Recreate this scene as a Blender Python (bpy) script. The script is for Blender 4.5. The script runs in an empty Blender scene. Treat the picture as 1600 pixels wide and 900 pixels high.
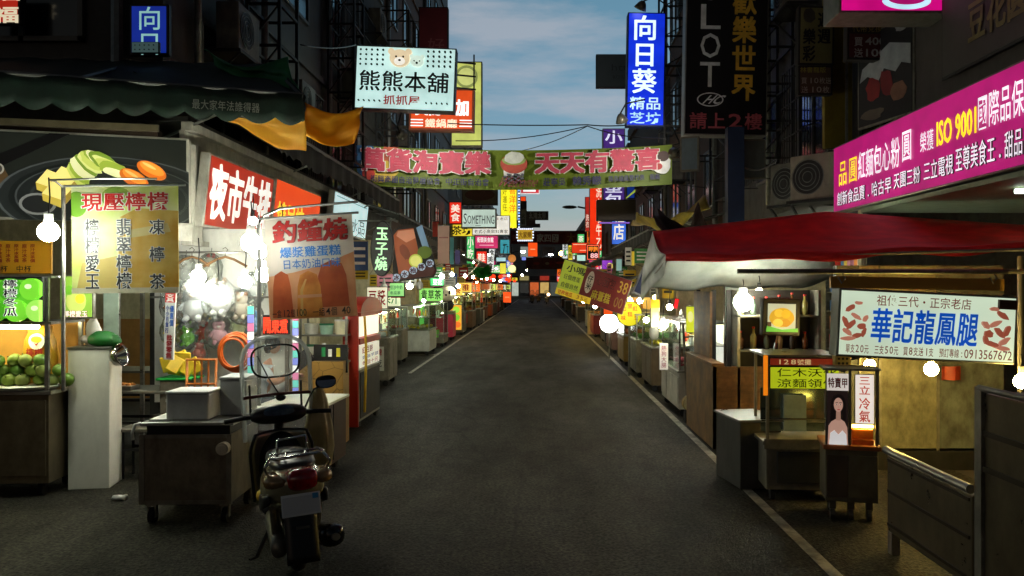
import bpy, math, random
from mathutils import Vector, Matrix
random.seed(11)
SC = bpy.context.scene
COL = SC.collection
R = math.radians
# ------------------------------------------------------------------ camera
H, F = 1.9, 1250.0
cam = bpy.data.cameras.new('camera'); camo = bpy.data.objects.new('camera', cam); COL.objects.link(camo)
camo.location = (0, 0, H); camo.rotation_euler = (R(90), 0, 0)
cam.sensor_width = 36; cam.lens = F / 1600 * 36
cam.shift_x = -40 / 1600; cam.shift_y = -2 / 1600
cam.clip_start = .05; cam.clip_end = 3000
SC.camera = camo
SC.view_settings.view_transform = 'Standard'; SC.view_settings.look = 'None'
SC.view_settings.exposure = 0.0; SC.view_settings.gamma = 1.0; SC.view_settings.use_curve_mapping = False
SC.render.engine = 'CYCLES'
cy = SC.cycles
cy.use_denoising = True; cy.max_bounces = 6; cy.diffuse_bounces = 3; cy.glossy_bounces = 3
cy.transmission_bounces = 4; cy.transparent_max_bounces = 10
cy.caustics_reflective = False; cy.caustics_refractive = False
cy.sample_clamp_indirect = 4.0; cy.use_light_tree = True
# ------------------------------------------------------------------ dusk sky with thin clouds
SKY_K, SUN_EL, SUN_ROT = 0.12, 12.0, 200.0
world = bpy.data.worlds.new('World'); SC.world = world; world.use_nodes = True
nt = world.node_tree; nt.nodes.clear()
def N(t, **k):
    n = nt.nodes.new(t)
    for a, b in k.items(): setattr(n, a, b)
    return n
out = N('ShaderNodeOutputWorld'); bg = N('ShaderNodeBackground'); sky = N('ShaderNodeTexSky')
sky.sky_type = 'NISHITA'; sky.sun_disc = False; sky.sun_elevation = R(SUN_EL); sky.sun_rotation = R(SUN_ROT)
sky.air_density = 1.2; sky.dust_density = .6; sky.ozone_density = 5.0
tc = N('ShaderNodeTexCoord'); sep = N('ShaderNodeSeparateXYZ')
nt.links.new(tc.outputs['Generated'], sep.inputs[0])
mp = N('ShaderNodeMapping'); mp.inputs['Scale'].default_value = (2.6, 2.6, 13.0)
mp.inputs['Location'].default_value = (3.1, .4, .55)
nt.links.new(tc.outputs['Generated'], mp.inputs[0])
no = N('ShaderNodeTexNoise'); no.inputs['Scale'].default_value = 1.5; no.inputs['Detail'].default_value = 7
no.inputs['Roughness'].default_value = .58
nt.links.new(mp.outputs[0], no.inputs[0])
cr = N('ShaderNodeValToRGB'); cr.color_ramp.elements[0].position = .48; cr.color_ramp.elements[1].position = .68
nt.links.new(no.outputs[0], cr.inputs[0])
mul = N('ShaderNodeMix', data_type='RGBA', blend_type='MULTIPLY'); mul.inputs[0].default_value = 1
tint = N('ShaderNodeRGB'); tint.outputs[0].default_value = (1.08, 1.0, .74, 1)
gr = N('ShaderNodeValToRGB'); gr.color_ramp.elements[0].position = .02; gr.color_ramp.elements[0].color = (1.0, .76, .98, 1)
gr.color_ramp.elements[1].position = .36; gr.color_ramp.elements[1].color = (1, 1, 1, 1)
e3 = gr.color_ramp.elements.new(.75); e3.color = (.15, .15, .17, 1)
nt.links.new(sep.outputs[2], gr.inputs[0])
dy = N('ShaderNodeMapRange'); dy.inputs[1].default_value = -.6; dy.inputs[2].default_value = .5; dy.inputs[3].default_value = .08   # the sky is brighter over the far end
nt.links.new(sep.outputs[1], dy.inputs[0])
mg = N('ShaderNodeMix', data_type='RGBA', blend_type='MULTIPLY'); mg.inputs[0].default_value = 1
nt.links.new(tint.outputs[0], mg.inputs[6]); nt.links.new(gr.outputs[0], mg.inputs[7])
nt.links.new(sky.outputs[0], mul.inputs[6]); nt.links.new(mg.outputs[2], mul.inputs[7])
mx = N('ShaderNodeMix', data_type='RGBA'); cl = N('ShaderNodeRGB'); cl.outputs[0].default_value = (4.3, 4.1, 4.4, 1)
fac = N('ShaderNodeMath', operation='MULTIPLY'); fac.inputs[1].default_value = .5
nt.links.new(cr.outputs[0], fac.inputs[0]); nt.links.new(fac.outputs[0], mx.inputs[0])
nt.links.new(mul.outputs[2], mx.inputs[6]); nt.links.new(cl.outputs[0], mx.inputs[7])
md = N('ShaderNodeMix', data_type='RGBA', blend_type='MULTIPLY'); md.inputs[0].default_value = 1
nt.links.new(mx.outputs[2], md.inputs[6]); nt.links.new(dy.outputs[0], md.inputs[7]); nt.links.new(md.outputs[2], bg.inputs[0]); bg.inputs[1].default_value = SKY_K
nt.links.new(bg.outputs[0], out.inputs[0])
# the sun is below the roofs behind the camera: only a trace of it is left
sl = bpy.data.lights.new('sun', 'SUN'); sl.energy = .015; sl.angle = R(12); sl.color = (1, .86, .72)
so = bpy.data.objects.new('sun', sl); COL.objects.link(so)
so.rotation_euler = (R(90 - SUN_EL), 0, R(180 - SUN_ROT))
# ------------------------------------------------------------------ materials
def lin(c): 
    c = c / 255.; return c / 12.92 if c < .04045 else ((c + .055) / 1.055) ** 2.4
def L3(r, g, b): return (lin(r), lin(g), lin(b))
_m = {}
def pr(name):
    m = bpy.data.materials.new(name); m.use_nodes = True
    return m, m.node_tree, m.node_tree.nodes['Principled BSDF']
def mt(name, col, rough=.6, metal=0., var=.25, sc=5., bump=0., spec=.4, stain=.0, stretch=(1, 1, 1)):
    """painted / metal surface: sRGB colour with grain, blotches and optional streaky dirt"""
    if name in _m: return _m[name]
    m, t, b = pr(name); c = L3(*col)
    te = t.nodes.new('ShaderNodeTexCoord'); ma = t.nodes.new('ShaderNodeMapping')
    ma.inputs['Scale'].default_value = stretch; t.links.new(te.outputs['Object'], ma.inputs[0])
    n = t.nodes.new('ShaderNodeTexNoise'); n.inputs['Scale'].default_value = sc; n.inputs['Detail'].default_value = 6
    n.inputs['Roughness'].default_value = .62
    t.links.new(ma.outputs[0], n.inputs[0])
    x = t.nodes.new('ShaderNodeMix'); x.data_type = 'RGBA'
    x.inputs[6].default_value = tuple(v * (1 - var) for v in c) + (1,)
    x.inputs[7].default_value = tuple(min(1, v * (1 + var)) for v in c) + (1,)
    rp = t.nodes.new('ShaderNodeMapRange'); rp.inputs[1].default_value = .3; rp.inputs[2].default_value = .7
    t.links.new(n.outputs[0], rp.inputs[0]); t.links.new(rp.outputs[0], x.inputs[0])
    last = x.outputs[2]
    if stain:
        m2 = t.nodes.new('ShaderNodeMapping'); m2.inputs['Scale'].default_value = (2.2, 2.2, 1.3)
        t.links.new(te.outputs['Object'], m2.inputs[0])
        n2 = t.nodes.new('ShaderNodeTexNoise'); n2.inputs['Scale'].default_value = 2.4; n2.inputs['Detail'].default_value = 8
        n2.inputs['Roughness'].default_value = .7
        t.links.new(m2.outputs[0], n2.inputs[0])
        r2 = t.nodes.new('ShaderNodeMapRange'); r2.inputs[1].default_value = .4; r2.inputs[2].default_value = .66
        r2.inputs[4].default_value = stain
        t.links.new(n2.outputs[0], r2.inputs[0])
        x2 = t.nodes.new('ShaderNodeMix'); x2.data_type = 'RGBA'
        x2.inputs[7].default_value = (c[0] * .22 + .008, c[1] * .2 + .006, c[2] * .17 + .004, 1)
        t.links.new(last, x2.inputs[6]); t.links.new(r2.outputs[0], x2.inputs[0]); last = x2.outputs[2]
    t.links.new(last, b.inputs['Base Color'])
    b.inputs['Metallic'].default_value = metal; b.inputs['Specular IOR Level'].default_value = spec
    r3 = t.nodes.new('ShaderNodeMapRange'); r3.inputs[3].default_value = max(.03, rough - .12); r3.inputs[4].default_value = min(1, rough + .14)
    t.links.new(n.outputs[0], r3.inputs[0]); t.links.new(r3.outputs[0], b.inputs['Roughness'])
    if bump:
        bu = t.nodes.new('ShaderNodeBump'); bu.inputs['Strength'].default_value = bump; bu.inputs['Distance'].default_value = .01
        t.links.new(n.outputs[0], bu.inputs['Height']); t.links.new(bu.outputs[0], b.inputs['Normal'])
    _m[name] = m; return m
def pt(r, g, b, rough=.55, **k): return mt('paint_%d_%d_%d_%d' % (r, g, b, rough * 100), (r, g, b), rough, **k)
def lit(r, g, b, k=1.0, var=.12, sc=3.):
    """a backlit sheet or lamp: emits its sRGB colour times k, tubes behind it a little uneven"""
    key = 'lit_%d_%d_%d_%d' % (r, g, b, k * 100); var = max(var, .16) if k < 1.6 else var
    if key in _m: return _m[key]
    m, t, b_ = pr(key); c = L3(r, g, b)
    b_.inputs['Base Color'].default_value = tuple(v * .5 for v in c) + (1,)
    b_.inputs['Roughness'].default_value = .35
    te = t.nodes.new('ShaderNodeTexCoord'); n = t.nodes.new('ShaderNodeTexNoise'); n.inputs['Scale'].default_value = sc
    t.links.new(te.outputs['Object'], n.inputs[0])
    r2 = t.nodes.new('ShaderNodeMapRange'); r2.inputs[1].default_value = .3; r2.inputs[2].default_value = .7
    r2.inputs[3].default_value = k * (1 - var); r2.inputs[4].default_value = k * (1 + var)
    t.links.new(n.outputs[0], r2.inputs[0])
    b_.inputs['Emission Color'].default_value = c + (1,)
    t.links.new(r2.outputs[0], b_.inputs['Emission Strength'])
    _m[key] = m; return m
def sheet(name, col, trans=.5, var=.12, sc=2.5, col2=None, rough=.5):
    """thin vinyl or cloth that lets light through; col2 gives a printed blotchy second colour"""
    if name in _m: return _m[name]
    m, t, b = pr(name); c = L3(*col); d = L3(*col2) if col2 else tuple(v * (1 - var) for v in c)
    te = t.nodes.new('ShaderNodeTexCoord'); n = t.nodes.new('ShaderNodeTexNoise'); n.inputs['Scale'].default_value = sc
    n.inputs['Detail'].default_value = 4
    t.links.new(te.outputs['Object'], n.inputs[0])
    r2 = t.nodes.new('ShaderNodeMapRange'); r2.inputs[1].default_value = .35; r2.inputs[2].default_value = .65
    t.links.new(n.outputs[0], r2.inputs[0])
    x = t.nodes.new('ShaderNodeMix'); x.data_type = 'RGBA'; x.inputs[6].default_value = d + (1,); x.inputs[7].default_value = c + (1,)
    t.links.new(r2.outputs[0], x.inputs[0]); t.links.new(x.outputs[2], b.inputs['Base Color'])
    b.inputs['Roughness'].default_value = rough
    tr = t.nodes.new('ShaderNodeBsdfTranslucent'); t.links.new(x.outputs[2], tr.inputs[0])
    ms = t.nodes.new('ShaderNodeMixShader'); ms.inputs[0].default_value = trans
    t.links.new(b.outputs[0], ms.inputs[1]); t.links.new(tr.outputs[0], ms.inputs[2])
    t.links.new(ms.outputs[0], t.nodes['Material Output'].inputs[0])
    _m[name] = m; return m
def clear(name, tintc=(245, 250, 248), gloss=.1, veil=0.):
    """clear glass or plastic pane: mostly see-through, a little mirror, optional milky veil"""
    if name in _m: return _m[name]
    m = bpy.data.materials.new(name); m.use_nodes = True; t = m.node_tree; t.nodes.clear()
    o = t.nodes.new('ShaderNodeOutputMaterial'); a = t.nodes.new('ShaderNodeBsdfTransparent'); g = t.nodes.new('ShaderNodeBsdfGlossy')
    a.inputs[0].default_value = L3(*tintc) + (1,); g.inputs['Roughness'].default_value = .08
    lw = t.nodes.new('ShaderNodeLayerWeight'); lw.inputs[0].default_value = .12
    r = t.nodes.new('ShaderNodeMapRange'); r.inputs[3].default_value = gloss * .4; r.inputs[4].default_value = min(1, gloss * 5)
    t.links.new(lw.outputs['Fresnel'], r.inputs[0])
    ms = t.nodes.new('ShaderNodeMixShader'); t.links.new(r.outputs[0], ms.inputs[0])
    t.links.new(a.outputs[0], ms.inputs[1]); t.links.new(g.outputs[0], ms.inputs[2])
    last = ms.outputs[0]
    if veil:
        d = t.nodes.new('ShaderNodeBsdfTranslucent'); d.inputs[0].default_value = (.7, .72, .7, 1)
        d2 = t.nodes.new('ShaderNodeBsdfDiffuse'); d2.inputs[0].default_value = (.7, .72, .7, 1)
        m0 = t.nodes.new('ShaderNodeMixShader'); t.links.new(d.outputs[0], m0.inputs[1]); t.links.new(d2.outputs[0], m0.inputs[2])
        m1 = t.nodes.new('ShaderNodeMixShader'); m1.inputs[0].default_value = veil
        t.links.new(last, m1.inputs[1]); t.links.new(m0.outputs[0], m1.inputs[2]); last = m1.outputs[0]
    t.links.new(last, o.inputs[0]); _m[name] = m; return m
STEEL = mt('stainless', (150, 148, 140), .3, .85, .22, 3., stain=.25, stretch=(1, 1, 6))
STEELD = mt('dull_steel', (140, 136, 122), .4, .55, .25, 6., stain=.55)
GALV = mt('galvanised', (120, 122, 118), .5, .6, .3, 9.)
BLACK = mt('black_plastic', (22, 22, 23), .4, 0, .3, 12.)
BLACKG = mt('gloss_black', (14, 14, 15), .18, 0, .2, 5., spec=.6)
RUBBER = mt('rubber', (20, 20, 20), .8, 0, .3, 20.)
CHROME = mt('chrome', (190, 190, 186), .14, 1, .08, 6.)
IRON = mt('dark_iron', (38, 37, 36), .6, .3, .4, 8.)
WHITEP = mt('white_panel', (222, 222, 214), .45, 0, .06, 2., stain=.25)
CREAM = mt('cream_wall', (206, 196, 160), .7, 0, .12, 2., stain=.45)
GLASS = clear('glass'); DGLASS = mt('dark_glass', (16, 20, 24), .07, 0, .3, 2., spec=.9)
WOOD = mt('worn_plywood', (120, 88, 52), .65, 0, .45, 3.5, bump=.3, stain=.6, stretch=(1, 1, 3))
TAN = mt('tan_board', (170, 125, 66), .6, 0, .2, 2.5, stain=.3)
TUBE = lit(240, 255, 226, 32, .03); TUBEW = lit(252, 246, 190, 60, .03); TUBEY = lit(255, 214, 90, 24, .03)
# ------------------------------------------------------------------ geometry helpers
def P(px, py, Y): return Vector(((px - 840) / F * Y, Y, H - (py - 448) / F * Y))
class MB:
    def __init__(s): s.v = []; s.f = []; s.mi = []; s.k = 0
    def add(s, vs, fs):
        o = len(s.v); s.v += [tuple(v) for v in vs]
        for f in fs: s.f.append(tuple(i + o for i in f)); s.mi.append(s.k)
        return s
    def box(s, x0, x1, y0, y1, z0, z1, M=None):
        vs = [Vector(p) for p in ((x0, y0, z0), (x1, y0, z0), (x1, y1, z0), (x0, y1, z0), (x0, y0, z1), (x1, y0, z1), (x1, y1, z1), (x0, y1, z1))]
        if M is not None: vs = [M @ v for v in vs]
        return s.add(vs, [(0, 3, 2, 1), (4, 5, 6, 7), (0, 1, 5, 4), (1, 2, 6, 5), (2, 3, 7, 6), (3, 0, 4, 7)])
    def cb(s, c, sx, sy, sz, M=None):
        return s.box(c[0] - sx / 2, c[0] + sx / 2, c[1] - sy / 2, c[1] + sy / 2, c[2] - sz / 2, c[2] + sz / 2, M)
    def bar(s, a, b, w, d=None):
        a, b = Vector(a), Vector(b); d = d or w; z = (b - a); l = z.length
        q = z.to_track_quat('Z', 'Y').to_matrix().to_4x4(); q.translation = a
        return s.box(-w / 2, w / 2, -d / 2, d / 2, 0, l, q)
    def tube(s, pts, r, n=8, cap=True, closed=False):
        pts = [Vector(p) for p in pts]; rs = r if isinstance(r, (list, tuple)) else [r] * len(pts)
        rings = []; up = None; m = len(pts)
        for i, p in enumerate(pts):
            if closed: t = pts[(i + 1) % m] - pts[i - 1]
            else: t = pts[min(i + 1, m - 1)] - pts[max(i - 1, 0)]
            t.normalize()
            if up is None: up = Vector((0, 0, 1)) if abs(t.z) < .9 else Vector((1, 0, 0))
            a = t.cross(up)
            if a.length < 1e-4: a = t.orthogonal()
            a.normalize(); up = a.cross(t).normalized()
            rings.append([p + (a * math.cos(q) + up * math.sin(q)) * rs[i] for q in [2 * math.pi * j / n for j in range(n)]])
        return s.loft(rings, cap and not closed, closed)
    def loft(s, rings, cap=True, closed=False):
        n = len(rings[0]); vs = [v for r in rings for v in r]; fs = []
        m = len(rings)
        for i in range(m if closed else m - 1):
            for j in range(n):
                k = (j + 1) % n; i2 = (i + 1) % m
                fs.append((i * n + j, i * n + k, i2 * n + k, i2 * n + j))
        if cap: fs += [tuple(range(n))[::-1], tuple(range((m - 1) * n, m * n))]
        return s.add(vs, fs)
    def cyl(s, a, b, r, n=14, r2=None): return s.tube([a, b], [r, r if r2 is None else r2], n)
    def ball(s, c, r, n=12, sq=(1, 1, 1), lump=0):
        c = Vector(c); vs = [c + Vector((0, 0, -r * sq[2]))]; fs = []; h = n // 2
        for i in range(1, h):
            a = -math.pi / 2 + math.pi * i / h
            for j in range(n):
                q = 2 * math.pi * j / n; rr = r * (1 + (random.random() - .5) * lump)
                vs.append(c + Vector((math.cos(a) * math.cos(q) * rr * sq[0], math.cos(a) * math.sin(q) * rr * sq[1], math.sin(a) * rr * sq[2])))
        vs.append(c + Vector((0, 0, r * sq[2])))
        for j in range(n): fs.append((0, 1 + (j + 1) % n, 1 + j))
        for i in range(h - 2):
            for j in range(n):
                a = 1 + i * n; fs.append((a + j, a + (j + 1) % n, a + n + (j + 1) % n, a + n + j))
        t = len(vs) - 1; a = 1 + (h - 2) * n
        for j in range(n): fs.append((a + j, a + (j + 1) % n, t))
        return s.add(vs, fs)
    def ring(s, c, r, t, axis='x', n=28, m=10, ax=(1, 1)):
        c = Vector(c); pts = []
        for j in range(n):
            q = 2 * math.pi * j / n; u, v = math.cos(q) * r * ax[0], math.sin(q) * r * ax[1]
            pts.append(c + (Vector((0, u, v)) if axis == 'x' else Vector((u, 0, v)) if axis == 'y' else Vector((u, v, 0))))
        return s.tube(pts, t, m, closed=True)
    def disc(s, c, r, y0, y1, n=28, ry=None):
        ry = ry or r
        return s.loft([[Vector((c[0] + r * math.cos(2 * math.pi * j / n), y, c[1] + ry * math.sin(2 * math.pi * j / n))) for j in range(n)] for y in (y0, y1)])
    def poly(s, pts, y0, y1):
        return s.loft([[Vector((p[0], y, p[1])) for p in pts] for y in (y0, y1)])
    def grid(s, fn, nu, nv, thick=0.):
        vs = [Vector(fn(i / nu, j / nv)) for j in range(nv + 1) for i in range(nu + 1)]
        fs = [(j * (nu + 1) + i, j * (nu + 1) + i + 1, (j + 1) * (nu + 1) + i + 1, (j + 1) * (nu + 1) + i) for j in range(nv) for i in range(nu)]
        return s.add(vs, fs)
    def build(s, name, mats, parent=None, smooth=False, bevel=0., solid=0., loc=None):
        me = bpy.data.meshes.new(name); me.from_pydata(s.v, [], s.f)
        mats = mats if isinstance(mats, (list, tuple)) else [mats]
        for m in mats: me.materials.append(m)
        if len(mats) > 1: me.polygons.foreach_set('material_index', s.mi)
        if smooth: me.polygons.foreach_set('use_smooth', [True] * len(me.polygons))
        me.update()
        o = bpy.data.objects.new(name, me); COL.objects.link(o)
        if parent: o.parent = parent
        if loc is not None: o.location = loc
        if solid:
            d = o.modifiers.new('solid', 'SOLIDIFY'); d.thickness = solid; d.offset = 0
        if bevel:
            d = o.modifiers.new('bevel', 'BEVEL'); d.width = bevel; d.segments = 2; d.limit_method = 'ANGLE'; d.angle_limit = R(40)
        return o
def tag(o, label=None, cat=None, group=None, kind=None):
    if label: o['label'] = label
    if cat: o['category'] = cat
    if group: o['group'] = group
    if kind: o['kind'] = kind
    return o
def thing(name, label, cat, loc=(0, 0, 0), rot=(0, 0, 0), group=None):
    o = bpy.data.objects.new(name, None); COL.objects.link(o); o.empty_display_size = .1
    o.location = loc; o.rotation_euler = rot
    return tag(o, label, cat, group)
def copy_tree(o, parent=None):
    c = o.copy(); COL.objects.link(c)
    if parent: c.parent = parent
    for ch in list(o.children): copy_tree(ch, c)
    return c
# ------------------------------------------------------------------ lettering
_tc = bpy.data.curves.new('glyph', 'FONT'); _to = bpy.data.objects.new('glyph', _tc); _ts = bpy.data.scenes.new('glyphs'); _ts.collection.objects.link(_to)
with bpy.context.temp_override(scene=_ts, view_layer=_ts.view_layers[0]): _dg = bpy.context.evaluated_depsgraph_get()
_tc.resolution_u = 2
_g = {}
def glyph(ch, off=0.):
    k = (ch, off)
    if k not in _g:
        _tc.body = ch; _tc.offset = off
        _dg.update(); me = bpy.data.meshes.new_from_object(_to.evaluated_get(_dg))
        _g[k] = ([(v.co.x, v.co.y) for v in me.vertices], [tuple(p.vertices) for p in me.polygons])
        bpy.data.meshes.remove(me)
    return _g[k]
def heavy(t, off, wt):
    vs, fs = glyph(t, off); e = wt - off
    if e <= .006: return [(x, y, 0.) for x, y in vs], fs
    V, Fs = [], []
    for i, (dx, dz) in enumerate(((-1, -.6), (1, .6), (-1, .6), (1, -.6))):
        o = len(V); V += [(x + dx * e, y + dz * e, i * .0003) for x, y in vs]; Fs += [tuple(k + o for k in f) for f in fs]
    return V, Fs
def glyph_mat(m):
    if not m.name.startswith('lit_'): return m
    k = 'g' + m.name
    if k not in _m: c = m.copy(); c.name = k; c.cycles.emission_sampling = 'NONE'; _m[k] = c
    return _m[k]
class Board:
    """a flat sign: cabinet + face panel + lettering + picture; local x along it, z up, front towards -y"""
    def __init__(s, name, label, cat, loc, w, h, d, face, frame, rot=(0, 0, 0), group=None, rim=.03, cabinet=True, kindname='cabinet'):
        s.root = thing(name, label, cat, loc, rot, group); s.w, s.h = w, h; s.lay = 0; s.q = max(1., w / 1.4)
        if cabinet:
            m = MB(); m.box(-w / 2, w / 2, -d / 2, d / 2, 0, h); m.build(kindname, frame, s.root, bevel=min(.012, d / 5))
            m = MB(); m.box(-w / 2 + rim, w / 2 - rim, -d / 2 - .007, -d / 2 + .003, rim, h - rim); m.build('face_panel', face, s.root)
        s.yf = -d / 2 - .007
        s.Ls = []; s.D = MB(); s.Dm = []
    def _mi(s, b, ms, m):
        if m not in ms: ms.append(m)
        b.k = ms.index(m)
    def xy(s, u, v): return (-s.w / 2 + u * s.w, s.h * (1 - v))
    def txt(s, t, u0, v0, u1, v1, m, bold=.012, mode='h', ol=None, olw=.05, slant=0., squash=.98):
        x0, z1 = s.xy(u0, v0); x1, z0 = s.xy(u1, v1); s.L = MB(); s.Lm = []; s.Ls.append((s.L, s.Lm))
        for lay, (mm, wt) in enumerate(([(ol, bold + olw)] if ol else []) + [(m, bold)]):
            off = min(wt, .006)                                  # heavier strokes: the glyph laid over itself, shifted a little
            s._mi(s.L, s.Lm, glyph_mat(mm)); y = s.yf - (.003 + lay * .0025) * s.q
            if mode == 'l':
                vs, fs = heavy(t, off, wt)
                if not vs: continue
                xs = [v[0] for v in vs]; ys = [v[1] for v in vs]; a, b, c, d = min(xs), max(xs), min(ys), max(ys)
                s.L.add([(x0 + (v[0] - a) / (b - a) * (x1 - x0) + slant * (v[1] - c), y, z0 + (v[1] - c) / (d - c) * (z1 - z0)) if len(v) == 2 else (x0 + (v[0] - a) / (b - a) * (x1 - x0) + slant * (v[1] - c), y + v[2] * s.q, z0 + (v[1] - c) / (d - c) * (z1 - z0)) for v in vs], fs)
            else:
                n = len(t)
                for i, ch in enumerate(t):
                    if ch == ' ': continue
                    cw, chh = ((x1 - x0) / n, z1 - z0) if mode == 'h' else (x1 - x0, (z1 - z0) / n)
                    cx, cz = (x0 + i * cw, z0) if mode == 'h' else (x0, z1 - (i + 1) * chh)
                    vs, fs = heavy(ch, off, wt); narrow = ord(ch) < 256
                    wd = max(v[0] for v in vs) if narrow and vs else 1.
                    sx = cw * squash / (max(wd, .62) if narrow else 1.)
                    kx = (max(wd, .62) - wd) / 2 if narrow else 0
                    s.L.add([(cx + (v[0] + kx) * sx + slant * v[1] * chh, y + v[2] * s.q, cz + (v[1] + .13) * chh * squash * (1.12 if narrow else 1)) for v in vs], fs)
        return s
    def pic(s, pts, m, t=.0018):
        for ax, lim, sg in ((0, 0., 1), (0, 1., -1), (1, 0., 1), (1, 1., -1)):
            q = []
            for a, b in zip(pts, pts[1:] + pts[:1]):
                da, db = (a[ax] - lim) * sg, (b[ax] - lim) * sg
                if da >= 0: q.append(a)
                if da * db < 0: k = da / (da - db); q.append((a[0] + (b[0] - a[0]) * k, a[1] + (b[1] - a[1]) * k))
            pts = q
        if len(pts) < 3: return s
        s.lay += 1; s._mi(s.D, s.Dm, m); y = s.yf - (.0005 + s.lay * .0011) * s.q
        s.D.poly([s.xy(*p) for p in pts], y, s.yf + .002); return s
    def rect(s, u0, v0, u1, v1, m): return s.pic([(u0, v1), (u1, v1), (u1, v0), (u0, v0)], m)
    def dot(s, u, v, r, m, ry=None, n=20, rot=0., wob=0.):
        """r and ry as shares of the width"""
        r *= s.w; ry = (ry * s.w) if ry else r; cx, cz = s.xy(u, v); q = []
        for j in range(n):
            a = 2 * math.pi * j / n; k = 1 + wob * (random.random() - .5)
            x, z = r * k * math.cos(a), ry * k * math.sin(a)
            q.append(((cx + x * math.cos(rot) - z * math.sin(rot) + s.w / 2) / s.w, 1 - (cz + x * math.sin(rot) + z * math.cos(rot)) / s.h))
        return s.pic(q, m)
    def done(s):
        if s.D.v: s.D.build('picture', s.Dm, s.root)
        k = (s.lay * .0011 + .001) * s.q if s.lay else 0
        for l, ms in s.Ls:
            if l.v: l.v = [(x, y - k, z) for x, y, z in l.v]; l.build('lettering', ms, s.root)
        return s.root
def psign(name, label, x0, y0, x1, y1, Y, face, frame, d=.14, roll=0., yaw=0., pitch=0., cat='sign', **k):
    c = P((x0 + x1) / 2, y1, Y)
    return Board(name, label, cat, c, (x1 - x0) / F * Y / max(.3, math.cos(yaw)), (y1 - y0) / F * Y, d, face, frame, (pitch, roll, yaw), **k)
def bulb(loc, r, m, label, cord=.35, group=None, name='hanging_bulb'):
    t = thing(name, label, 'light bulb', loc, group=group)
    b = MB(); b.ball((0, 0, 0), r, 14); b.build('globe', m, t, smooth=True)
    b = MB(); b.cyl((0, 0, r * .9), (0, 0, r * .9 + .07), r * .42, 10); b.build('socket', WHITEP if r > .05 else BLACK, t)
    if cord:
        b = MB(); b.tube([(0, 0, r * .9 + .07), (.01, 0, r + .05 + cord * .5), (0, 0, r + .05 + cord)], .006, 5); b.build('cord', BLACK, t)
    return t
BW = lit(248, 255, 234, 150, .01); BWW = lit(255, 240, 205, 120, .01); BY = lit(255, 218, 120, 290, .01)
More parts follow.
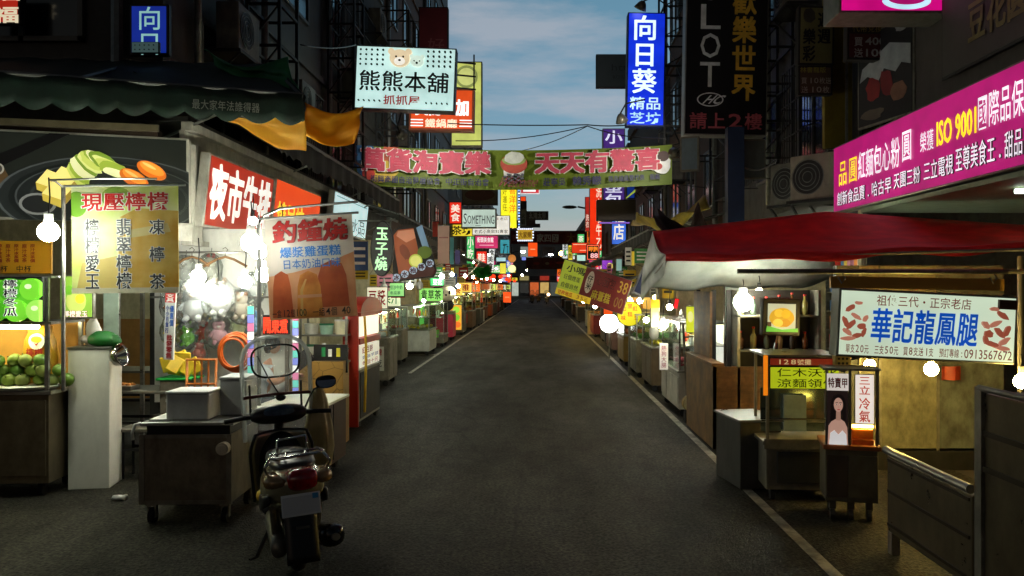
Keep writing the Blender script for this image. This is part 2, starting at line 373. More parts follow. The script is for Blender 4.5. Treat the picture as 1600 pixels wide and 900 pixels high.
# ================================================================== SETTING
def struct(name, mb, m, **k): return tag(mb.build(name, m, **k), kind='structure')
GROUNDM = mt('ground_concrete', (62, 60, 56), .85, 0, .3, 1.2, stain=.5)
def asphalt():
    m, t, b = pr('asphalt'); te = t.nodes.new('ShaderNodeTexCoord')
    n1 = t.nodes.new('ShaderNodeTexNoise'); n1.inputs['Scale'].default_value = 38; n1.inputs['Detail'].default_value = 3
    n2 = t.nodes.new('ShaderNodeTexNoise'); n2.inputs['Scale'].default_value = .55; n2.inputs['Detail'].default_value = 8; n2.inputs['Roughness'].default_value = .68
    mp = t.nodes.new('ShaderNodeMapping'); mp.inputs['Scale'].default_value = (1.6, .45, 1)
    vo = t.nodes.new('ShaderNodeTexVoronoi'); vo.inputs['Scale'].default_value = 70
    t.links.new(te.outputs['Object'], mp.inputs[0]); t.links.new(mp.outputs[0], n2.inputs[0])
    t.links.new(te.outputs['Object'], n1.inputs[0]); t.links.new(te.outputs['Object'], vo.inputs[0])
    x = t.nodes.new('ShaderNodeMix'); x.data_type = 'RGBA'; x.inputs[6].default_value = (.021, .0195, .0145, 1); x.inputs[7].default_value = (.054, .05, .036, 1)
    r = t.nodes.new('ShaderNodeMapRange'); r.inputs[1].default_value = .32; r.inputs[2].default_value = .7
    t.links.new(n2.outputs[0], r.inputs[0]); t.links.new(r.outputs[0], x.inputs[0])
    y = t.nodes.new('ShaderNodeMix'); y.data_type = 'RGBA'; y.blend_type = 'MULTIPLY'; y.inputs[0].default_value = .95
    r2 = t.nodes.new('ShaderNodeMapRange'); r2.inputs[1].default_value = .35; r2.inputs[2].default_value = .65; r2.inputs[3].default_value = .3; r2.inputs[4].default_value = 1.55
    t.links.new(n1.outputs[0], r2.inputs[0]); t.links.new(x.outputs[2], y.inputs[6]); t.links.new(r2.outputs[0], y.inputs[7])
    n3 = t.nodes.new('ShaderNodeTexNoise'); n3.inputs['Scale'].default_value = 2.3; n3.inputs['Detail'].default_value = 9; n3.inputs['Roughness'].default_value = .75
    r4 = t.nodes.new('ShaderNodeMapRange'); r4.inputs[1].default_value = .5; r4.inputs[2].default_value = .68; r4.inputs[3].default_value = 1.; r4.inputs[4].default_value = .5
    ck = t.nodes.new('ShaderNodeTexVoronoi'); ck.feature = 'DISTANCE_TO_EDGE'; ck.inputs['Scale'].default_value = .42
    wn = t.nodes.new('ShaderNodeMix'); wn.data_type = 'RGBA'; wn.inputs[0].default_value = .12
    t.links.new(te.outputs['Object'], n3.inputs[0]); t.links.new(n3.outputs[0], r4.inputs[0])
    t.links.new(te.outputs['Object'], wn.inputs[6]); t.links.new(n3.outputs['Color'], wn.inputs[7]); t.links.new(wn.outputs[2], ck.inputs[0])
    r5 = t.nodes.new('ShaderNodeMapRange'); r5.inputs[1].default_value = .002; r5.inputs[2].default_value = .008; r5.inputs[3].default_value = .72; t.links.new(ck.outputs[0], r5.inputs[0])
    mm = t.nodes.new('ShaderNodeMath'); mm.operation = 'MULTIPLY'; t.links.new(r4.outputs[0], mm.inputs[0]); t.links.new(r5.outputs[0], mm.inputs[1])
    z = t.nodes.new('ShaderNodeMix'); z.data_type = 'RGBA'; z.blend_type = 'MULTIPLY'; z.inputs[0].default_value = 1; t.links.new(y.outputs[2], z.inputs[6]); t.links.new(mm.outputs[0], z.inputs[7])
    t.links.new(z.outputs[2], b.inputs['Base Color'])
    r3 = t.nodes.new('ShaderNodeMapRange'); r3.inputs[1].default_value = .35; r3.inputs[2].default_value = .65; r3.inputs[3].default_value = .8; r3.inputs[4].default_value = .62
    t.links.new(n2.outputs[0], r3.inputs[0]); t.links.new(r3.outputs[0], b.inputs['Roughness']); b.inputs['Specular IOR Level'].default_value = .1
    bu = t.nodes.new('ShaderNodeBump'); bu.inputs['Strength'].default_value = .55; bu.inputs['Distance'].default_value = .012
    t.links.new(vo.outputs[0], bu.inputs['Height']); t.links.new(bu.outputs[0], b.inputs['Normal'])
    return m
b = MB(); b.add([(-900, -900, 0), (900, -900, 0), (900, 900, 0), (-900, 900, 0)], [(0, 1, 2, 3)]); struct('ground', b, GROUNDM)
b = MB(); b.add([(-4.55, -8, .004), (4.3, -8, .004), (4.3, 220, .004), (-4.55, 220, .004)], [(0, 1, 2, 3)])
b.add([(-30, -8, .004), (-4.55, -8, .004), (-4.55, 9.6, .004), (-30, 9.6, .004)], [(0, 1, 2, 3)]); struct('road', b, asphalt())
LINE = mt('road_paint', (156, 152, 134), .7, 0, .35, 9, stain=.9)
b = MB()
for x0, x1, y0, y1 in ((1.91, 2.0, 2, 120), (-2.84, -2.76, 17.5, 120), (-4.3, -2.84, 22.2, 22.3), (-3.6, -2.84, 31, 31.1)):
    n = max(1, int((y1 - y0) / 6))
    b.add([(x0, y0, .008), (x1, y0, .008), (x1, y1, .008), (x0, y1, .008)], [(0, 1, 2, 3)])
struct('road_marking', b, LINE)
# paper / litter near the left stalls
# ------------------------------------------------------------------ buildings
WIN = mt('window_frame', (88, 88, 84), .5, .4, .2, 8)
def building(label, s, X, Y0, Y1, z0, z1, m, cols, shop=True, shopm=None, name='building', cages=(), fl=3.1, skip=(), trim=None, depth=9.):
    Ln = Y1 - Y0; t = thing(name, label, 'building', (X, Y0, 0)); q = Matrix(((s, 0, 0, 0), (0, 1, 0, 0), (0, 0, 1, 0), (0, 0, 0, 1)))
    def bx(b, u0, u1, w0, w1, za, zb):
        xa, xb = sorted((s * w0, s * w1)); b.box(xa, xb, u0, u1, za, zb)
    b = MB(); bx(b, .02, Ln - .02, 0, depth, z0, z1)
    nf = max(1, int((z1 - z0) / fl))
    for k in range(1, nf + 1):                                   # string courses
        z = z0 + k * fl - .2
        if z < z1: bx(b, .02, Ln - .02, -.06, .0, z, z + .12)
    bx(b, 0, Ln, -.12, .3, z1 - .002, z1 + .5); b.build('wall', m, t)
    if shop:
        b = MB(); bx(b, .02, Ln - .02, 2.6, 2.75, 0, z0 - .003); bx(b, .02, .16, .25, 2.6, 0, z0 - .003); bx(b, Ln - .16, Ln - .02, .25, 2.6, 0, z0 - .003)
        b.build('shop_wall', shopm or CREAM, t)
    n = 0
    for f in range(nf):
        for c in range(cols):
            if (f, c) in skip: continue
            w = Ln / cols; ww = min(1.5, w * .62); u = (c + .5) * w; za = z0 + f * fl + .75; zb = za + 1.45
            if zb > z1 - .15: continue
            b = MB()
            for a in ((u - ww / 2, u - ww / 2 + .06, za, zb), (u + ww / 2 - .06, u + ww / 2, za, zb), (u - ww / 2, u + ww / 2, zb, zb + .06), (u - ww / 2, u + ww / 2, za - .06, za), (u - .025, u + .025, za, zb)):
                bx(b, a[0], a[1], -.05, .0, a[2], a[3])
            wi = b.build('window', WIN, t)
            b = MB(); bx(b, u - ww / 2 + .06, u + ww / 2 - .06, -.02, -.004, za, zb); b.build('pane', DGLASS, wi)
            if (f, c) in cages:
                b = MB()
                for k in range(int(ww / .13) + 1):
                    x = u - ww / 2 + k * .13; bx(b, x, x + .016, -.34, -.324, za - .1, zb + .1)
                for z in (za - .1, za + .4, za + .95, zb + .1):
                    bx(b, u - ww / 2, u + ww / 2 + .03, -.342, -.32, z, z + .02)
                    for x in (u - ww / 2, u + ww / 2): bx(b, x, x + .02, -.33, .0, z, z + .02)
                b.build('window_cage', IRON, wi)
    return t
D1 = mt('dark_tile', (62, 58, 54), .6, 0, .3, 3., stain=.5); D2 = mt('grey_render', (70, 70, 68), .75, 0, .25, 2., stain=.7)
D3 = mt('brown_brick', (84, 58, 44), .75, 0, .35, 7., stain=.5); D4 = mt('pale_tile', (110, 108, 100), .6, 0, .2, 3., stain=.7)
CR = {(f, c) for f in range(6) for c in range(4)}
# left row
corner = building('dark corner shophouse above the green awning on the left', -1, -4.6, 9.8, 17, 3.3, 15.5, D1, 2, shop=False, cages={(0, 1), (1, 0), (2, 1)}, depth=11)
b = MB(); b.box(-11, -2.6, .02, 7.1, 3.2, 3.298); b.build('shop_ceiling', WHITEP, corner)
b = MB(); b.box(-11, -.1, 3.9, 4.05, 0, 3.198); b.box(-.14, 0, 3.9, 7.1, 0, 3.198); b.build('shop_wall', CREAM, corner)
b = MB(); b.box(-4.6, -1.62, 3.86, 3.898, 0, 1.35); b.build('wood_dado', TAN, corner)
b = MB(); b.box(-.16, .02, 0.02, .2, 0, 3.198); b.build('corner_post', mt('post_paint', (60, 60, 58), .6), corner)
# windows of the corner shophouse that face the camera
for x in (-9.2, -6.8, -4.0, -1.7):
    for z in (4.9, 8.2):
        b = MB()
        for a in ((-.75, -.69, 0, 2), (.69, .75, 0, 2), (-.75, .75, 1.94, 2), (-.75, .75, 0, .06), (-.03, .03, 0, 2)): b.box(x + a[0], x + a[1], -.05, .02, z + a[2], z + a[3])
        w = b.build('window', WIN, corner)
        b = MB(); b.box(x - .69, x + .69, -.02, .017, z + .06, z + 1.94); b.build('pane', DGLASS, w)
for x, r in ((-5.1, .06), (-2.9, .05), (-2.66, .035), (-.5, .07)):
    b = MB(); b.tube([(x, -.1, 4.4), (x, -.1, 14)], r, 8); b.build('drainpipe', GALV, corner)
building('dark grey shophouse behind the bear shop sign', -1, -4.6, 17, 24, 3.3, 17, D2, 3, shopm=CREAM, cages=CR)
building('brown tiled shophouse behind the orange lit sign', -1, -4.6, 24, 32, 3.3, 18.5, D3, 3, cages={(1, 1), (2, 2)})
building('tall dark shophouse that ends the high left row', -1, -4.6, 32, 41, 3.3, 17.5, D1, 3)
building('lower grey shophouse just past the tall left row', -1, -4.6, 41, 55, 3.3, 10.5, D2, 4)
building('brown brick house whose top shows right of the yellow sign', -1, -4.6, 55, 75, 3.3, 12.6, D3, 5)
building('pale shophouse far up the left side', -1, -4.6, 75, 105, 3.3, 9.5, D4, 6)
building('last house on the left before the street ends', -1, -4.6, 105, 140, 3.3, 9, D2, 6)
# right row
rb = building('dark shophouse over the magenta fascia at the right', 1, 4.62, 4, 12, 3.05, 15, D1, 3, shopm=D4, cages={(1, 0)}, skip={(0, 0), (0, 1)})
building('grey shophouse behind the black slot parlour sign', 1, 4.62, 12, 20, 3.3, 15, D2, 3, cages=CR)
building('brown shophouse behind the blue lit sign', 1, 4.62, 20, 28, 3.3, 15, D3, 3, cages={(1, 1), (1, 2), (2, 1)})
building('low dark house behind the brown box sign', 1, 4.62, 28, 40, 3.3, 9.2, D2, 4)
building('pale tiled house beyond the leaning menu board', 1, 4.62, 40, 55, 3.3, 8.6, D4, 4)
building('dark brick house far up the right side', 1, 4.62, 55, 80, 3.3, 8, D3, 5)
building('last house on the right before the street ends', 1, 4.62, 80, 140, 3.3, 8, D2, 8)
t = thing('building', 'wide grey block closing the far end of the street', 'building', (0, 150, 0))
b = MB(); b.box(-30, 30, 0, 14, 0, 12.4); b.box(-8, -1, -.5, 10, 12.4, 13.2)
b.build('wall', mt('pale_far', (120, 122, 120), .7, 0, .2, .3, stain=.4), t)
for i in range(8):
    x = -14 + i * 4; b = MB(); b.box(x - 1.2, x + 1.2, -.08, .0, 7.4, 9.4); b.build('window', DGLASS if i % 3 else lit(190, 200, 190, .4), t)
for i in range(9):
    x = -8.2 + i * 1.9; b = MB(); b.box(x - .8, x + .8, -.12, -.02, .2 + .5 * (i % 2), 2.7); b.build('shopfront', lit(*[(250, 206, 120), (90, 96, 90), (226, 236, 220), (60, 60, 56), (250, 120, 60)][i % 5], .55), t)
    b = MB(); b.box(x - .85, x + .85, -.3, -.13, 3.1, 3.9); b.build('shop_sign', [pt(60, 50, 48), lit(200, 60, 40, .5), pt(50, 60, 56), lit(206, 190, 120, .4)][i % 4], t)
b = MB(); b.box(-9.5, .5, -1.6, 3, 13.2, 13.6); b.box(-8.6, -.4, -1, 3, 13.6, 14.3); b.build('roof', mt('roof_tile', (66, 40, 34), .6), t)
# ------------------------------------------------------------------ awnings on the left corner
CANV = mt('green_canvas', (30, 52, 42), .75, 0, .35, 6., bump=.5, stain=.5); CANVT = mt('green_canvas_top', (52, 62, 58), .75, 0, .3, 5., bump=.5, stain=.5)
def scallop(n, amp): return lambda u: amp * abs(math.sin(u * math.pi * n))
aw = thing('awning', 'long dark green canvas awning with scalloped valance over the corner', 'awning', (-4.6, 9.75, 4.55))
A0, A1 = Vector((-8.2, 6.2, 3.86)), Vector((-2.37, 8.1, 3.84)); B0, B1 = Vector((-8.6, 9.75, 4.75)), Vector((-3.2, 9.75, 4.6)); o = Vector((-4.6, 9.75, 4.55))
b = MB(); b.grid(lambda u, v: (A0.lerp(A1, u)).lerp(B0.lerp(B1, u), v) + Vector((0, 0, -.1 * math.sin(v * math.pi) + .012 * math.sin(u * 60))) - o, 60, 8)
b.build('canopy', CANVT, aw, smooth=True, solid=.012)
b = MB(); b.grid(lambda u, v: A0.lerp(A1, u) + Vector((.02 * math.sin(u * 40), -.02 + .01 * math.sin(u * 75), -v * (.25 + .07 * abs(math.sin(u * math.pi * 22))))) - o, 220, 3)
b.build('valance', CANV, aw, smooth=True, solid=.008)
b = MB(); b.grid(lambda u, v: A1.lerp(B1, u) + Vector((.01, 0, -v * (.25 + .05 * abs(math.sin(u * math.pi * 6))))) - o, 40, 3); b.build('side_valance', CANV, aw, smooth=True, solid=.008)
b = MB()
for u in (0, .33, .66, 1): b.tube([A0.lerp(A1, u) - o + Vector((0, .02, -.02)), B0.lerp(B1, u) - o + Vector((0, 0, -.06))], .02, 6)
b.tube([A0 - o, A1 - o], .024, 6); b.build('frame', GALV, aw)
ang = math.atan2(A1.y - A0.y, A1.x - A0.x)
vb = Board('lettering_strip', None, None, A0.lerp(A1, .88) - o + Vector((.03, -.06, -.245)), .62, .13, .01, BLACK, BLACK, (0, 0, ang), cabinet=False)
vb.txt('最大家年法誰得器', 0, .1, 1, .9, mt('faded_white', (150, 155, 145), .7), .01); r = vb.done(); r.parent = aw; r.name = 'valance_lettering'
YT = sheet('yellow_tarp', (252, 196, 50), .6, sc=3, col2=(236, 168, 36)); GT = sheet('green_tarp', (70, 150, 90), .4, sc=3, col2=(44, 110, 66))
def tarp(name, label, pts, m, n=14, sag=.05, seed=0, cat='tarp', thick=.006, ropes=()):
    """four world corners (tl, tr, br, bl) -> a wrinkled hanging sheet"""
    a, b_, c, d = [Vector(p) for p in pts]; o = (a + b_ + c + d) / 4
    rnd = random.Random(seed); ph = [rnd.random() * 6 for _ in range(4)]
    nrm = (b_ - a).cross(d - a).normalized()
    def fn(u, v):
        p = a.lerp(b_, u).lerp(d.lerp(c, u), v)
        w = sag * (math.sin(u * 7 + ph[0] + v * 3) * .5 + math.sin(v * 9 + ph[1] - u * 4) * .4 + math.sin((u + v) * 15 + ph[2]) * .18) + sag * 1.2 * math.sin(math.pi * u) * math.sin(math.pi * v)
        p = p + nrm * w; p.z -= sag * 1.6 * math.sin(math.pi * u) * (1 - .3 * v)
        return p - o
    t = thing(name, label, cat, o); x = MB(); x.grid(fn, n * 2, n); x.build('sheet', m, t, smooth=True, solid=thick)
    for e, (q0, q1) in enumerate(ropes):
        x = MB(); x.tube([Vector(q0) - o, (Vector(q0) + Vector(q1)) / 2 - o - Vector((0, 0, .04)), Vector(q1) - o], .008, 5); x.build('rope', BLACK, t)
    return t
tarp('tarp', 'bright yellow tarp flap hanging from the awning corner', (P(478, 160, 8.15), P(568, 166, 8.5), P(553, 224, 8.6), P(476, 212, 8.2)), YT, sag=.06, seed=3)
tarp('tarp', 'yellow tarp lining slung below the green valance', (P(328, 170, 8.5), P(480, 186, 8.6), P(478, 238, 8.8), P(360, 190, 8.7)), YT, sag=.04, seed=5)
tarp('tarp', 'green tarp bundled above the awning corner', (P(316, 78, 9.4), P(446, 92, 9.2), P(474, 156, 8.6), P(352, 112, 9.5)), GT, sag=.08, seed=8)
# dark street side awning behind the corner
SA = mt('black_canvas', (34, 34, 32), .8, 0, .35, 5.)
def street_awning(label, s, Xw, Xe, Y0, Y1, zw, ze, m, dro=.28, fr=0):
    t = thing('awning', label, 'awning', (Xw, (Y0 + Y1) / 2, zw)); o = Vector((Xw, (Y0 + Y1) / 2, zw))
    b = MB(); b.grid(lambda u, v: Vector((Xe + (Xw - Xe) * v, Y0 + (Y1 - Y0) * u, ze + (zw - ze) * v - .06 * math.sin(v * 3.1) + .015 * math.sin(u * 50))) - o, 30, 5); b.build('canopy', m, t, smooth=True, solid=.012)
    n = max(8, int((Y1 - Y0) / .11))
    b = MB(); b.grid(lambda u, v: Vector((Xe - s * .01 * math.sin(u * 90), Y0 + (Y1 - Y0) * u, ze + .02 - v * (dro + (.05 if int(u * n) % 2 else 0) + .03 * math.sin(u * 9)))) - o, n, 2); b.build('valance', m, t, solid=.006)
    b = MB()
    for u in (0.02, .5, .98):
        y = Y0 + (Y1 - Y0) * u; b.bar(Vector((Xe, y, ze - .03)) - o, Vector((Xw, y, zw - .06)) - o, .03); b.bar(Vector((Xe + (Xw - Xe) * .4, y, ze + (zw - ze) * .4 - .05)) - o, Vector((Xw, y, ze - .25)) - o, .025)
    b.bar(Vector((Xe, Y0, ze - .02)) - o, Vector((Xe, Y1, ze - .02)) - o, .035); b.build('frame', GALV, t)
street_awning('black canvas awning with fringed edge over the steak sign', -1, -4.6, -2.95, 9.1, 17, 4.35, 3.75, SA)
street_awning('dark awning above the oval egg roll sign', -1, -4.6, -3.0, 17.3, 24, 4.1, 3.5, SA, .2)
# ------------------------------------------------------------------ cables across the street
def cable(label, pts, r=.012, sag=.25, name='cable'):
    q = []
    for a, c in zip(pts, pts[1:]):
        a, c = Vector(a), Vector(c)
        for i in range(10): u = i / 10; v = a.lerp(c, u); v.z -= sag * 4 * u * (1 - u); q.append(v)
    q.append(Vector(pts[-1])); o = q[0].copy(); b = MB(); b.tube([p - o for p in q], r, 5)
    x = b.build(name, BLACK, None, smooth=True, loc=o); tag(x, label, 'cable')
cable('black cable running level across the street under the bear sign', (P(700, 193, 21), P(918, 195, 21), P(985, 195, 20)), .016, .03)
cable('black cable rising from the left to the cable knot', (P(712, 220, 22), P(918, 197, 21.2)), .014, .12)
cable('thin cable sloping down from the knot behind the banner', (P(918, 197, 21.2), P(812, 236, 26)), .012, .08)
cable('cable dropping from the knot toward the purple sign', (P(918, 197, 21.2), P(1040, 216, 19)), .014, .1)
cable('thin cable looped across the upper right facade', (P(1040, 60, 22), P(1130, 225, 15), P(1215, 250, 12.4)), .014, .3)
cable('thin cable drooping by the left window cages', (P(470, 70, 13), P(556, 70, 16.4)), .012, .06)
BM = lit(255, 252, 240, 80, .01); BF = lit(255, 252, 240, 55, .01)
# ================================================================== LEFT SIDE
WH = pt(235, 235, 228, .5); RED = sheet('red_print', (206, 34, 26), .5); INK = pt(14, 14, 16, .5); OFFW = pt(226, 226, 216, .5)
LW = lit(255, 255, 250, 1.1); LINKR = pt(150, 22, 18)
def hang_rope(name, label, a, b_):  # a thin pole / rail on its own
    m = MB(); m.tube([Vector((0, 0, 0)), Vector(b_) - Vector(a)], .012, 6); return tag(m.build(name, GALV, None, loc=a), label, 'pole')
# ---- shop fascias
FR = mt('fascia_cream', (186, 184, 172), .5, 0, .12, 2., stain=.5)
c = P(148, 352, 8.55); yawf = math.atan2(.62, 1.75)
fs = Board('shop_sign', 'backlit food photo sign with vegetables and meat on an iron plate', 'sign', P(147, 346, 8.55), 1.9, .92, .2, lit(34, 38, 32, .5), FR, (R(3), 0, R(17)), rim=.025)
pl = lit(84, 90, 88, .8)
fs.pic([(0, 1), (.12, .6), (.05, .3), (0, .3)], lit(86, 66, 40, .6)).pic([(0, .34), (.3, .02), (.4, .02), (.03, .46)], lit(14, 14, 14, .5)).dot(.05, .44, .032, lit(150, 146, 130, .8)).dot(.05, .44, .024, lit(70, 66, 58, .7))
for r_, c_ in ((.56, 70), (.545, 30), (.5, 20), (.47, 60), (.46, 26), (.4, 40), (.385, 22)): fs.dot(.6, .74, r_, lit(c_, c_ + 4, c_ + 2, .8), r_ * .42, 40)
fs.dot(.24, .82, .09, lit(120, 122, 116, .8), .06).dot(.24, .82, .075, lit(30, 32, 31, .7), .048)
fs.dot(.62, .84, .2, lit(120, 74, 40, .9), .085, 30, .05, .12).dot(.63, .8, .18, lit(168, 112, 66, .9), .07, 30, 0, .12).dot(.68, .76, .1, lit(190, 136, 84, .9), .035, 20, 0, .2)
for u in (.48, .53, .58, .63, .68, .73, .78): fs.pic([(u - .006, .94), (u + .03, .72), (u + .036, .72), (u + .002, .94)], lit(84, 48, 26, .9))
for u, v in ((.3, .5), (.37, .46), (.33, .62)): fs.pic([(u - .065, v + .08), (u + .03, v + .15), (u + .085, v + .01), (u - .01, v - .07)], lit(238, 222, 126, .95)).pic([(u - .065, v + .08), (u - .06, v + .16), (u + .028, v + .24), (u + .03, v + .15)], lit(196, 172, 66, .9)).pic([(u + .03, v + .15), (u + .028, v + .24), (u + .083, v + .1), (u + .085, v + .01)], lit(160, 136, 50, .9))
for k in range(13):
    u = .43 + k * .017; fs.dot(u, .5 - .2 * math.sin(k * .24), .075, lit(*[(196, 206, 96), (150, 172, 56), (232, 232, 170), (118, 148, 44), (214, 220, 130)][k % 5], .92), .022 + .008 * (k % 3), 18, -1.0 + .06 * k, .18)
for u, v, a in ((.72, .5, -.55), (.81, .4, -.5)): fs.dot(u, v, .08, lit(206, 104, 24, .95), .042, 24, a).dot(u + .004, v - .02, .068, lit(236, 142, 46, .95), .028, 20, a).dot(u - .01, v - .05, .04, lit(250, 186, 100, .95), .008, 14, a)
fs.done()
# grey side cheek + corner fascia
t = thing('shop_fascia', 'pale grey corner panel between the food sign and the steak sign', 'panel', (-3.98, 9.05, 2.42))
b = MB(); b.grid(lambda u, v: Vector((.02 + .04 * v - .13 * (1 - u), .12 * u + .0, 1.1 * v)), 1, 1); b.box(-.02, .03, .12, .38, 0, 1.12); b.build('sheet', FR, t)
def fascia(name, label, x0, x1, zb, zt, X, face, cat='sign', tilt=6, **k):
    """sign in the plane of the left wall, spanning pixel columns x0..x1"""
    Ya, Yb = -X * F / (840 - x0), -X * F / (840 - x1)
    return Board(name, label, cat, (X, (Ya + Yb) / 2, zb), Yb - Ya, zt - zb, .12, face, FR, (R(tilt), 0, R(90)), **k)
s_ = fascia('shop_sign', 'red steak shop sign with big white characters', 309, 412, 2.6, 3.46, -3.92, lit(168, 44, 26, .85))
s_.txt('夜市牛排', .03, .08, .97, .9, lit(250, 248, 236, .95), .035).done()
s_ = fascia('shop_sign', 'orange red lit sign with yellow characters next to the steak sign', 417, 489, 2.68, 3.5, -3.92, lit(226, 70, 20, .95))
s_.txt('燒足坊', .05, .38, .62, .86, lit(255, 214, 60, 1.), .03).txt('坊坊佐', .62, .62, .98, .86, lit(255, 214, 60, 1.), .02).done()
s_ = fascia('shop_sign', 'pale cyan lit sign with a yellow figure at the end of the fascia', 512, 566, 2.95, 3.72, -3.92, lit(196, 226, 226, .9))
s_.txt('雪山', .1, .5, .35, .9, lit(240, 200, 40, 1.), .04).txt('冰品', .45, .5, .95, .9, INK, .0).rect(.05, .1, .95, .13, lit(120, 150, 150, .8)).done()
t = thing('shop_fascia', 'long cream metal fascia under the awning on the left', 'panel', (-4.0, 9.2, 2.5))
b = MB()
for y0, y1 in ((0, 8.2),): b.box(-.12, -.06, y0, y1, -.06, 1.2); b.box(-.1, .02, y0, y1, 1.2, 1.3); b.box(-.1, .02, y0, y1, -.12, -.06)
b.build('sheet', FR, t)
b = MB(); b.box(-.6, -.02, .0, 8.2, 1.31, 1.36); b.build('ledge', IRON, t)
t = thing('beam', 'dark timber beam with a dull metal gutter above the food sign', 'beam', (-5.3, 8.3, 3.36))
b = MB(); b.box(-2.6, 1.25, 0, .25, .05, .24); b.build('timber', mt('dark_wood', (52, 38, 26), .7, 0, .3, 4, stretch=(.3, 1, 1)), t)
b = MB(); b.box(-2.6, 1.27, -.06, -.005, .2, .27); b.build('gutter', mt('gutter_metal', (120, 110, 86), .5, .4, .3, 4), t)
t.rotation_euler = (0, 0, R(14))
for i, (x0, y0, Y, l, lb) in enumerate(((285, 381, 10.2, 1.1, 'white tube lamp over the hanging plush toys'), (215, 372, 11.5, 1.2, 'white tube lamp deeper inside the corner shop'), (420, 392, 10.6, 1.0, 'white tube lamp behind the bell cake banner'))):
    t = thing('tube_lamp', lb, 'lamp', P(x0 + 40, y0, Y), (0, 0, R(8)))
    b = MB(); b.box(-l / 2, l / 2, -.05, .05, .03, .08); b.build('housing', WHITEP, t)
    b = MB(); b.cyl((-l / 2 + .03, 0, .0), (l / 2 - .03, 0, .0), .022, 10); b.build('tube', TUBE, t)
# ---- upper left windows: sign reflections built as glowing boards, and a red sign
s_ = psign('sign', 'window reflection of the blue lit sign, built as a glowing board in the upper left', 205, 8, 266, 88, 9.55, lit(18, 50, 170, .55), BLACK, .08, yaw=0)
s_.txt('向日', .2, .04, .85, 1.02, lit(150, 205, 200, .8), .012, mode='v').done()
s_ = psign('sign', 'window reflection of the dotted bear sign corner, built as a small glowing board', 207, 66, 250, 84, 9.3, lit(70, 96, 96, .5), BLACK, .05, rim=.01)
for i in range(5):
    for j in range(2): s_.dot(.14 + i * .17, .32 + j * .38, .022, INK)
s_.done()
s_ = psign('sign', 'red lit sign with white strokes in the top left corner', -30, -20, 35, 40, 9.5, lit(190, 40, 22, .7), BLACK, .08)
s_.txt('福', .36, .52, 1., .98, lit(240, 225, 190, .8), .03).txt('喜', .5, -.05, 1.1, .4, lit(240, 225, 190, .8), .03).done()
# ---- lemon banner and its post
LEM = sheet('lemon_print', (240, 244, 214), .62, sc=1.9, col2=(214, 222, 120)); BROWNP = sheet('tea_print', (206, 160, 50), .6, sc=5, col2=(226, 196, 104))
def banner(name, label, x0, y0, x1, y1, Y, m, roll=0., yaw=0., rail=True):
    c = P((x0 + x1) / 2, y1, Y); w = (x1 - x0) / F * Y; h = (y1 - y0) / F * Y
    s_ = Board(name, label, 'banner', c, w, h, .004, m, m, (0, roll, yaw), cabinet=False)
    b = MB(); b.box(-w / 2, w / 2, -.002, .002, 0, h); b.build('vinyl_sheet', m, s_.root); s_.yf = -.0025
    if rail:
        b = MB(); b.cyl((-w / 2 - .06, .004, h - .01), (w / 2 + .06, .004, h - .01), .011, 8); b.build('rail', GALV, s_.root)
    return s_
s_ = banner('banner', 'hanging lemon drink banner with red and black characters', 113, 288, 280, 458, 6.75, LEM, R(-.6))
s_.dot(.05, .18, .1, sheet('lime_print', (120, 170, 50), .5), .12).dot(.42, .12, .14, sheet('lime_print2', (150, 180, 70), .5), .1, 24, 0, .05)
s_.pic([(.42, .95), (.46, .3), (.62, .22), (1., .25), (1., .97)], BROWNP).pic([(.5, .5), (.54, .42), (.9, .36), (.93, .44)], sheet('ice_print', (216, 200, 130), .5)).pic([(.05, .95), (.1, .72), (.42, .66), (.45, .95)], sheet('tea_print2', (214, 190, 110), .5)).rect(0, .95, 1, 1, sheet('hem_print', (214, 206, 180), .5))
s_.txt('現壓檸檬', .1, .07, .92, .25, RED, .022, ol=WH, olw=.03)
s_.txt('檸檬愛玉', .13, .31, .27, .97, INK, .016, 'v', ol=WH, olw=.035).txt('翡翠檸檬', .42, .31, .57, .97, INK, .016, 'v', ol=WH, olw=.035)
for ch, v in (('凍', .32), ('檸', .57), ('茶', .82)): s_.txt(ch, .73, v, .88, v + .15, INK, .016, ol=WH, olw=.035)
s_.done()
t = thing('banner_post', 'thin steel post holding the lemon banner above the fruit cart', 'post', P(99, 610, 7.1))
b = MB(); b.cyl((0, 0, 0), (0, 0, 1.82), .018, 8); b.build('pole', STEEL, t)
b = MB(); b.tube([(0, 0, 1.8), (.05, -.2, 1.83), (.1, -.36, 1.82), (.55, -.37, 1.83), (1.0, -.36, 1.83)], .009, 6); b.build('bracket', STEEL, t)
bulb(P(76, 362, 6.35), .08, BW, 'bare white bulb hanging left of the lemon banner', .3)
bulb(P(168, 402, 7.25), .07, BW, 'white bulb glowing behind the lemon banner', .3)
# ---- bell cake banner
CAKE = sheet('cake_print_back', (244, 200, 150), .55, sc=3, col2=(222, 160, 112)); CAKE2 = sheet('cake_print_brown', (222, 120, 66), .55, sc=4, col2=(190, 92, 50)); CAKE3 = sheet('cake_print_gold', (252, 190, 90), .55, sc=4, col2=(206, 124, 50))
s_ = banner('banner', 'hanging bell cake banner with red title and blue lines', 420, 335, 560, 497, 7.3, sheet('white_vinyl', (240, 234, 220), .5), R(-3.2), R(-4))
s_.pic([(0, 1), (0, .58), (.3, .55), (.6, .5), (1, .38), (1, 1)], CAKE)
for u, v, w, m in ((.16, .98, .24, CAKE2), (.74, .9, .36, CAKE2), (.47, .99, .3, CAKE3)):
    s_.pic([(u - w / 2, v), (u - w / 2 + .02, v - .3), (u - w * .32, v - .41), (u, v - .45), (u + w * .32, v - .41), (u + w / 2 - .02, v - .3), (u + w / 2, v)], m)
